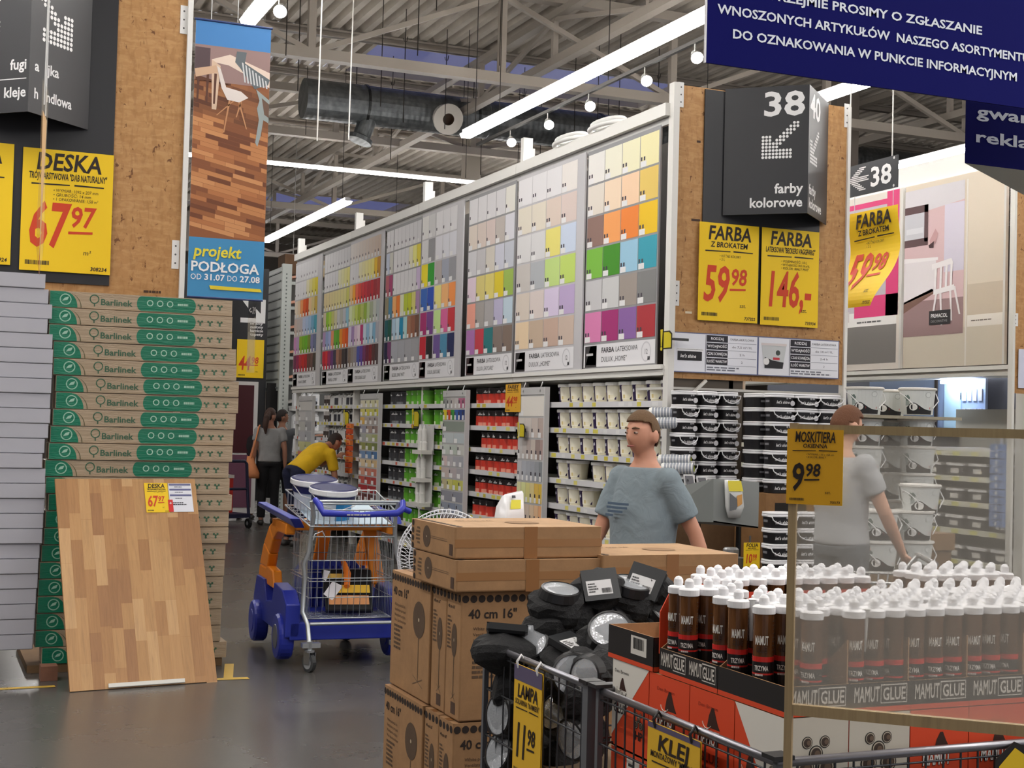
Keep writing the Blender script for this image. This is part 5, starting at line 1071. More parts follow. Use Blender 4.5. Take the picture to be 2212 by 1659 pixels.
card_sign('price_sign', (XF-.08, a.y, a.z), UW, EZ, a.y-b.y, b.z-a.z, 'small yellow FARBY price sign, 44 98, above the red cans', None, title='FARBY', sub='DEKOR. WEWN.', big='44', small='98', code='', bg=(224, 168, 40))
def sleeve(px, py, label, g):
    q = PX(px, py, XF-.22); r = empty('paint_roller_sleeve', q, 0, label, 'paint roller', g)
    ax = Vector((.72, -.62, .03)).normalized() if g.startswith('big') else EZ
    m = MB(); m.T = ax.to_track_quat('Z', 'Y').to_matrix().to_4x4(); m.lathe([(.001, 0), (.04, .005), (.045, .02)]+[(.045, .03+i*.012+(.006 if i % 2 else 0)) for i in range(18)]+[(.043, .25), (.028, .256), (.026, .2), (.001, .2)], 18, fn=lambda i, a: (176, 186, 60) if i > 21 else (150, 156, 166) if (i % 2 and i > 2) else (236, 236, 232)) ; m.build('fleece_sleeve', r); return r
for i, (a, b, l) in enumerate(((1398, 890, 'striped white roller sleeve, topmost at the near post'), (1412, 912, 'striped white roller sleeve, second from the top at the near post'), (1418, 992, 'striped white roller sleeve behind the man in grey-blue'), (1424, 1010, 'striped white roller sleeve, lowest behind the man in grey-blue'))):
    q = sleeve(a, b, l, 'big roller sleeves on the near post'); q.location = PX(a+4, b+2, XF-.2)
for i, (px, pys) in enumerate(((908, (935, 962)), (905, (998, 1018)), (903, (1050, 1072)))):
    for j, py in enumerate(pys):
        for d in (0, 1):
            q = PX(px+d*9, py, XF-.12); m = MB(); m.lathe([(.03, 0), (.032, .01), (.032, .13), (.02, .15), (.012, .19), (.001, .19)], 12, col=(224, 224, 220)); o = m.build('white_bottle'); o.location = (q.x, q.y, q.z-.1)
            tag(o, 'white bottle on the clip rack by the red cans, %s rack, %s row, %s' % (('top', 'middle', 'low')[i], ('upper', 'lower')[j], ('left', 'right')[d]), 'bottle', 'white bottles on clip racks')
for i, (px, py) in enumerate(((912, 975), (909, 1035), (908, 1088))):
    q = PX(px, py, XF-.12); m = MB(); m.box((-.07, -.15, -.03), (.08, .15, .015), (220, 218, 212), 'painted'); m.box((.07, -.15, -.03), (.085, .15, .3), (206, 206, 204), 'painted'); o = m.build('clip_rack'); o.location = (q.x, q.y, q.z)
    tag(o, 'small white clip rack with bottles, %s of three on the post' % ('top', 'middle', 'lowest')[i], 'clip rack', 'clip racks on the post')
# ------------------------------------------------------------------ gondola end 38
YE = 9.8
xa, xb = PY(1466, 190, YE).x, PY(1829, 300, YE).x; zt = PY(1500, 187, YE).z; zb = PY(1630, 824, YE).z
e2 = end_panel('end_panel', xa, xb, YE, zb, zt, 'chipboard end panel with dark backing carrying the tall 38 sign', PY(1520, 300, YE).x, PY(1772, 300, YE).x, PY(1640, 700, YE).z, zt-.01)
m = MB(); m.box((xa-.055, YE-.03, 0), (xa-.002, YE+.05, zt+.01), (224, 223, 218), 'painted'); plate(m, xa-.005, YE, PY(1473, 232, YE).z); plate(m, xa-.005, YE, PY(1455, 660, YE).z)
m.box((xb+.001, YE-.02, 0), (xb+.03, YE+.05, zt), (222, 221, 216), 'painted'); plate(m, xb-.03, YE, PY(1825, 275, YE).z); m.build('metal_edge', e2)
m = MB()
for px, py, w_ in ((1505, 308, .035), (1493, 477, .08), (1480, 677, .06)): m.rect(PY(px, py, YE)+Vector((0, -.002, 0)), EX, EZ, 0, 0, w_, .018, (60, 34, 18) if py < 600 else (220, 206, 180), 'paper')
m.build('printed_mark', e2)
def pr_left(m, a, u, L, H):
    m.text('38', a+u*(L-.03)+EZ*(H-.235), u, EZ, .185, .34, 'R', 1, (228, 228, 228), 'paper'); arrow_dots(m, a+u*(L-.36)+EZ*(H-.57), u, EZ, .3)
    m.text('farby', a+u*(L-.04)+EZ*.165, u, EZ, .075, None, 'R', 1, (228, 228, 228), 'paper'); m.text('kolorowe', a+u*(L-.04)+EZ*.055, u, EZ, .075, .42, 'R', 1, (228, 228, 228), 'paper')
def pr_right(m, a, u, L, H):
    m.text('40', a+u*.04+EZ*(H-.235), u, EZ, .185, .34, 'L', 1, (228, 228, 228), 'paper'); arrow_dots(m, a+u*.06+EZ*(H-.6), u, EZ, .3)
    m.text('farby', a+u*.04+EZ*.165, u, EZ, .075, None, 'L', 1, (228, 228, 228), 'paper'); m.text('kolorowe', a+u*.04+EZ*.055, u, EZ, .075, .42, 'L', 1, (228, 228, 228), 'paper')
c = (PY(1556, 300, YE).x+PY(1790, 300, YE).x)/2+.0
ap = PY(1738, 300, YE-.46)
prism_sign(c, YE-.012, .5, .46, PY(1735, 460, YE-.46).z, PY(1740, 182, YE-.46).z, 'tall dark prism sign reading 38 farby kolorowe on the end panel', pr_left, pr_right, 'prism aisle signs')
for (x0, y0, x1, y1), kw, l in (((1507, 691, 1640, 490), dict(title='FARBA', sub='Z BROKATEM', lines=('RÓŻNE KOLORY', '2 L'), big='59', small='98', code='737322'), 'yellow FARBA Z BROKATEM price sign, 59 98, flat on the 38 end panel'), ((1642, 701, 1770, 502), dict(title='FARBA', sub='LATEKSOWA "BECKERS VAGGFARG"', lines=('POJEMNOŚĆ: 10 L', 'WYDAJNOŚĆ: DO 14 m²/L', 'KOLOR: BIAŁY MAT'), big='146,-', small='', code='735934'), 'yellow FARBA price sign, 146, right of the other on the 38 panel')):
    a, b = PY(x0, y0, YE-.03), PY(x1, y1, YE-.03); card_sign('price_sign', (a.x, YE-.03, a.z), EX, EZ, b.x-a.x, b.z-a.z, l, 'yellow price signs on end panels', **kw)
a, b = PY(1451, 803, YE-.025), PY(1813, 738, YE-.025); W, H = b.x-a.x, PY(1630, 726, YE-.025).z-PY(1630, 811, YE-.025).z
m = MB(); m.mat = 'paper'; o = Vector((a.x, YE-.025, PY(1452, 803, YE-.025).z)); m.box(tuple(o), (o.x+W, o.y+.004, o.z+H), (96, 104, 140)); o = o+Vector((0, -.001, 0))
for k in (0, 1):
    p = o+EX*(W*.5*k); m.rect(p, EX, EZ, .008, .008, W*.5-.008, H-.008, (226, 228, 236)); p = p+Vector((0, -.001, 0)); m.rect(p, EX, EZ, W*.19, .012, W*.193, H-.012, (70, 74, 90))
    for i, (t, v_) in enumerate((('RODZAJ', ('FARBA AKRYLOWA', 'FARBA LATEKSOWA')), ('WYDAJNOŚĆ', ('do 7,5 m²/1L', 'do 14 m²/1L')), ('CZAS SCHNIĘCIA', ('2 h', '2-4 h')), ('ILOŚĆ WARSTW', ('2', '2')))):
        zz = H*(.79-.19*i); m.rect(p, EX, EZ, W*.196, zz, W*.32, zz+H*.17, (32, 30, 40)); m.text(t, p+EX*W*.258+EZ*(zz+H*.055)+Vector((0, -.001, 0)), EX, EZ, .021, min(W*.115, .02*len(t)), 'C', 1, (226, 226, 230)); m.text(v_[k], p+EX*W*.405+EZ*(zz+H*.06), EX, EZ, .017, min(W*.15, .016*len(v_[k])), 'C', 0, (70, 70, 80)); m.rect(p, EX, EZ, W*.32, zz-.004, W*.49, zz-.001, (120, 124, 140))
    scribble(m, p+EX*W*.2+EZ*.02, EX, EZ, W*.27, H*.12, 2, (110, 112, 124), seed=k+3)
p = o+Vector((0, -.002, 0)); m.rect(p, EX, EZ, W*.03, H*.3, W*.17, H*.53, (24, 22, 26)); m.rect(p, EX, EZ, W*.025, H*.53, W*.175, H*.6, (236, 236, 238)); m.rect(p, EX, EZ, W*.025, H*.57, W*.175, H*.58, (60, 60, 66)); m.text("let's shine", p+EX*W*.045+EZ*H*.37+Vector((0, -.001, 0)), EX, EZ, .026, W*.09, 'L', 1, (235, 235, 235), slant=.2)
p = p+EX*W*.5; m.poly([p+EX*W*x+EZ*H*z for x, z in ((.04, .2), (.15, .2), (.17, .8), (.02, .8))], (196, 200, 202)); m.rect(p+Vector((0, -.001, 0)), EX, EZ, W*.018, H*.78, W*.172, H*.84, (214, 206, 206)); m.poly([p+Vector((0, -.001, 0))+EX*W*x+EZ*H*z for x, z in ((.04, .2), (.15, .2), (.155, .36), (.09, .4), (.04, .48))], (30, 30, 36)); m.disc(p+Vector((0, -.002, 0))+EX*W*.05+EZ*H*.37, EX, EZ, W*.018, 14, (230, 230, 230)); m.disc(p+Vector((0, -.001, 0))+EX*W*.12+EZ*H*.6, EX, EZ, W*.014, 10, (60, 70, 66)); m.rect(p+Vector((0, -.002, 0)), EX, EZ, W*.09, H*.42, W*.13, H*.48, (196, 60, 70))
tag(m.build('info_sheet'), 'long white information sheet with two paint pictures below the price signs', 'info sheet')
# body of the gondola end behind the stacks
m = MB(); m.box((xa, YE+.03, 0), (xb-.95, YE+.06, zb), (84, 74, 62), 'painted'); 
m.box((xa, YE+.02, 1.98), (xb, YE+.6, 2.0), (206, 204, 198), 'painted'); tag(m.build('gondola_end_frame'), 'grey-brown gondola end behind the black tub stacks', 'shelving')
PQ = can('beige_pail', (196, 188, 170), (206, 200, 184), .16, .1, (150, 146, 136))
for i in range(4):
    o = PQ if i == 0 else dup(PQ, (0, 0, 0)); q = PY(1470+i*38, 830, YE+.25); o.location = (q.x, YE+.25, 2.001); tag(o, 'dim beige pail under the chipboard panel, %s from the left' % ORD[i], 'paint pail', 'beige pails under the 38 panel')
m = MB(); a, b = PY(1500, 846, YE-.02), PY(1525, 822, YE-.02); m.bar(a, b, .03, .02, (214, 212, 206), 'painted'); tag(m.build('shelf_brace'), 'short white diagonal brace above the black tubs', 'brace')
# ------------------------------------------------------------------ black tubs on pallets
def tub(w, d, h, front_x):
    r = empty('black_paint_tub', (0, 0, 0), 0, 'tub', 'paint tub', 'stacked black paint tubs')
    m = MB()
    def ring(k, z, n=24): 
        return [((abs(math.cos(t))**.55*(1 if math.cos(t) > 0 else -1))*w/2*k, (abs(math.sin(t))**.55*(1 if math.sin(t) > 0 else -1))*d/2*k, z) for t in [2*math.pi*(i+.5)/n for i in range(n)]]
    def skinr(rs, col):
        n = 24; vs = sum(rs, []); m.add(vs, [(i*n+k, i*n+(k+1) % n, (i+1)*n+(k+1) % n, (i+1)*n+k) for i in range(len(rs)-1) for k in range(n)], col, 'plastic', True); m.add(rs[0][::-1], [tuple(range(n))], col); m.add(rs[-1], [tuple(range(n))], col)
    skinr([ring(.9, .001), ring(.96, h*.78)], (22, 21, 24)); y = -d/2*.945
    m.text("let's shine", (-w*.36 if front_x else -w*.38, y-.004, h*.26), EX, EZ, h*.2, w*.56, 'L', 1, (226, 226, 226), 'paper', .25, .03)
    m.disc((w*.33, y-.004, h*.3), EX, EZ, h*.19, 14, (206, 206, 210), 'paper'); m.rect((0, y-.004, 0), EX, EZ, w*.06, h*.58, w*.13, h*.7, (170, 170, 174), 'paper'); m.rect((0, y-.004, 0), EX, EZ, w*.16, h*.6, w*.26, h*.71, (170, 170, 174), 'paper')
    m.rect((-w*.452-.004, 0, 0), UW, EZ, -.03, h*.35, .02, h*.5, (120, 120, 124), 'paper'); m.build('tub_body', r)
    m = MB(); skinr([ring(1.0, h*.7), ring(1.02, h*.73), ring(1.02, h*.85), ring(1.0, h*.855)], (232, 232, 234)); skinr([ring(.985, h*.852), ring(.985, h*.89)], (40, 40, 44)); skinr([ring(1.0, h*.885), ring(1.0, h*.985), ring(.9, h*.99)], (234, 234, 236)); m.build('lid', r)
    return r
HT = .108
tA, tB = tub(.158, .2, HT, False), tub(.212, .16, HT, True)
hA = []
def hnd(t, w, d, up):
    m = MB(); z0 = HT*.72; pts = [(-w*.48, -d*.1, z0)]+[(w*.5*math.cos(math.pi*(1-k/8)), -d/2-.004-.004*math.sin(math.pi*k/8), z0-HT*up*math.sin(math.pi*k/8)) for k in range(9)]+[(w*.48, -d*.1, z0)]
    m.tube(pts, .0045, 6, (232, 232, 234)); return m.build('handle', t)
hnd(tA, .158, .2, .55); kids(tA); kids(tB)
tA2 = dup(tA, (0, 0, 0)); [bpy.data.objects.remove(x) for x in list(COL.objects) if x.parent == tA2 and x.name.startswith('handle')]; kids(tA2)
tB2 = dup(tB, (0, 0, 0)); hnd(tB, .212, .16, .5); kids(tB); kids(tB2)
used = set()
def place(t, loc, label, rz=0):
    if t.name not in used: used.add(t.name); t.location = loc; t.rotation_euler.z = rz; t['label'] = label; return t
    return dup(t, loc, rz, label)
Y1, Y2 = 9.55, 9.12
zA = PY(1480, 1083, Y1).z
m = MB(); m.box((PY(1448, 1000, Y1).x, Y1-.1, 0), (PY(1602, 1000, Y1).x, Y1+.18, zA-.012), (112, 84, 56), 'card'); tag(m.build('carton'), 'brown carton base under the left black tub columns', 'carton')
nr = int((PY(1480, 852, Y1).z-zA)/HT+.5)
for i in range(nr):
    for j in range(3):
        x = PY(1454+j*45.5, 1000, Y1).x+.079; place(tA if (i*2+j*3) % 4 in (0, 1) else tA2, (x+rnd.uniform(-.004, .004), Y1, zA+i*(HT+.0004)-.01), 'black tub, left block, %s column from the left, %s row up from the bottom' % (ORD[j], ORD[i]), rnd.uniform(-.03, .03))
zB = PY(1700, 1062, Y2).z
m = MB(); xq = PY(1655, 1000, Y2).x; m.box((xq-.06, Y2-.1, 0), (xq+.68, Y2+.4, zB-.012), (150, 110, 68), 'card'); m.box((xq+.02, Y2-.101, zB-.2), (xq+.3, Y2-.1, zB-.08), (30, 24, 20), 'card'); tag(m.build('carton'), 'brown carton with dark hand hole below the right black tubs', 'carton')
nr2 = int((PY(1700, 848, Y2).z-zB)/HT+.5)
for i in range(nr2):
    for j in range(3):
        x = xq+.106+j*.2145; place(tB if (i+j*2) % 3 else tB2, (x+rnd.uniform(-.004, .004), Y2, zB+i*(HT+.0004)-.01), 'black tub, right block, %s column from the left, %s row up from the bottom' % (ORD[j], ORD[i]), rnd.uniform(-.03, .03))
    place(tB2 if i % 2 else tB, (xq-.03+.08, Y2+.22, zB+i*(HT+.0004)-.01), 'black tub behind the corner of the right block, %s row up from the bottom' % ORD[i], math.pi/2)
Y3 = 8.3; x0 = PY(1652, 1150, Y3).x; z3 = PY(1670, 1238, Y3).z
m = MB(); m.box((x0-.02, Y3-.1, 0), (x0+.5, Y3+.1, z3-.012), (120, 90, 60), 'card'); tag(m.build('carton'), 'brown carton under the low black tubs beside the yellow FOLIA sign', 'carton')
for i in range(4):
    for j in range(2): place(tB if (i+j) % 2 else tB2, (x0+.108+j*.215, Y3, z3+i*(HT+.0004)-.01), 'black tub of the low stack by the FOLIA sign, %s, %s from bottom' % (('left', 'right')[j], ORD[i]), 0)
# grey leaflet chute with a hanging bag
YC = 8.75
a, b, c, d = PY(1541, 1128, YC), PY(1638, 1141, YC), PY(1640, 1042, YC), PY(1541, 1034, YC)
r = empty('display_chute', (a.x, YC, a.z), 0, 'grey sloping display chute before the black tubs', 'display chute'); o = Vector((a.x, YC, a.z)); G = (142, 146, 144)
m = MB(); m.prism([p-o for p in (a, b, c, d)], (0, .012, 0), G, 'painted'); m.build('end_plate', r)
l0, l1 = PX(1494, 1122, a.x-.16), PX(1496, 1075, a.x-.16); m = MB(); q0, q1 = a-o, d-o
m.prism([q0, q1, Vector((-.34, .25, .2)), Vector((-.36, .22, .0))], (.012, .006, 0), (128, 132, 130), 'painted'); m.prism([q0, b-o, b-o+Vector((0, .35, 0)), Vector((-.36, .22, 0))], (0, 0, .01), G, 'painted'); m.build('side_plate', r)
m = MB(); m.tube([(.05, .3, 0), (.05, .3, -a.z)], .02, 6, (60, 60, 60), 'metal'); m.tube([(.4, .3, .0), (.4, .3, -a.z)], .02, 6, (60, 60, 60), 'metal'); m.build('leg', r)
for i, (px, py, l) in enumerate(((1492, 1046, 'white leaflet with a dark photo in the grey chute, left'), (1520, 1050, 'white leaflet with a dark photo in the grey chute, right'), (1497, 1072, 'white leaflet lowest in the grey chute'))):
    q = PY(px, py, YC+.18-.05*(i == 2)); m = MB(); m.prism([(-.045, 0, -.07), (.045, 0, -.07), (.045, .03, .07), (-.045, .03, .07)], (0, .003, 0), (222, 222, 222), 'paper'); m.quad((-.035, -.002, .0), (.03, -.002, .0), (.03, .026, .06), (-.035, .026, .06), (96, 96, 100), 'paper'); m.quad((-.03, -.003, .02), (-.015, -.003, .02), (-.015, .008, .035), (-.03, .008, .035), (20, 20, 24), 'paper')
    o2 = m.build('leaflet'); o2.location = q; tag(o2, l, 'leaflet', 'leaflets in the grey chute')
q = PY(1584, 1118, YC-.02); r = empty('packed_bag', (q.x, YC-.03, q.z), 0, 'white and yellow plastic pack hanging on the grey chute', 'bag')
m = MB(); loft_r = [(Vector((-.0, .0, .0)), Vector((.05, 0, 0)), Vector((0, .02, 0))), (Vector((.0, -.005, .08)), Vector((.075, 0, 0)), Vector((0, .034, 0))), (Vector((-.01, 0, .2)), Vector((.07, 0, 0)), Vector((0, .03, 0))), (Vector((-.02, .01, .27)), Vector((.06, 0, 0)), Vector((0, .01, 0)))]
m.mat = 'film'; m.col = (214, 216, 214); loft(m, loft_r, 16); m.build('bag_body', r)
m = MB(); m.quad((-.07, -.036, .19), (.05, -.036, .19), (.04, -.02, .265), (-.07, -.02, .265), (222, 206, 60), 'film'); m.quad((-.065, -.042, .05), (-.01, -.042, .06), (.02, -.04, .12), (-.065, -.04, .18), (110, 112, 114), 'film'); m.quad((.0, -.043, .08), (.04, -.042, .1), (.04, -.04, .17), (-.005, -.041, .16), (216, 160, 90), 'film'); m.build('label_patch', r)
q0, q1 = PY(1606, 1228, 7.5), PY(1642, 1172, 7.5)
card_sign('price_sign', (q0.x, 7.5, q0.z), EX, EZ, q1.x-q0.x, q1.z-q0.z, 'small yellow FOLIA price sign, 10 98, behind the flat carton', None, title='FOLIA', sub='MALARSKA', big='10', small='98', code='')
m = MB(); z_ = q0.z; m.tube([(q0.x+.05, 7.51, 0), (q0.x+.05, 7.51, z_+.2)], .006, 6, (120, 120, 120), 'metal'); m.box((q0.x, 7.49, 0), (q0.x+.12, 7.6, .02), (90, 90, 90), 'metal'); tag(m.build('sign_stand'), 'thin stand holding the small FOLIA price sign', 'stand')
m = MB(); q = PY(1592, 1205, 7.6); m.box((q.x-.25, 7.56, 0), (q.x+.06, 7.95, q.z), (96, 96, 98), 'card'); tag(m.build('dark_crate'), 'grey crate behind the right flat carton', 'crate')
m = MB(); m.lathe([(.001, 0), (.05, 0), (.05, .1), (.04, .12), (.001, .12)], 14, col=(120, 120, 120), mat='film'); o = m.build('film_roll'); o.scale = (1, 1, .5); o.location = (q.x-.02, 7.64, q.z+.001); tag(o, 'small roll of clear film beside the FOLIA sign', 'roll')
# ------------------------------------------------------------------ white paint buckets on the right
def bucket():
    r = empty('white_paint_bucket', (0, 0, 0), 0, 'bucket', 'paint bucket', 'white printed paint buckets on the right')
    m = MB(); m.lathe([(.118, 0), (.138, .2)], 28, col=(206, 210, 208))
    def on(pts, col, k=1.004):                                               # print wrapped on the tapered wall: points are (angle, height)
        m.poly([((.118+.1*z)*k*math.cos(math.radians(a-90)), (.118+.1*z)*k*math.sin(math.radians(a-90)), z) for a, z in pts], col, 'paper')
    for t in range(10): a = -48+t*10; f = lambda a: .035+.055*math.exp(-((a+20)/30)**2); on([(a, .004), (a+10, .004), (a+10, f(a+10)), (a, f(a))], (28, 28, 32))
    on([(-22+18*math.cos(t*.4488), .06+.034*math.sin(t*.4488)) for t in range(14)], (30, 30, 34), 1.008); on([(-22+15*math.cos(t*.4488), .06+.028*math.sin(t*.4488)) for t in range(14)], (226, 226, 224), 1.012)
    on([(0, .045), (42, .045), (42, .06), (0, .06)], (208, 62, 66), 1.008)
    on([(-52, .07), (-36, .075), (-36, .115), (-50, .115)], (150, 160, 158), 1.006)
    for a, z in ((-46, .13), (-41, .14), (-50, .138), (-44, .12), (-38, .13)): on([(a+5*math.cos(t*.785), z+.014*math.sin(t*.785)) for t in range(8)], (96, 112, 106), 1.008+.0003*a/50)
    on([(30+11*math.cos(t*.4488), .155+.022*math.sin(t*.4488)) for t in range(14)], (170, 176, 174), 1.006); on([(30+9*math.cos(t*.4488), .155+.018*math.sin(t*.4488)) for t in range(14)], (214, 218, 216), 1.009)
    m.build('bucket_body', r)
    m = MB(); m.lathe([(.14, .19), (.149, .195), (.149, .207), (.14, .212), (.13, .206), (.001, .206)], 28, col=(216, 214, 208)); m.build('lid', r)
    m = MB(); m.tube([(-.14, -.02, .17), (-.11, -.09, .145), (-.06, -.135, .09), (-.03, -.15, .062)], .004, 6, (222, 222, 222)); m.tube([(.14, 0, .17), (.155, -.05, .11), (.1, -.12, .05)], .004, 6, (222, 222, 222)); m.build('handle', r)
    return kids(r)
bk = bucket(); YW = 9.0; HB = .2125; cnt = 0
zt_ = PY(1867, 836, YW).z
for (px, yy, zlist, nm) in ((1867, YW, 5, 'front left column'), (1918, YW+.34, 5, 'middle column set back'), (1981, YW-.02, 5, 'right column')):
    q = PY(px, 900, yy); zt0 = zt_+(PY(1981, 838, yy).z-zt_ if px > 1950 else 0)
    for i in range(zlist):
        o = bk if cnt == 0 else dup(bk, (0, 0, 0)); cnt += 1; o.location = (q.x+rnd.uniform(-.006, .006), yy, zt0-HB*(i+1)-(.03 if i else 0)); o.rotation_euler.z = math.radians(-28)+rnd.uniform(-.15, .15); o['label'] = 'white printed paint bucket in the %s, %s from the top' % (nm, ORD[i])
bot = zt_-HB*5-.03
m = MB(); qa, qb = PY(1822, 900, YW), PY(2032, 900, YW); m.box((qa.x-.02, YW-.17, bot-.16), (qb.x+.02, YW+.55, bot-.03), (140, 108, 72), 'card'); m.box((qa.x, YW-.15, 0), (qb.x, YW+.5, bot-.16), (120, 92, 62), 'card'); tag(m.build('pallet_stack'), 'wooden pallet base under the white buckets', 'pallet')
m = MB(); m.box((qa.x-.02, YW-.2, zt_-HB-.026), (qb.x+.04, YW+.5, zt_-HB-.003), (168, 160, 140), 'card'); tag(m.build('layer_board'), 'beige layer board under the top white buckets', 'board')
YV = 8.15
for (px, py, l) in ((1993, 1110, 'white bucket at right of the low front pile, upper'), (1896, 1166, 'white bucket of the low front pile, left of two'), (1972, 1166, 'white bucket of the low front pile, right of two')):
    q = PY(px, py, YV); o = dup(bk, (q.x, YV+(.03 if 'upper' in l else 0), q.z), math.radians(-20), l)
q = PY(1896, 1166, YV); q2 = PY(1972, 1166, YV); 
for i, p in enumerate((q, q2)): dup(bk, (p.x, YV, p.z-HB), math.radians(-20), 'white bucket hidden low in the front pile, %s' % ('left', 'right')[i])
m = MB(); m.box((q.x-.18, YV-.16, 0), (q2.x+.18, YV+.2, q.z-HB-.002), (130, 104, 72), 'card'); tag(m.build('pallet'), 'pallet base under the low white bucket pile', 'pallet')
# ------------------------------------------------------------------ wallpaper gondola facing the next aisle
XW = 9.6; y0w, y1w = 10.45, 13.6
def at(px, py): q = PX(px, py, XW); return q.y, q.z
zr = at(2000, 805)[1]
r = empty('shelving_bay', (XW, y0w, 0), 0, 'shelving run on the right below the wallpaper boards', 'shelving'); T = Matrix.Translation((-XW, -y0w, 0))
m = MB(); m.T = T; m.box((XW-.02, y0w-.14, 0), (XW+.06, y0w-.02, 4.6), (212, 211, 204), 'painted'); m.build('upright', r)
m = MB(); m.T = T; m.box((XW-.05, y0w, zr-.06), (XW+.3, y1w+2, zr+.03), (204, 203, 196), 'painted'); m.box((XW-.07, y0w, zr), (XW-.05, y1w+2, zr+.04), (222, 221, 214), 'painted'); m.build('ledge', r)
m = MB(); m.T = T; yt, zt2 = at(2090, 385); m.box((XW-.04, y0w, 4.28), (XW+.1, y1w+2, 4.5), (226, 225, 220), 'painted'); m.build('header_rail', r)
m = MB(); m.T = T; m.box((XW+.6, y0w, 0), (XW+.64, y1w+2, zr), (96, 100, 112), 'painted'); m.build('back_panel', r)
for z in (.45, .75, 1.02, 1.27, 1.52):
    m = MB(); m.T = T; m.box((XW-.02, y0w, z-.02), (XW+.55, y1w+2, z), (210, 210, 200), 'painted'); s_ = m.build('shelf', r)
    m = MB(); m.T = T; m.box((XW-.035, y0w, z-.045), (XW-.022, y1w+2, z+.008), (222, 222, 206), 'painted'); R6 = random.Random(int(z*50))
    for k in range(9): m.rect((XW-.037, 12.9-k*.27, z-.04), UW, EZ, 0, 0, .1, .04, R6.choice([(226, 220, 150), (220, 214, 120)]), 'paper')
    m.build('price_strip', s_)
m = MB(); n = 0
bx = None
def stockbox(col):
    r2 = empty('white_box', (0, 0, 0), 0, 'box', 'box', 'white and dark boxes on the right shelves'); m = MB(); m.box((0, -.12, 0), (.2, .12, .13), (64, 62, 62), 'paper', top=(222, 222, 220)); m.box((-.004, -.125, .105), (.2, .125, .135), (222, 222, 220), 'paper'); m.build('box_body', r2); m = MB(); m.rect((-.002, .06, .03), UW, EZ, 0, 0, .12, .05, (206, 204, 198), 'paper'); m.build('label_patch', r2); return kids(r2)
sb = stockbox(0)
for i, z in enumerate((.45, .75, 1.02, 1.27)):
    for j in range(7):
        o = sb if n == 0 else dup(sb, (0, 0, 0)); n += 1; o.location = (XW+.02, 10.65+.33*j, z+.002); o['label'] = 'dark box with white lid on right shelves, %s from near end, %s shelf up' % (ORD[j], ORD[i])
m = MB(); m.box((XW, 10.6, 1.521), (XW+.3, 11.6, 1.56), (214, 214, 214), 'paper'); m.box((XW, 11.65, 1.521), (XW+.4, 12.6, 1.75), (70, 68, 66), 'paper', top=(200, 200, 196)); tag(m.build('flat_pack'), 'grey and white flat packs on the top right shelf', 'pack')
# wall boards above
def wboard(name, pxa, pxb, label, paint):
    ya, yb = at(pxa, 700)[0], at(pxb, 700)[0]; r = empty(name, (XW-.06, yb, zr+.05), 0, label, 'wallpaper board'); H = 4.28-zr-.05; W = ya-yb; o = Vector((0, W, 0))
    m = MB(); m.box((0, 0, 0), (.02, W, H), (214, 206, 196), 'painted'); m.box((-.012, -.03, 0), (.02, 0, H), (206, 204, 198), 'painted'); m.build('board_panel', r)
    m = MB(); m.mat = 'paper'; paint(m, o, W, H, at); m.build('wallpaper_print', r)
def rel(px, py, ya): y, z = at(px, py); return ya-y, z-zr-.05
def pk(m, o, W, H, at):
    def R(x0, z0, x1, z1, c, k=1): m.rect(o+Vector((-.001*k, 0, 0)), UW, EZ, x0, z0, x1, z1, c)
    s = H/2.0
    R(0, .07*s, W-.06, .5*s, (122, 118, 114)); R(0, .5*s, W-.06, .66*s, (226, 224, 220)); R(0, .66*s, W*.9, H*.95, (192, 184, 190)); R(W*.86, .6*s, W-.04, H, (216, 62, 120), 2); R(W*.55, .6*s, W-.04, .84*s, (216, 62, 120), 2); R(W*.3, H*.93, W*.9, H*.96, (216, 62, 120), 3); R(0, .56*s, W*.5, .68*s, (206, 200, 196), 2)
    m.poly([o+Vector((-.003, 0, .52*s)), o+Vector((-.003, -W*.45, .5*s)), o+Vector((-.003, -W*.45, .6*s)), o+Vector((-.003, -W*.3, .58*s)), o+Vector((-.003, 0, .54*s))], (26, 24, 26)); R(.03, .64*s, W*.38, .76*s, (30, 28, 30), 4)
    m.text('PRIMACOL', o+Vector((-.006, -.05, .7*s)), UW, EZ, .04*s, W*.28, 'L', 1, (226, 226, 226)); m.text('DECORATIVE', o+Vector((-.006, -.05, .655*s)), UW, EZ, .022*s, W*.25, 'L', 0, (190, 190, 190)); scribble(m, o+Vector((-.003, -W*.58, .53*s)), UW, EZ, W*.25, .03, 1, (90, 90, 90), seed=2)
wboard('wallpaper_board', 1745, 1954, 'pink and grey wallpaper board partly hidden by the hanging FARBA sheet', pk)
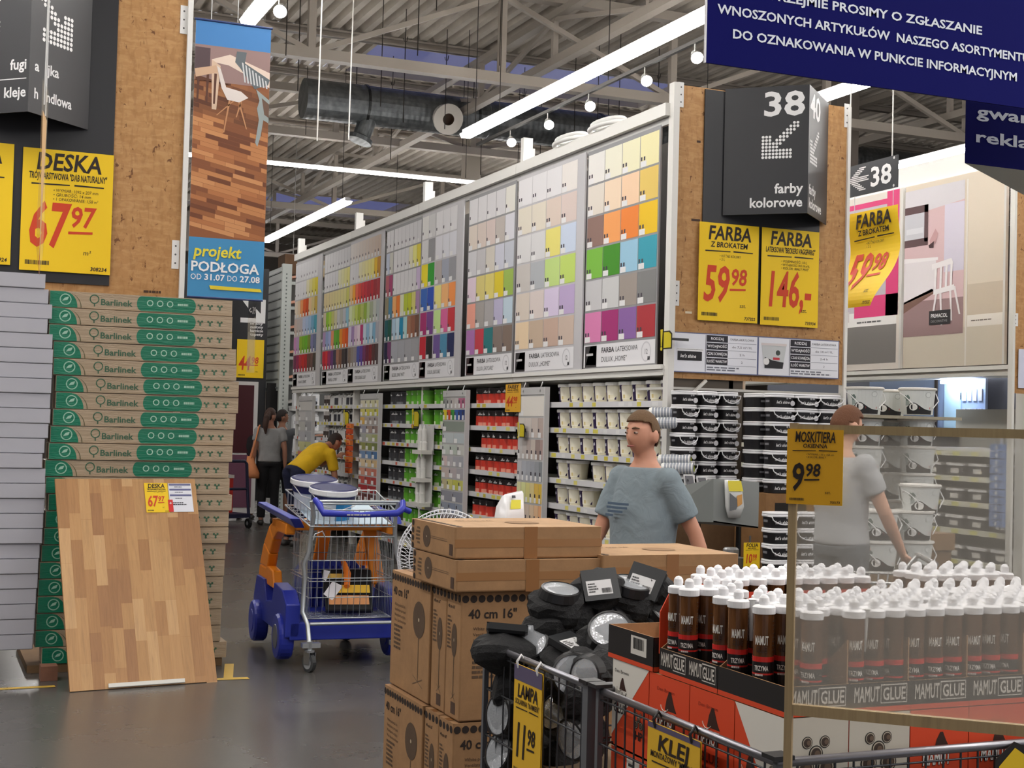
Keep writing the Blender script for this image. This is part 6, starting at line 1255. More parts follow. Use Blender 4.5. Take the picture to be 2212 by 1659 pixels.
def kt(m, o, W, H, at):
    def R(x0, z0, x1, z1, c, k=1): m.rect(o+Vector((-.001*k, 0, 0)), UW, EZ, x0*W, z0*H, x1*W, z1*H, c)
    def P(pts, c, k): m.poly([o+Vector((-.001*k, -x*W, z*H)) for x, z in pts], c)
    R(0, 0, 1, 1, (214, 202, 184)); R(.66, .26, 1, .42, (196, 182, 162), 2); R(.0, 0, 1, .2, (206, 196, 178), 2); R(.66, .2, 1, .26, (226, 220, 210), 3)
    R(.0, .17, .62, .97, (208, 178, 180), 3); R(.42, .5, .62, .86, (206, 200, 214), 4); P([(0, .97), (.62, .97), (.62, .87), (0, .83)], (206, 202, 206), 4)
    R(0, .17, .62, .36, (150, 122, 122), 4); P([(0, .36), (.3, .42), (.34, .4), (0, .3)], (120, 88, 76), 5); P([(0, .58), (.34, .57), (.34, .41), (0, .35)], (222, 216, 218), 5); P([(0, .6), (.36, .585), (.36, .57), (0, .575)], (232, 228, 228), 6)
    R(.0, .84, .25, .88, (84, 58, 60), 6); R(.21, .68, .25, .88, (84, 58, 60), 6); R(0, .66, .25, .7, (84, 58, 60), 6); R(0, .7, .21, .84, (190, 190, 196), 6); P([(.27, .68), (.33, .74), (.36, .71), (.33, .66), (.28, .655)], (190, 150, 150), 7); P([(.26, .655), (.32, .675), (.31, .64), (.27, .64)], (60, 30, 34), 8)
    R(.02, .73, .2, .76, (206, 206, 210), 7)
    for x in (.33, .385, .44, .49): P([(x, .55), (x+.025, .55), (x+.015, .4), (x-.005, .4)], (232, 228, 228), 8)
    P([(.3, .55), (.5, .57), (.52, .54), (.3, .52)], (232, 228, 228), 9); P([(.32, .41), (.53, .43), (.53, .4), (.32, .385)], (232, 228, 228), 9)
    for a_, b_ in (((.34, .4), (.3, .24)), ((.38, .4), (.4, .22)), ((.48, .41), (.5, .24)), ((.52, .42), (.58, .27))): P([(a_[0], a_[1]), (a_[0]+.022, a_[1]), (b_[0]+.016, b_[1]), (b_[0], b_[1])], (228, 222, 222), 8)
    R(.28, .225, .5, .3, (32, 28, 30), 10); m.text('PRIMACOL', o+Vector((-.012, -.3*W, .262*H)), UW, EZ, .02*H, W*.17, 'L', 1, (226, 226, 226)); m.text('DECORATIVE', o+Vector((-.012, -.3*W, .237*H)), UW, EZ, .012*H, W*.17, 'L', 0, (150, 150, 150)); scribble(m, o+Vector((-.005, -.7*W, .225*H)), UW, EZ, W*.2, .02, 1, (110, 100, 90), seed=2)
    R(.64, 0, .655, .97, (222, 216, 206), 4)
wboard('wallpaper_board', 1962, 2178, 'beige wallpaper board with a photo of white chairs and a cabinet', kt)
# further right: the next chipboard end panel, only a strip
YR = 10.2; q0 = PY(2195, 420, YR); e3 = end_panel('end_panel', q0.x, q0.x+1.6, YR, PY(2205, 850, YR).z, 4.3, 'strip of chipboard end panel at the right edge of the picture', q0.x+.4, q0.x+1.2, 2.5, 4.2)
m = MB(); m.box((q0.x-.03, YR-.02, 0), (q0.x-.002, YR+.04, 4.3), (216, 215, 208), 'painted'); plate(m, q0.x-.02, YR, PY(2200, 705, YR).z, .06, .12); m.build('metal_edge', e3)
m = MB(); a, b = PY(2200, 838, YR-.02), PY(2260, 757, YR-.02); m.box((a.x, YR-.02, a.z), (a.x+.8, YR-.012, b.z), (206, 210, 228), 'paper'); tag(m.build('info_sheet'), 'edge of a pale information sheet at the right picture edge', 'info sheet')
m = MB(); m.box((q0.x+.62, YR+.05, 0), (q0.x+1.7, YR+1.5, 1.95), (150, 146, 136), 'painted'); tag(m.build('gondola_end_frame'), 'grey gondola end below the strip of chipboard at right', 'shelving')
# blue-lit display between the buckets and the post
XD = XW+.45
def bd(px, py): q = PX(px, py, XD); return q
a, b = bd(2128, 905), bd(1990, 822)
r = empty('lit_display', (XD, a.y, 1.55), 0, 'blue-lit display wall with sample cards under the beige board', 'display'); H_ = zr-1.6
m = MB(); W_d = b.y-a.y+.9; m.box((0, 0, 0), (.03, W_d, H_), (150, 170, 206), 'painted'); m.build('display_back', r)
m = MB(); L0 = b.y-a.y
m.box((-.02, L0*.72, 0), (-.004, L0*.76, H_), (60, 52, 50), 'painted'); m.box((-.02, L0*.36, 0), (-.003, L0*.6, H_*.95), (176, 206, 226), 'painted')
for i in range(3):
    for j in range(4): m.box((-.012, .04+j*L0*.08, H_*.12+i*H_*.28), (-.003, .03+j*L0*.08+L0*.065, H_*.12+i*H_*.28+H_*.17), (176, 176, 190), 'paper')
    m.box((-.014, L0*.36, H_*.14+i*H_*.28), (-.003, L0*.43, H_*.24+i*H_*.28), (40, 40, 50), 'paper')
m.build('sample_cards', r)
m = MB(); m.box((-.16, .08, H_-.05), (-.05, L0*.5, H_-.02), mat='blue_lamp'); m.build('display_lamp', r)
m = MB(); q = PX(2058, 878, XD-.1); m.lathe([(.03, 0), (.035, .03), (.02, .06), (.008, .12), (.008, .15)], 12, col=(150, 100, 90)); o = m.build('slim_vase'); o.location = (XD-.1, q.y, 1.521); tag(o, 'slim brown vase in the blue-lit display', 'vase')
# blue tape rolls strip seen through the screen
q = PX(2155, 1060, XW-.12); m = MB()
for i in range(11): m.box((XW-.14, q.y-.09, .82+i*.072), (XW-.08, q.y+.09, .885+i*.072), (120, 144, 190), 'paper'); m.disc((XW-.141, q.y, .852+i*.072), UW, EZ, .02, 10, (200, 206, 214), 'paper')
m.box((XW-.09, q.y-.01, .8), (XW-.07, q.y+.01, 1.7), (190, 190, 190)); tag(m.build('clip_strip'), 'blue clip strip of tapes at right, seen through the screen', 'clip strip')
# ------------------------------------------------------------------ hanging 38 sign and flapping FARBA sheet
XH = 7.55
def hx(px, py): return PX(px, py, XH)
a, b, c, d = hx(1823, 431), hx(1938, 403), hx(1940, 336), hx(1828, 362)
zb_, zt_2 = hx(1880, 417).z, hx(1880, 349).z
r = empty('hanging_aisle_sign', (XH, a.y, zb_), 0, 'hanging dark sign with left arrow and 38, right of the chipboard panel', 'hanging sign'); W = a.y-b.y; H = zt_2-zb_
m = MB(); m.box((0, -W, 0), (.012, 0, H), (48, 50, 54), 'painted'); m.mat = 'paper'; p = Vector((-.002, 0, 0)); m.text('38', p+UW*W*.5+EZ*H*.2, UW, EZ, H*.58, W*.4, 'L', 1, (226, 226, 226))
for k in range(-6, 7): 
    e_ = .08+abs(k)*.035; ln = .36 if abs(k) <= 1 else .13
    m.rect(p+UW*(W*e_)+EZ*(H*(.5+k*.058)), UW, EZ, 0, 0, W*ln, H*.036, (214, 214, 214))
for x in (.06, .94):
    for z in (.07, .93): m.disc(p+UW*W*x+EZ*H*z, UW, EZ, .012, 8, (206, 206, 206))
m.build('sign_panel', r)
m = MB()
for x in (.1, .9): m.tube([(0, -W*x, H), (0, -W*x, 7.9-zb_)], .006, 5, (206, 204, 198))
m.build('chain', r)
# cloth-like price sheet
pts = [(1830, 450), (1940, 450), (1800, 672), (1912, 660)]
tl_, tr_ = hx(1836, 463), hx(1940, 445); H = tl_.z-hx(1815, 672).z; W = tl_.y-tr_.y
r = empty('hanging_price_sheet', (XH, tl_.y, tl_.z), 0, 'loose curling yellow FARBA Z BROKATEM sheet hanging under the 38 arrow sign', 'price sign')
f0 = MB(); sign_face(f0, (0, 0, -H), UW, EZ, W, H, 'FARBA', 'Z BROKATEM', ('RÓŻNE KOLORY', '2 L'), '59', '98', 'szt.', '737322')
base = MB(); NS = 26
def warp(p):
    x, y, z = p; t = -z/H; u_ = -y/W
    return (x+.12*math.sin(t*5.2)*t-.05*t*u_, y+.22*t*t*W*.9-.10*t*(1-t)*W*(u_-.2)*3+.02*math.sin(t*7), z+.01*math.sin(t*6)*u_)
for i in range(NS):
    z0, z1 = -H*i/NS, -H*(i+1)/NS
    for j in range(6): base.quad((0, -W*j/6, z1), (0, -W*(j+1)/6, z1), (0, -W*(j+1)/6, z0), (0, -W*j/6, z0), YEL, 'paper')
base.v = [warp(p) for p in base.v]; base.build('sheet', r)
f0.v, f0.f, f0.c, f0.m, f0.s = f0.v[4:], [tuple(i-4 for i in q) for q in f0.f[1:]], f0.c[1:], f0.m[1:], f0.s[1:]
f0.v = [warp((p[0]-.004, p[1], p[2])) for p in f0.v]; f0.build('printed_text', r)
m = MB()
for x in (.1, .9): m.tube([(0, -W*x, 0), (.0, -W*x, hx(1880, 417).z-tl_.z)], .003, 5, (200, 200, 200))
m.build('hanging_cord', r)
# ------------------------------------------------------------------ blue hanging notices
YN = 6.0
a = PY(1525, 135, YN); Wn, Hn = 3.0, .62
r = empty('hanging_notice', (a.x, YN, a.z), 0, 'large dark blue hanging notice with white Polish text, upper right', 'hanging sign')
m = MB(); m.box((0, 0, 0), (Wn, .012, Hn), (10, 12, 84), 'matte'); m.box((-.006, -.001, 0), (0, .013, Hn), (206, 206, 210), 'painted'); m.mat = 'paper'
for t, pl, pr in (('WNOSZONYCH ARTYKUŁÓW  NASZEGO ASORTYMENTU', (1550, 28), None), ('DO OZNAKOWANIA W PUNKCIE INFORMACYJNYM', (1581, 82), (2197, 163)), ('UPRZEJMIE PROSIMY O ZGŁASZANIE', (1640, -5), (2121, 61))):
    q = PY(*pl, YN); o = Vector((q.x-a.x, -.003, q.z-a.z))
    wd = (PY(*pr, YN).x-q.x) if pr else (PY(2212, 118, YN).x-q.x)*1.0
    m.text(t, o, EX, EZ, .044, wd*(1.02 if not pr else 1), 'L', 1, (206, 212, 222))
m.build('notice_board', r)
m = MB()
for x in (.3, 1.5, 2.7): m.tube([(x, .006, Hn), (x, .006, 7.9-a.z)], .004, 5, (200, 200, 200))
m.build('hanging_cord', r)
YN2 = 6.6; a = PY(2084, 352, YN2)
Hn = PY(2085, 205, YN2).z-a.z+.06
r = empty('hanging_notice', (a.x, YN2, a.z), 0, 'three-sided blue hanging sign reading gwa and rekl at the right edge', 'hanging sign')
m = MB(); m.prism([(0, 0, 0), (1.3, 0, 0), (1.15, .72, 0)], (0, 0, Hn), (10, 12, 84), 'matte'); m.poly([(0, 0, -.001), (1.15, .72, -.001), (1.3, 0, -.001)], (150, 154, 146), 'painted'); m.mat = 'paper'
for t, p in (('gwarancja', (2110, 252)), ('reklamacje', (2105, 306))):
    q = PY(*p, YN2); m.text(t, (q.x-a.x, -.003, q.z-a.z), EX, EZ, .066, .105*len(t)*.86, 'L', 1, (206, 212, 222))
m.build('notice_board', r)
m = MB()
for x, y in ((.05, .02), (1.2, .05), (1.1, .66)): m.tube([(x, y, Hn), (x, y, 7.9-a.z)], .004, 5, (200, 200, 200))
m.build('hanging_cord', r)
for i, (px, y) in enumerate(((1837, 9.4), (1930, 9.4), (2045, 9))):
    pass
# ------------------------------------------------------------------ fan cartons
FC = (168, 128, 88); INKB = (44, 32, 26)
FW_, FH_, FD_ = .5, .488, .155
def fan_print(m, o, u, v, s=1.0, thin=False):                                # pedestal fan drawing
    o, u, v = Vector(o), Vector(u), Vector(v); c = (92, 72, 54)
    k = .45 if thin else 1
    m.disc(o+v*.27*s, u*k, v, .075*s, 22, c, 'card'); e = u.cross(v).normalized()*.0006; m.disc(o+v*.27*s+e, u*k, v, .008*s, 8, (200, 180, 150), 'card')
    m.rect(o, u, v, -.003*s, .02*s, .003*s, .2*s, (110, 88, 66), 'card')
    for a in (-1, 1): m.quad(o+u*(-.06*a*k*s)+v*.0, o+u*(.06*a*k*s)+v*.035*s, o+u*(.06*a*k*s)+v*.039*s, o+u*(-.06*a*k*s)+v*.004*s, (120, 96, 72), 'card')
def fan_carton(name='fan_carton'):
    r = empty(name, (0, 0, 0), 0, 'carton', 'carton', 'pedestal fan cartons')
    m = MB(); m.box((0, 0, .001), (FW_, FD_, FH_-.001), FC, 'card'); m.build('carton', r, .006, 2)
    m = MB(); m.mat = 'card'
    for o, u, W, big in ((Vector((0, -.0012, 0)), EX, FW_, 1), (Vector((FW_, FD_+.0012, 0)), -EX, FW_, 1), (Vector((-.0012, FD_, 0)), -EY, FD_, 0), (Vector((FW_+.0012, 0, 0)), EY, FD_, 0)):
        n = 15 if big else 4
        for i in range(n): m.disc(o+u*(W*(i+.5)/n)+EZ*(FH_-.026), u, EZ, .0145, 14, INKB, 'card')
        if big:
            m.text('40 cm 16"', o+u*.03+EZ*(FH_-.1), u, EZ, .034, .2, 'L', 1, INKB, 'card')
            for i, t in enumerate(('White pedestal fan', 'Ventilateur sur pied', 'Wentylator stojący', 'Weiß Standventilator')): m.text(t, o+u*.05+EZ*(FH_-.145-.022*i), u, EZ, .0125, None, 'L', 0, (84, 64, 48), 'card')
            scribble(m, o+u*.05+EZ*(FH_-.33), u, EZ, .13, .11, 6, (100, 78, 58), 'card', 5); fan_print(m, o+u*.37+EZ*.05, u, EZ, 1.0)
        else:
            m.text('40 cm 16"', o+u*.02+EZ*(FH_-.07), u, EZ, .012, None, 'L', 1, INKB, 'card'); scribble(m, o+u*.015+EZ*.26, u, EZ, .045, .13, 9, (100, 78, 58), 'card', 8); fan_print(m, o+u*.09+EZ*.07, u, EZ, .85, True)
            m.rect(o, u, EZ, W*.45, .02, W*.75, .065, (84, 62, 48), 'card')
    m.build('printed_faces', r)
    m = MB(); m.quad((.0, FD_*.35, FH_+.0005), (FW_, FD_*.35, FH_+.0005), (FW_, FD_*.65, FH_+.0005), (0, FD_*.65, FH_+.0005), (150, 106, 66), 'film'); m.build('tape_strip', r)
    return kids(r)
fc = fan_carton(); XL, YLc = 1.93, 5.0; first = [True]
def putc(loc, rot, label):
    o = fc if first[0] else dup(fc, (0, 0, 0)); first[0] = False; o.location = loc; o.rotation_euler = rot; o['label'] = label; return o
m = MB(); m.box((XL-.03, YLc-.02, 0), (XL+1.3, YLc+.95, .038), (120, 92, 62), 'card'); tag(m.build('pallet'), 'low pallet under the fan cartons', 'pallet')
lay = (('upper', .531), ('lower', .04))
for nm, z in lay:
    dx = 0 if nm == 'upper' else -.02
    putc((XL+dx, YLc, z), (0, 0, 0), 'upright fan carton with big 40 cm print facing the camera, %s layer' % nm)
    putc((XL+dx+.004, YLc+.17, z), (0, 0, .01), 'upright fan carton edge-on behind the foremost one, %s layer' % nm)
    putc((XL+dx+.002, YLc+.345+FW_, z), (0, 0, -math.pi/2-.005), 'upright fan carton with its broad face turned left, %s layer' % nm)
    putc((XL+FW_+.02+dx, YLc+.005, z), (0, 0, 0), 'upright fan carton behind the stone lamps, %s layer' % nm)
    putc((XL+FW_+.02, YLc+.19, z), (0, 0, 0), 'second upright fan carton behind the stone lamps, %s layer' % nm)
ZT = .531+FH_+.002
def flat(x, y, z, rz, label):                                                # lying on its broad face, narrow printed end to the left
    return putc((x, y, z), (0, 0, 0), label)
def flat_carton(x, y, z, rz, label, W=.62, D=.5, H=.122):
    r = empty('fan_carton', (x, y, z), rz, label, 'carton', 'pedestal fan cartons')
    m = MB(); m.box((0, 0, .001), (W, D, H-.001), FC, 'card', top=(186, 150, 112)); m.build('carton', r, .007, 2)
    m = MB(); m.mat = 'card'; o = Vector((-.0012, D, 0))
    for i in range(4): m.disc(o-EY*.026+EZ*(H*(i+.5)/4), EY, EZ, .013, 12, INKB)
    fan_print(m, o-EY*.36+EZ*H*.5-EZ*.0, -EZ, -EY, .001); m.disc(o-EY*.19+EZ*H*.52, EY, EZ, .043, 22, (92, 72, 54)); m.disc(o-EY*.19+EZ*H*.52-EX*.0006, EY, EZ, .004, 8, (210, 190, 160)); m.rect(o-EY*.42, EY, EZ, 0, H*.5, .19, H*.52, (120, 96, 72)); m.rect(o-EY*.42, EY, EZ, 0, H*.56, .19, H*.575, (130, 104, 80))
    m.rect(o-EY*.48, EY, EZ, 0, .012, .035, .055, (84, 62, 48)); scribble(m, o-EY*.11+EZ*H*.2, EY, EZ, .05, H*.6, 5, (110, 88, 66), 'card', 4)
    for i in range(14): m.disc((.024, D*(i+.5)/14, H+.0008), EX, EY, .013, 12, INKB)
    m.text('40 cm 16"', (.12, D*.62, H+.001), EX, EY, .03, .17, 'L', 1, (120, 92, 64), 'card'); m.disc((W*.6, D*.45, H+.0008), EX, EY, .07, 22, (150, 116, 82)); m.build('printed_faces', r)
    m = MB(); m.mat = 'film'
    m.quad((0, -.001, H*.36), (W, -.001, H*.36), (W, -.001, H*.62), (0, -.001, H*.62), (156, 114, 76)); m.quad((W*.46, -.0016, 0), (W*.55, -.0016, 0), (W*.55, -.0016, H), (W*.46, -.0016, H), (148, 104, 66)); m.build('tape_strip', r)
    return r
a = PY(905, 1290, YLc); 
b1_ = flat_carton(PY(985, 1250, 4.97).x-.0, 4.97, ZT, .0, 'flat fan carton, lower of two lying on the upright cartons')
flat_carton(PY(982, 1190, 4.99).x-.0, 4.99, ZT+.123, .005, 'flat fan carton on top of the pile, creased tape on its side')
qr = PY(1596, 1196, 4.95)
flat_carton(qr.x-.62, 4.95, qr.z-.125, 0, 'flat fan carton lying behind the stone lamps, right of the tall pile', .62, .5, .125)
m = MB(); m.box((qr.x-.6, 5.0, 0), (qr.x-.02, 5.4, qr.z-.127), FC, 'card'); tag(m.build('carton'), 'plain carton supporting the right flat fan carton', 'carton')
# white bag resting behind
q = PY(1104, 1126, 6.0); m = MB(); m.box((q.x-.12, 5.72, 0), (q.x+.24, 6.12, q.z-.002), FC, 'card'); tag(m.build('carton'), 'plain tall carton hidden behind the flat fan cartons', 'carton')
r = empty('packed_bag', (q.x, 6.0, q.z), math.radians(20), 'white plastic pack with yellow label standing behind the top flat carton', 'bag')
m = MB(); m.mat = 'film'; m.col = (226, 226, 228); loft(m, [(Vector((-.02, 0, 0)), Vector((.056, 0, 0)), Vector((0, .045, 0))), (Vector((-.01, 0, .02)), Vector((.06, 0, 0)), Vector((0, .05, 0))), (Vector((.0, .01, .07)), Vector((.056, 0, .004)), Vector((0, .045, 0))), (Vector((.025, .02, .12)), Vector((.052, 0, .008)), Vector((0, .025, 0))), (Vector((.03, .02, .13)), Vector((.05, 0, .008)), Vector((0, .01, 0)))], 20, 6); m.build('bag_body', r)
m = MB(); m.quad((-.045, -.042, .06), (.02, -.042, .06), (.03, -.03, .1), (-.03, -.03, .1), (222, 214, 60), 'paper'); m.quad((-.02, -.022, .108), (.005, -.022, .108), (.008, -.016, .12), (-.015, -.016, .12), (60, 60, 64), 'paper'); m.build('label_patch', r)
# demonstration fan
q = PY(962, 1205, 6.5); r = empty('pedestal_fan', (q.x, 6.5, 0), math.radians(-25), 'white pedestal fan standing behind the fan cartons', 'fan'); Wt = (222, 224, 230)
Hc = q.z; m = MB(); m.mat = 'plastic'; m.col = Wt; m.T = Matrix.Translation((0, 0, Hc)) @ Matrix.Rotation(math.pi/2, 4, 'X'); RF = .235
for rr_, zz in ((RF, 0), (RF-.015, .045), (.17, .075), (.1, .09)): m.tube([(rr_*math.cos(t*math.pi/18), rr_*math.sin(t*math.pi/18), zz) for t in range(36)], .0035, 6, closed=True)
for i in range(72):
    a_ = 2*math.pi*i/72; c, s = math.cos(a_), math.sin(a_); c2, s2 = math.cos(a_+.12), math.sin(a_+.12); m.tube([(RF*c, RF*s, 0), ((RF-.015)*c, (RF-.015)*s, .045), (.17*c2, .17*s2, .075), (.06*c2, .06*s2, .093)], .0016, 4)
    m.tube([(RF*c, RF*s, 0), ((RF-.015)*c, (RF-.015)*s, -.045), (.15*c, .15*s, -.07), (.07*c, .07*s, -.075)], .0016, 4)
m.lathe([(.065, .088), (.065, .098), (.001, .1)], 20); m.build('guard', r)
m = MB(); m.col = (206, 210, 218); m.T = Matrix.Translation((0, 0, Hc)) @ Matrix.Rotation(math.pi/2, 4, 'X')
for k in range(3):
    a_ = k*2.094; P = [(.05, -.5), (.12, -.45), (.2, -.25), (.205, .2), (.16, .45), (.06, .4)]; m.poly([(rr_*math.cos(a_+t), rr_*math.sin(a_+t), .03*math.sin(t*2)) for rr_, t in P])
m.lathe([(.05, -.02), (.05, .05), (.001, .06)], 18); m.build('blades', r)
m = MB(); m.col = Wt; m.T = Matrix.Translation((0, .1, Hc)) @ Matrix.Rotation(math.pi/2, 4, 'X'); m.lathe([(.07, .02), (.075, -.06), (.05, -.13), (.001, -.14)], 18); m.build('motor_housing', r)
m = MB(); m.col = Wt; m.tube([(0, .12, .03), (0, .12, Hc-.05)], .016, 12); m.build('pole', r)
m = MB(); m.col = Wt; m.tube([(-.25, -.1, .015), (.25, .34, .015)], .014, 8); m.tube([(.25, -.1, .015), (-.25, .34, .015)], .014, 8); m.lathe([(.05, .0), (.05, .05), (.02, .08)], 16, c=(0, .12, 0)); m.build('base', r)
# ------------------------------------------------------------------ wire cages
ZR, XC, YC1, YM, YC2 = .925, 1.78, 2.65, 3.555, 4.37
def cage(x0, x1, y0, y1, label, sp=.05):
    r = empty('wire_cage', (x0, y0, 0), 0, label, 'wire cage', 'wire sales cages'); X, Y = x1-x0, y1-y0; ST = (96, 98, 102)
    m = MB(); m.mat = 'metal'; m.col = (150, 150, 156); m.tube([(0, 0, ZR), (X, 0, ZR), (X, Y, ZR), (0, Y, ZR)], .011, 8, closed=True); m.build('top_rail', r)
    for (xx, yy) in ((0, 0), (X, 0), (X, Y), (0, Y)):
        t_ = .017 if (xx, yy) == (0, 0) and 'lamps' in label else .008; m = MB(); m.box((xx-t_, yy-t_, 0), (xx+t_, yy+t_, ZR+.01), ST, 'painted'); m.box((xx-.026, yy-.026, ZR+.01), (xx+.026, yy+.026, ZR+.02), (40, 40, 42), 'plastic'); m.build('corner_post', r)
    for a, d, L in ((Vector((0, 0, 0)), EY, Y), (Vector((0, 0, 0)), EX, X), (Vector((X, 0, 0)), EY, Y), (Vector((0, Y, 0)), EX, X)):
        m = MB(); m.mat = 'metal'; m.col = (84, 86, 90); n = int(L/sp)
        for i in range(1, n): p = a+d*(L*i/n); m.tube([p+EZ*.12, p+EZ*ZR], .0028, 5)
        for z in (.12, .3, .48, .63, .78, .9): m.tube([a+EZ*z, a+d*L+EZ*z], .0034 if z != .9 else .0028, 5)
        m.build('wire_panel', r)
    m = MB(); m.box((.01, .01, .44), (X-.01, Y-.01, .465), (150, 126, 96), 'card'); m.build('floor_board', r)
    return r
cage(XC, 2.75, YM+.03, YC2, 'wire cage heaped with black stone lamps'); cage(XC, 3.6, YC1, YM-.028, 'wire cage holding orange and white glue boxes')
m = MB(); m.box((XC+.05, YM+.08, .468), (2.7, YC2-.05, .60), (130, 108, 82), 'card'); tag(m.build('riser_board'), 'brown riser inside the lamp cage', 'board')
# stone lamps
def stone(seed, kind):
    R = random.Random(seed); r = empty('stone_lamp', (0, 0, 0), 0, 'lamp', 'solar lamp', 'black stone solar lamps')
    m = MB(); m.mat = 'rock'; m.col = (17, 17, 19); n, k = 18, 12; m.ball((0, 0, 0), 1, n, k)
    ds = [(Vector((R.gauss(0, 1), R.gauss(0, 1), R.gauss(0, 1))).normalized(), R.uniform(.66, .95)) for _ in range(26)]
    vs = []
    for p in m.v:
        p = Vector(p).normalized(); d = 1.0
        for a, h in ds:
            q = p.dot(a)
            if q > .05: d = min(d, h/q)                                      # chipped flat facets
        p = p*d; vs.append((p.x*.086, p.y*.076, min(p.z*.07, .05) if kind == 'lens' else p.z*.07))
    m.v = vs; m.s = [False]*len(m.s); m.build('stone_body', r)
    if kind == 'lens':
        m = MB(); m.lathe([(.058, .03), (.051, .051), (.046, .053), (.045, .048)], 24, col=(22, 22, 24), caps=False); m.build('lens_ring', r)
        m = MB(); m.mat = 'reflector'; m.lathe([(.046, .048), (.03, .04), (.012, .034), (.001, .033)], 22); m.build('reflector', r)
        m = MB(); m.mat = 'glass'; m.lathe([(.046, .051), (.02, .0545), (.001, .055)], 22); m.build('lens_glass', r)
    if kind == 'base':
        m = MB(); m.box((-.05, -.045, .04), (.05, .045, .062), (34, 36, 38), 'plastic'); m.build('base_plate', r, .006)
        m = MB(); m.quad((-.04, -.03, .0628), (.03, -.03, .0628), (.03, .012, .0628), (-.04, .012, .0628), (216, 216, 216), 'paper'); scribble(m, (-.036, -.024, .0634), EX, EY, .03, .03, 4, (80, 80, 80)); barcode(m, Vector((.0, -.026, .0634)), EX, EY, .028, .014); m.build('sticker', r)
    return kids(r)
ST = {k: [stone(s+i, k) for i in range(3)] for k, s in (('lens', 10), ('base', 20), ('plain', 30))}; usedS = set()
TOC = -FW; R8 = random.Random(3)
LAMPS = [(1206, 1312, 2.08, 'lens', (.0, -.25, .9), 'stone lamp with lens up at the left crown of the heap'), (1196, 1366, 1.98, 'plain', (0, 0, 1), 'stone lamp showing only rough stone, left crown of the heap'),
 (1290, 1280, 2.3, 'base', (-.25, -.8, .45), 'stone lamp with label plate, highest left of the heap'), (1357, 1298, 2.34, 'lens', (.05, -.3, .9), 'stone lamp with bright lens up at the top right of the heap'),
 (1404, 1272, 2.5, 'base', (-.6, -.6, .4), 'stone lamp with tilted label plate beside the glue cartridges'), (1330, 1350, 2.2, 'lens', (-.85, -.4, .2), 'stone lamp with lens turned left in the middle right of the heap'),
 (1250, 1388, 2.02, 'lens', (.1, -.35, .85), 'stone lamp with dim lens up in the middle of the heap'), (1148, 1400, 1.92, 'lens', (-.45, -.7, .5), 'stone lamp with lens, at the far left end of the heap'), (1092, 1412, 1.84, 'base', (.2, .3, .8), 'dark stone lamp low at the left end against the cartons'),
 (1160, 1420, 1.86, 'lens', (-.45, -.75, .45), 'stone lamp with lens facing forward at the left cage rail'), (1222, 1430, 1.88, 'base', (.1, -.3, .9), 'stone lamp with plain dark plate in the middle of the cage rail'),
 (1243, 1462, 1.83, 'lens', (-.5, -.8, .25), 'stone lamp with the biggest bright lens at the cage rail'), (1292, 1462, 1.86, 'lens', (-.9, -.35, .1), 'stone lamp with side-turned lens beside the glue box corner'), (1408, 1340, 2.28, 'lens', (.3, -.6, .6), 'stone lamp with lens beside the red glue panel'),
 (1300, 1400, 2.06, 'plain', (0, 0, 1), 'plain stone lamp in the shadow of the heap, centre right'), (1320, 1385, 2.0, 'lens', (-.4, -.6, .65), 'stone lamp with lens just left of the black glue tray'),
 (1112, 1545, 1.80, 'lens', (-.95, -.2, .1), 'stone lamp seen through the cage wires, lower left'), (1118, 1490, 1.82, 'plain', (0, 0, 1), 'stone lamp behind the wires left of the LAMPA card'), (1225, 1550, 1.80, 'lens', (-.8, -.3, .4), 'stone lamp seen through the wires right of the LAMPA card'),
 (1264, 1588, 1.79, 'lens', (-.9, -.3, -.1), 'stone lamp with lens behind the wires near the corner post'), (1108, 1632, 1.80, 'lens', (-.9, -.2, .3), 'stone lamp lowest at the left, behind the wires'), (1200, 1635, 1.80, 'plain', (0, 0, 1), 'stone lamp lowest right of the LAMPA card'), (1190, 1480, 1.82, 'plain', (0, 0, 1), 'stone lamp behind the top of the LAMPA card'), (1270, 1510, 1.84, 'plain', (0, 0, 1), 'stone lamp behind the wires beneath the biggest lens'),
 (1130, 1450, 1.9, 'plain', (0, 0, 1), 'stone lamp just inside the rail, left of the LAMPA hooks'), (1345, 1440, 1.98, 'plain', (0, 0, 1), 'stone lamp behind the glue box corner'), (1240, 1330, 2.22, 'plain', (0, 0, 1), 'stone lamp half buried under the highest label plate'), (1400, 1310, 2.55, 'plain', (0, 0, 1), 'stone lamp at the back right of the heap')]
for i, (px, py, X, kd, d, l) in enumerate(LAMPS):
    X = max(X+.07, 1.905)
    pool = ST[kd]; o = pool[i % 3]
    if o.name in usedS: o = dup(o, (0, 0, 0))
    else: usedS.add(o.name)
    q = PX(px, py, X); q = PY(px, py, YC2-.1) if q.y > YC2-.1 else q; d = Vector(d).normalized(); o.location = q; o.rotation_euler = (d.to_track_quat('Z', 'Y').to_matrix() @ Matrix.Rotation(R8.uniform(-.5, .5), 3, 'Z')).to_euler(); o['label'] = l
    sc_ = R8.uniform(1.2, 1.38); o.scale = (sc_, sc_, sc_)
for pool in ST.values():
    for o in pool:
        if o.name not in usedS:
            for c in list(o.children): bpy.data.objects.remove(c)
            bpy.data.objects.remove(o)
m = MB(); R9 = random.Random(9)
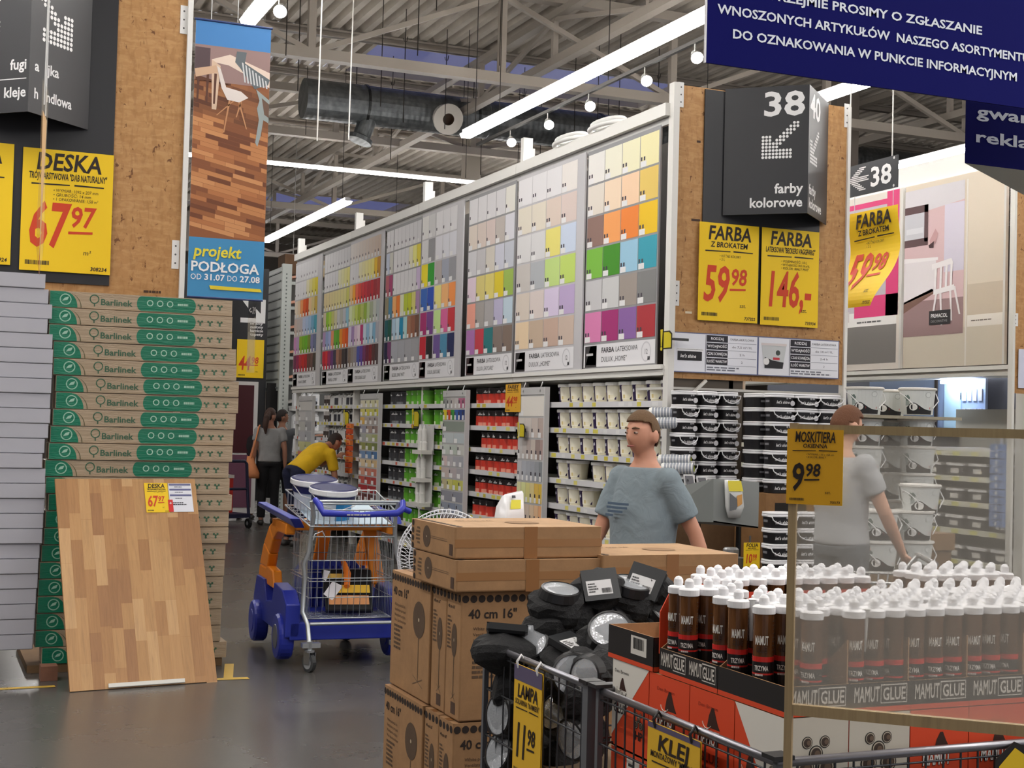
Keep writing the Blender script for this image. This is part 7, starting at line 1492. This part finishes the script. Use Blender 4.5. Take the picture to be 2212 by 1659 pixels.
# price cards on the rail
def rail_card(px0, py0, px1, py1, label, x, **k):
    a, b = PX(px0, py0, x), PX(px1, py1, x); r = empty('price_card', (x, a.y, a.z), 0, label, 'price sign', 'yellow price cards on the cages'); W = a.y-b.y; H = k.pop('H'); hd = k.pop('hd', .14)
    m = MB(); m.T = None; sign_face(m, (0, 0, -H), UW, EZ, W, H*(1-hd), unit='', bg=(222, 176, 40), bigcol=INK, **k); m.rect((-.0008, 0, 0), UW, EZ, 0, -H*hd, W, 0, (92, 84, 112), 'plastic'); m.prism([(.002, 0, 0), (.002, -W, 0), (.002, -W, -H), (.002, 0, -H)], (.003, 0, 0), (222, 176, 40), 'paper'); m.build('card', r)
    m = MB()
    for x_ in (.15, .85): m.tube([(.0, -W*x_, -.01), (-.006, -W*x_, .01), (.008, -W*x_, .03), (.02, -W*x_, .012)], .004, 6, (222, 222, 222) if 'LAMPA' in label else (30, 30, 30))
    m.build('hook', r); return r
rail_card(1112, 1432, 1172, 1450, 'tall yellow LAMPA price card, 11 98, hanging on the lamp cage', XC-.02, H=.34, title='LAMPA', sub='SOLARNA "KAMIEŃ"', big='11', small='98')
rail_card(1400, 1556, 1513, 1596, 'yellow KLEJ price card hanging on the glue cage rail', XC-.02, H=.3, hd=.045, title='KLEJ', sub='MONTAŻOWY "MAMUT"', big='18', small='98')
# ------------------------------------------------------------------ glue boxes
OR_, WB, BKK = (222, 74, 34), (226, 222, 212), (28, 24, 24)
def mammoth(m, o, u, v, s, txt=(240, 240, 236)):
    o, u, v = Vector(o), Vector(u), Vector(v); e = u.cross(v).normalized()*.0006
    m.poly([o+e+u*x*s+v*y*s for x, y in ((.42, .5), (.5, .78), (.62, .98), (.72, .98), (.82, .76), (.9, .62), (1.0, .5))], (58, 30, 20), 'paper')
    m.tube([o+e*2+u*(.42+.2*math.cos(t*.35+3.3))*s+v*(.62+.16*math.sin(t*.35+3.3))*s for t in range(8)], .012*s, 5, (236, 232, 220), 'paper')
    m.text('MAMUT', o+e*2+v*.08*s, u, v, .36*s, 1.0*s, 'L', 1, (40, 24, 18), 'paper', .05); m.text('MAMUT', o+e*3+v*.1*s+u*.015*s, u, v, .34*s, .96*s, 'L', 1, txt, 'paper', .05)
def five_rings(m, o, u, v, s):
    o, u, v = Vector(o), Vector(u), Vector(v); e = u.cross(v).normalized()*.0006
    for x, y, rr in ((.5, .58, .2), (.25, .85, .15), (.75, .85, .15), (.22, .25, .24), (.8, .25, .24)):
        c = o+u*x*s+v*y*s; m.disc(c+e, u, v, rr*s, 18, (30, 28, 26), 'paper'); m.disc(c+e*2, u, v, rr*s*.86, 18, (196, 186, 166), 'paper'); m.disc(c+e*3, u, v, rr*s*.72, 18, (70, 56, 48), 'paper'); m.disc(c+e*4+u*.03*s, u, v, rr*s*.4, 14, (112, 92, 76), 'paper')
def glue_box(wx, wy, h, left, front):
    r = empty('glue_box', (0, 0, 0), 0, 'box', 'box', 'glue boxes in the wire cage')
    m = MB(); m.box((0, 0, .001), (wx, wy, h-.001), OR_, 'paper', top=(196, 160, 120)); m.build('carton', r, .003)
    m = MB(); m.mat = 'paper'
    for st, o, u, W in ((left, Vector((-.0012, wy, 0)), -EY, wy), (front, Vector((0, -.0012, 0)), EX, wx)):
        e = u.cross(EZ)*.0006
        if st == 'O': m.rect(o, u, EZ, 0, 0, W, h, OR_); m.text('Den Braven', o+e+u*W*.2+EZ*h*.83, u, EZ, .009, W*.45, 'L', 0, (150, 40, 16)); mammoth(m, o+u*W*.2+EZ*h*.42, u, EZ, W*.5); m.text('GLUE', o+e+u*W*.22+EZ*h*.28, u, EZ, .022, W*.46, 'L', 1, (120, 36, 16))
        if st == 'WO':
            m.rect(o, u, EZ, 0, 0, W, h, OR_); m.poly([o+e, o+e+EZ*h, o+e+u*W+EZ*h, o+e+EZ*h*.12], WB); m.text('Den Braven', o+e*2+u*W*.06+EZ*h*.86, u, EZ, .009, W*.4, 'L', 0, BKK); mammoth(m, o+e+u*W*.06+EZ*h*.52, u, EZ, W*.34, WB); m.text('GLUE', o+e*2+u*W*.05+EZ*h*.4, u, EZ, .024, W*.36, 'L', 1, BKK)
            five_rings(m, o+e+u*W*.64+EZ*h*.3, u, EZ, W*.22); m.text('HP', o+e*2+u*W*.66+EZ*h*.18, u, EZ, .022, W*.2, 'L', 1, BKK)
        if st == 'OW':
            m.rect(o, u, EZ, 0, 0, W, h, OR_); m.poly([o+e+EZ*h, o+e+u*W+EZ*h, o+e+u*W, o+e+u*W*.86], WB); five_rings(m, o+e+u*W*.72+EZ*h*.42, u, EZ, W*.22); m.text('HP', o+e*2+u*W*.74+EZ*h*.28, u, EZ, .026, W*.2, 'L', 1, BKK); m.text('Den Braven', o+e+u*W*.06+EZ*h*.55, u, EZ, .009, W*.36, 'L', 0, (150, 40, 16)); mammoth(m, o+e+u*W*.08+EZ*h*.2, u, EZ, W*.4)
        if st == 'HP': m.rect(o, u, EZ, 0, 0, W, h, (206, 200, 186)); five_rings(m, o+u*W*.2+EZ*h*.42, u, EZ, W*.56); m.text('HP', o+e+u*W*.28+EZ*h*.2, u, EZ, .034, W*.42, 'L', 1, BKK)
        if st == 'BAR': m.rect(o, u, EZ, 0, 0, W, h, OR_); m.rect(o, u, EZ, 0, h*.3, W, h*.66, BKK); o = o+e; m.rect(o, u, EZ, W*.45, h*.2, W*.8, h*.95, WB); scribble(m, o+e+u*W*.5+EZ*h*.55, u, EZ, W*.26, h*.35, 6); barcode(m, o+e+u*W*.5+EZ*h*.25, u, EZ, W*.26, h*.22)
        m.rect(o, u, EZ, 0, 0, W, .004, (120, 40, 20))
    m.build('printed_faces', r); return r
GX, GY0 = 1.825, 2.69; BZ, BH = .773, .238
ysz = .212
left_styles = ['OW', 'O', 'O', 'WO']
for L, z in enumerate((BZ, BZ-BH-.002)):
    for i in range(4):
        st = left_styles[i] if L == 0 else ['WO', 'OW', 'WO', 'BAR'][i]
        b_ = glue_box(.17, ysz-.003, BH, st, 'HP' if (i == 0) else 'O'); b_.location = (GX, GY0+ysz*i, z)
        b_['label'] = 'glue box on the left cage side, %s from front corner, %s layer' % (ORD[i], ('upper', 'lower')[L])
    for i in range(1, 8):
        b_ = glue_box(.17, ysz*.9, BH, 'O', ('HP' if i < 2 else 'O') if L == 0 else ('O', 'HP')[i % 2]); b_.location = (GX+.1725*i, GY0, z)
        b_['label'] = '%s glue box on front cage side, %s from left corner, %s layer' % ('white ring-emblem' if ('HP' if i < 2 else 'O') == 'HP' and L == 0 else 'orange', ORD[i], ('upper', 'lower')[L])
m = MB(); m.box((GX+.18, GY0+ysz+.01, .468), (3.5, GY0+ysz*4-.02, BZ+BH), (190, 150, 110), 'card'); tag(m.build('carton'), 'inner cartons filling the glue cage', 'carton')
# trays with the cartridges
TZ = BZ+BH+.002; TX, TY = .171, .29
def tray(wx, wy, left, front, back=None, flaps=True, hf=.068):
    r = empty('display_tray', (0, 0, 0), 0, 'tray', 'tray', 'black display trays of the glue')
    m = MB(); K = (188, 146, 104); t = .003
    m.box((0, 0, 0), (wx, wy, t), K, 'card'); fr = .03
    for a, b, hh in (((0, 0), (wx, t), hf), ((0, wy-t), (wx, wy), hf), ((0, 0), (t, wy), hf), ((wx-t, 0), (wx, wy), hf)): m.box((*a, 0), (*b, hh), K, 'card')
    m.build('carton_tray', r)
    m = MB(); m.mat = 'paper'
    for lab, o, u, W in ((left, Vector((-.0012, wy, 0)), -EY, wy), (front, Vector((0, -.0012, 0)), EX, wx)):
        e = u.cross(EZ)*.0006; m.rect(o, u, EZ, 0, fr*.4, W, hf, BKK); m.rect(o, u, EZ, 0, 0, W, fr*.4, OR_)
        for q_ in range(len(lab or '') if lab in ('M', 'MM') else 0):
            if lab == 'MM': W = wy/2
            o = o+u*(W*q_); m.text('MAMUT', o+e+u*W*.06+EZ*.025, u, EZ, .033, W*.42, 'L', 1, (206, 200, 190), 'paper', .06); m.rect(o+e, u, EZ, W*.5, .019, W*.94, .063, (214, 208, 198)); m.rect(o+e*2, u, EZ, W*.512, .022, W*.928, .06, BKK); m.text('GLUE', o+e*3+u*W*.53+EZ*.027, u, EZ, .028, W*.38, 'L', 1, (214, 208, 198))
        if lab == 'B': m.rect(o+e, u, EZ, W*.52, .03, W*.86, .08, (216, 212, 204)); barcode(m, o+e*2+u*W*.57+EZ*.045, u, EZ, W*.24, .03)
    m.build('printed_band', r)
    if flaps:
        m = MB(); m.prism([(wx*.99, .004, hf), (wx*.99, wy*.45, hf), (wx*.99, .004, hf+.1)], (-.003, 0, 0), K, 'card'); m.prism([(.002, wy-.006, hf), (wx, wy-.006, hf), (wx, wy-.006, hf+.06), (wx*.4, wy-.006, hf+.05)], (0, .003, 0), K, 'card'); m.build('torn_flap', r)
    if back:
        m = MB(); m.prism([(.002, wy-.004, hf), (wx-.002, wy-.004, hf), (wx-.002, wy-.004, hf+back), (wx*.3, wy-.004, hf+back), (.002, wy-.004, hf+back*.5)], (0, .003, 0), (214, 70, 44), 'paper'); m.build('torn_back_panel', r)
    return r
NC = 7; TRY = []
for k in range(NC):
    o = tray(TX, TY, None, 'M'); o.location = (GX+k*(TX+.0015), GY0+.0, TZ); o['label'] = 'black glue tray in the front row of the cage, %s from the left corner' % ORD[k]
    o = tray(TX, TY, 'MM' if k == 0 else None, None, back=.14 if k in (1, 2, 3) else None, flaps=(k == 0)); o.location = (GX+k*(TX+.0015), GY0+TY+.002, TZ); o['label'] = 'black glue tray in the middle row, %s from the left side of the cage' % ORD[k]
    o = tray(TX, TY, None, 'M', flaps=False) if k else None
    if o: o.location = (GX+k*(TX+.0015), GY0+2*TY+.004, TZ); o['label'] = 'glue tray in the back row, %s from the left side of the cage' % ORD[k]
o = tray(.19, .26, 'B', None, flaps=False, hf=.09); o.location = (GX-.004, GY0+2*TY+.03, TZ); o['label'] = 'black cut-open tray with barcode beside the stone lamps'
m = MB(); q = Vector((GX+.004, GY0+2*TY+.012, TZ)); m.prism([q+Vector((0, 0, .05)), q+Vector((.16, 0, .05)), q+Vector((.16, 0, .225)), q+Vector((.1, 0, .235)), q+Vector((.03, 0, .215)), q+Vector((.0, 0, .16))], (0, .004, 0), OR_, 'paper')
m.text('MAMUT', q+Vector((.03, -.001, .14)), EX, EZ, .034, .11, 'L', 1, (60, 30, 20), 'paper'); m.text('GLUE', q+Vector((.03, -.001, .09)), EX, EZ, .034, .09, 'L', 1, (90, 24, 12), 'paper'); m.text('MAMUT', q+Vector((-.001, .0, .14)), UW, EZ, .001, .001); 
tag(m.build('torn_panel'), 'torn red MAMUT panel standing beside the black barcode tray', 'panel')
def cartridge(nozzle):
    r = empty('glue_cartridge', (0, 0, 0), 0, 'cartridge', 'glue cartridge', 'glue cartridges with white caps'); RR = .0252
    m = MB(); m.lathe([(RR, .002), (RR, .07), (RR, .074), (RR, .09), (RR, .1), (RR, .112)], 22, col=[(26, 23, 24), (206, 40, 34), (28, 24, 24), (26, 23, 24), (206, 40, 34)], mat='plastic'); m.build('label_wrap', r)
    m = MB(); m.lathe([(RR-.0006, .112), (RR-.0006, .212)], 22, mat='amber'); m.build('tube_body', r)
    m = MB(); m.mat = 'paper'; t = MB()
    def wrap(t, ang):
        v = []
        for x, _, z in t.v: a = ang+x/RR; v.append(((RR+.0006)*math.sin(a), -(RR+.0006)*math.cos(a), z))
        m.add(v, t.f, None, None); m.c[-len(t.f):] = t.c
    t.text('MAMUT', (-.016, 0, .14), EX, EZ, .02, .032, 'L', 1, (232, 228, 220), 'paper'); t.text('GLUE', (-.013, 0, .122), EX, EZ, .014, .026, 'L', 1, (66, 40, 26), 'paper'); wrap(t, -.75)
    t = MB(); t.text('TRZYMA', (-.017, 0, .08), EX, EZ, .011, .034, 'L', 1, (232, 228, 222), 'paper'); scribble(t, (-.015, 0, .066), EX, EZ, .03, .008, 1, (220, 210, 206)); wrap(t, -.75)
    t = MB()
    for i in range(9): t.rect((0, 0, 0), EX, EZ, .0, .118+i*.0095, .006, .12+i*.0095, (58, 34, 22)); t.rect((0, 0, 0), EX, EZ, .012, .118+i*.0095, .017, .12+i*.0095, (58, 34, 22))
    wrap(t, .35); t = MB(); t.rect((0, 0, 0), EX, EZ, -.008, .03, .006, .044, (206, 50, 60)); wrap(t, .35); m.build('printed_text', r)
    m = MB(); m.lathe([(RR, .21), (RR+.0018, .211), (RR+.0018, .226), (RR-.002, .229), (.011, .231), (.0125, .238), (.0115, .247), (.007, .253), (.001, .255)], 22, col=(236, 236, 238)); m.build('cap', r)
    if nozzle: m = MB(); m.lathe([(.0045, .13), (.0105, .228), (.014, .23), (.001, .232)], 12, c=(.031, -.014, 0), col=(232, 232, 230)); m.build('nozzle', r)
    return kids(r)
cg = [cartridge(False), cartridge(True)]; usedC = set(); R10 = random.Random(21)
def putg(x, y, z, label, noz=None):
    o = cg[(R10.random() < .33) if noz is None else noz]
    if o.name in usedC: o = dup(o, (0, 0, 0))
    usedC.add(o.name); o.location = (x, y, z); o.rotation_euler.z = R10.uniform(-.9, .5); o['label'] = label
for k in range(NC):
    for i in range(3):
        for j in range(5):
            if k == 0 and (i, j) in ((0, 0), (0, 1), (2, 0), (0, 3)): continue
            if R10.random() < .06: continue
            x0 = GX+k*(TX+.0015)+.0292+i*.0562; y0 = GY0+.0292+j*.0558
            putg(x0, y0, TZ+.004, 'glue cartridge, front row, %s tray from left, %s column, %s from the front' % (ORD[k], ORD[i], ORD[j]), False if i == 2 else None)
for i, j in ((0, 0), (1, 1), (2, 0), (2, 2), (0, 3), (1, 3), (2, 3), (0, 4), (1, 4), (2, 4)):
    putg(GX+.0292+i*.0562, GY0+TY+.002+.0292+j*.0558, TZ+.004, 'glue cartridge, middle row, leftmost tray, %s column, %s from the front' % (ORD[i], ORD[j]), False)
for k in range(3, NC):
    for i in range(3):
        for j in (0, 1): putg(GX+k*(TX+.0015)+.0292+i*.0562, GY0+TY+.002+.0292+j*.0558, TZ+.004, 'glue cartridge, middle row, %s tray from left, %s column, %s from the front' % (ORD[k], ORD[i], ORD[j]), False)
for k in range(1, NC):
    if k == 4: continue
    for i in range(3):
        for j in range(3): putg(GX+k*(TX+.0015)+.0292+i*.0562, GY0+2*TY+.004+.0292+j*.0558, TZ+.012, 'glue cartridge, back row, %s tray from left, %s column, %s from the front' % (ORD[k], ORD[i], ORD[j]), False)
a, b = PY(2150, 1655, YC1-.02), PY(2225, 1655, YC1-.02)
m = MB(); w_ = b.x-a.x; m.prism([(0, 0, -.12), (w_, 0, -.12), (w_, 0, 0), (w_*.55, 0, .02), (0, 0, -.02)], (0, .003, 0), (26, 24, 22), 'paper'); m.poly([(w_*.1, -.001, -.11), (w_*.95, -.001, -.11), (w_*.95, -.001, -.02), (w_*.55, -.001, .006), (w_*.1, -.001, -.035)], (226, 190, 30), 'paper')
o = m.build('yellow_price_holder'); o.location = (a.x, YC1-.02, ZR-.01); tag(o, 'black and yellow price holder on the front cage rail, bottom right corner', 'price holder')
# ------------------------------------------------------------------ mosquito screen
P0 = PD(1704, 1530, 2.92); zt_ = PD(1704, 922, 2.92).z; ang = math.radians(-43)
r = empty('mosquito_screen', (P0.x, P0.y, 0), ang, 'framed mosquito screen in front of the glue cage', 'mosquito screen'); L = 1.35; fwd = .0165; WO = (176, 156, 118)
zb_ = P0.z
m = MB(); m.box((-.008, -.01, 0), (.008, .01, zt_+.008), WO, 'oak'); m.build('frame_post', r); m = MB(); m.box((L, -.01, 0), (L+.016, .01, zt_+.008), WO, 'oak'); m.build('frame_post', r)
m = MB(); m.box((.008, -.009, zt_-.012), (L, .009, zt_+.006), (170, 152, 112), 'oak'); m.build('top_bar', r)
m = MB(); m.box((.008, -.009, zb_-.012), (L, .009, zb_+.010), WO, 'oak'); m.build('bottom_bar', r)
m = MB(); m.mat = 'net'; m.quad((.008, 0, zb_+.01), (L, 0, zb_+.01), (L, 0, zt_-.012), (.008, 0, zt_-.012)); m.build('netting', r)
a = PD(1694, 1076, 2.74); b = PD(1806, 925, 2.74-.03)
u = Vector((math.cos(ang), math.sin(ang), 0)); W = .114; H = .155
card_sign('price_sign', Vector((P0.x, P0.y, 0))-u*.012+u.cross(EZ)*.014+EZ*(zt_-H-.004), u, EZ, W, H, 'yellow MOSKITIERA price sign, 9 98, on the corner of the mosquito screen', None, title='MOSKITIERA', sub='OKIENNA', lines=('WYMIAR: 130 x 150 cm', 'KOLOR: BIAŁY'), big='9', small='98', code='705173', bg=(232, 172, 22), bigcol=INK)
# wire trolley behind the screen
q = PD(1830, 1240, 7.0)
r = empty('wire_trolley', (q.x, q.y, 0), math.radians(150), 'empty wire shopping trolley seen through the mosquito screen', 'shopping cart'); m = MB(); m.mat = 'metal'; m.col = (206, 208, 208)
for z, e in ((.95, 0), (.85, .02), (.72, .04), (.6, .06)): m.tube([(-.3+e, -.25+e, z), (.35-e, -.25+e, z), (.35-e, .25-e, z), (-.3+e, .25-e, z)], .008, 6, closed=True)
for i in range(14): x = -.28+i*.047; m.tube([(x, -.25, .95), (x*.8, -.2, .58), (x*.8, .2, .58), (x, .25, .95)], .005, 5)
m.build('wire_basket', r)
m = MB(); m.mat = 'metal'; m.col = (196, 198, 198); m.tube([(-.38, -.25, 1.05), (-.3, -.25, .95), (-.2, -.22, .3), (.35, -.22, .14)], .012, 8); m.tube([(-.38, .25, 1.05), (-.3, .25, .95), (-.2, .22, .3), (.35, .22, .14)], .012, 8); m.tube([(-.38, -.27, 1.05), (-.38, .27, 1.05)], .014, 8); m.build('frame', r)
for x, y in ((-.2, -.22), (-.2, .22), (.35, -.22), (.35, .22)):
    m = MB(); m.T = Matrix.Translation((x, y, .06)) @ Matrix.Rotation(math.pi/2, 4, 'X'); m.lathe([(.001, -.015), (.06, -.015), (.06, .015), (.001, .015)], 16, col=(40, 40, 42)); m.build('wheel', r)
    m = MB(); m.tube([(x, y, .06), (x, y, .3 if x < 0 else .15)], .01, 6, (150, 150, 152), 'metal'); m.build('wheel_fork', r)
# ------------------------------------------------------------------ tidy: copied roots keep no spare unplaced originals
for o in list(COL.objects):
    if o.parent is None and o.get('label') in ('tub', 'pail', 'can', 'jug', 'bucket', 'cartridge', 'carton', 'pack', 'plank carton', 'canister', 'box', 'lamp', 'tray'):
        for c in list(o.children_recursive): bpy.data.objects.remove(c)
        bpy.data.objects.remove(o)
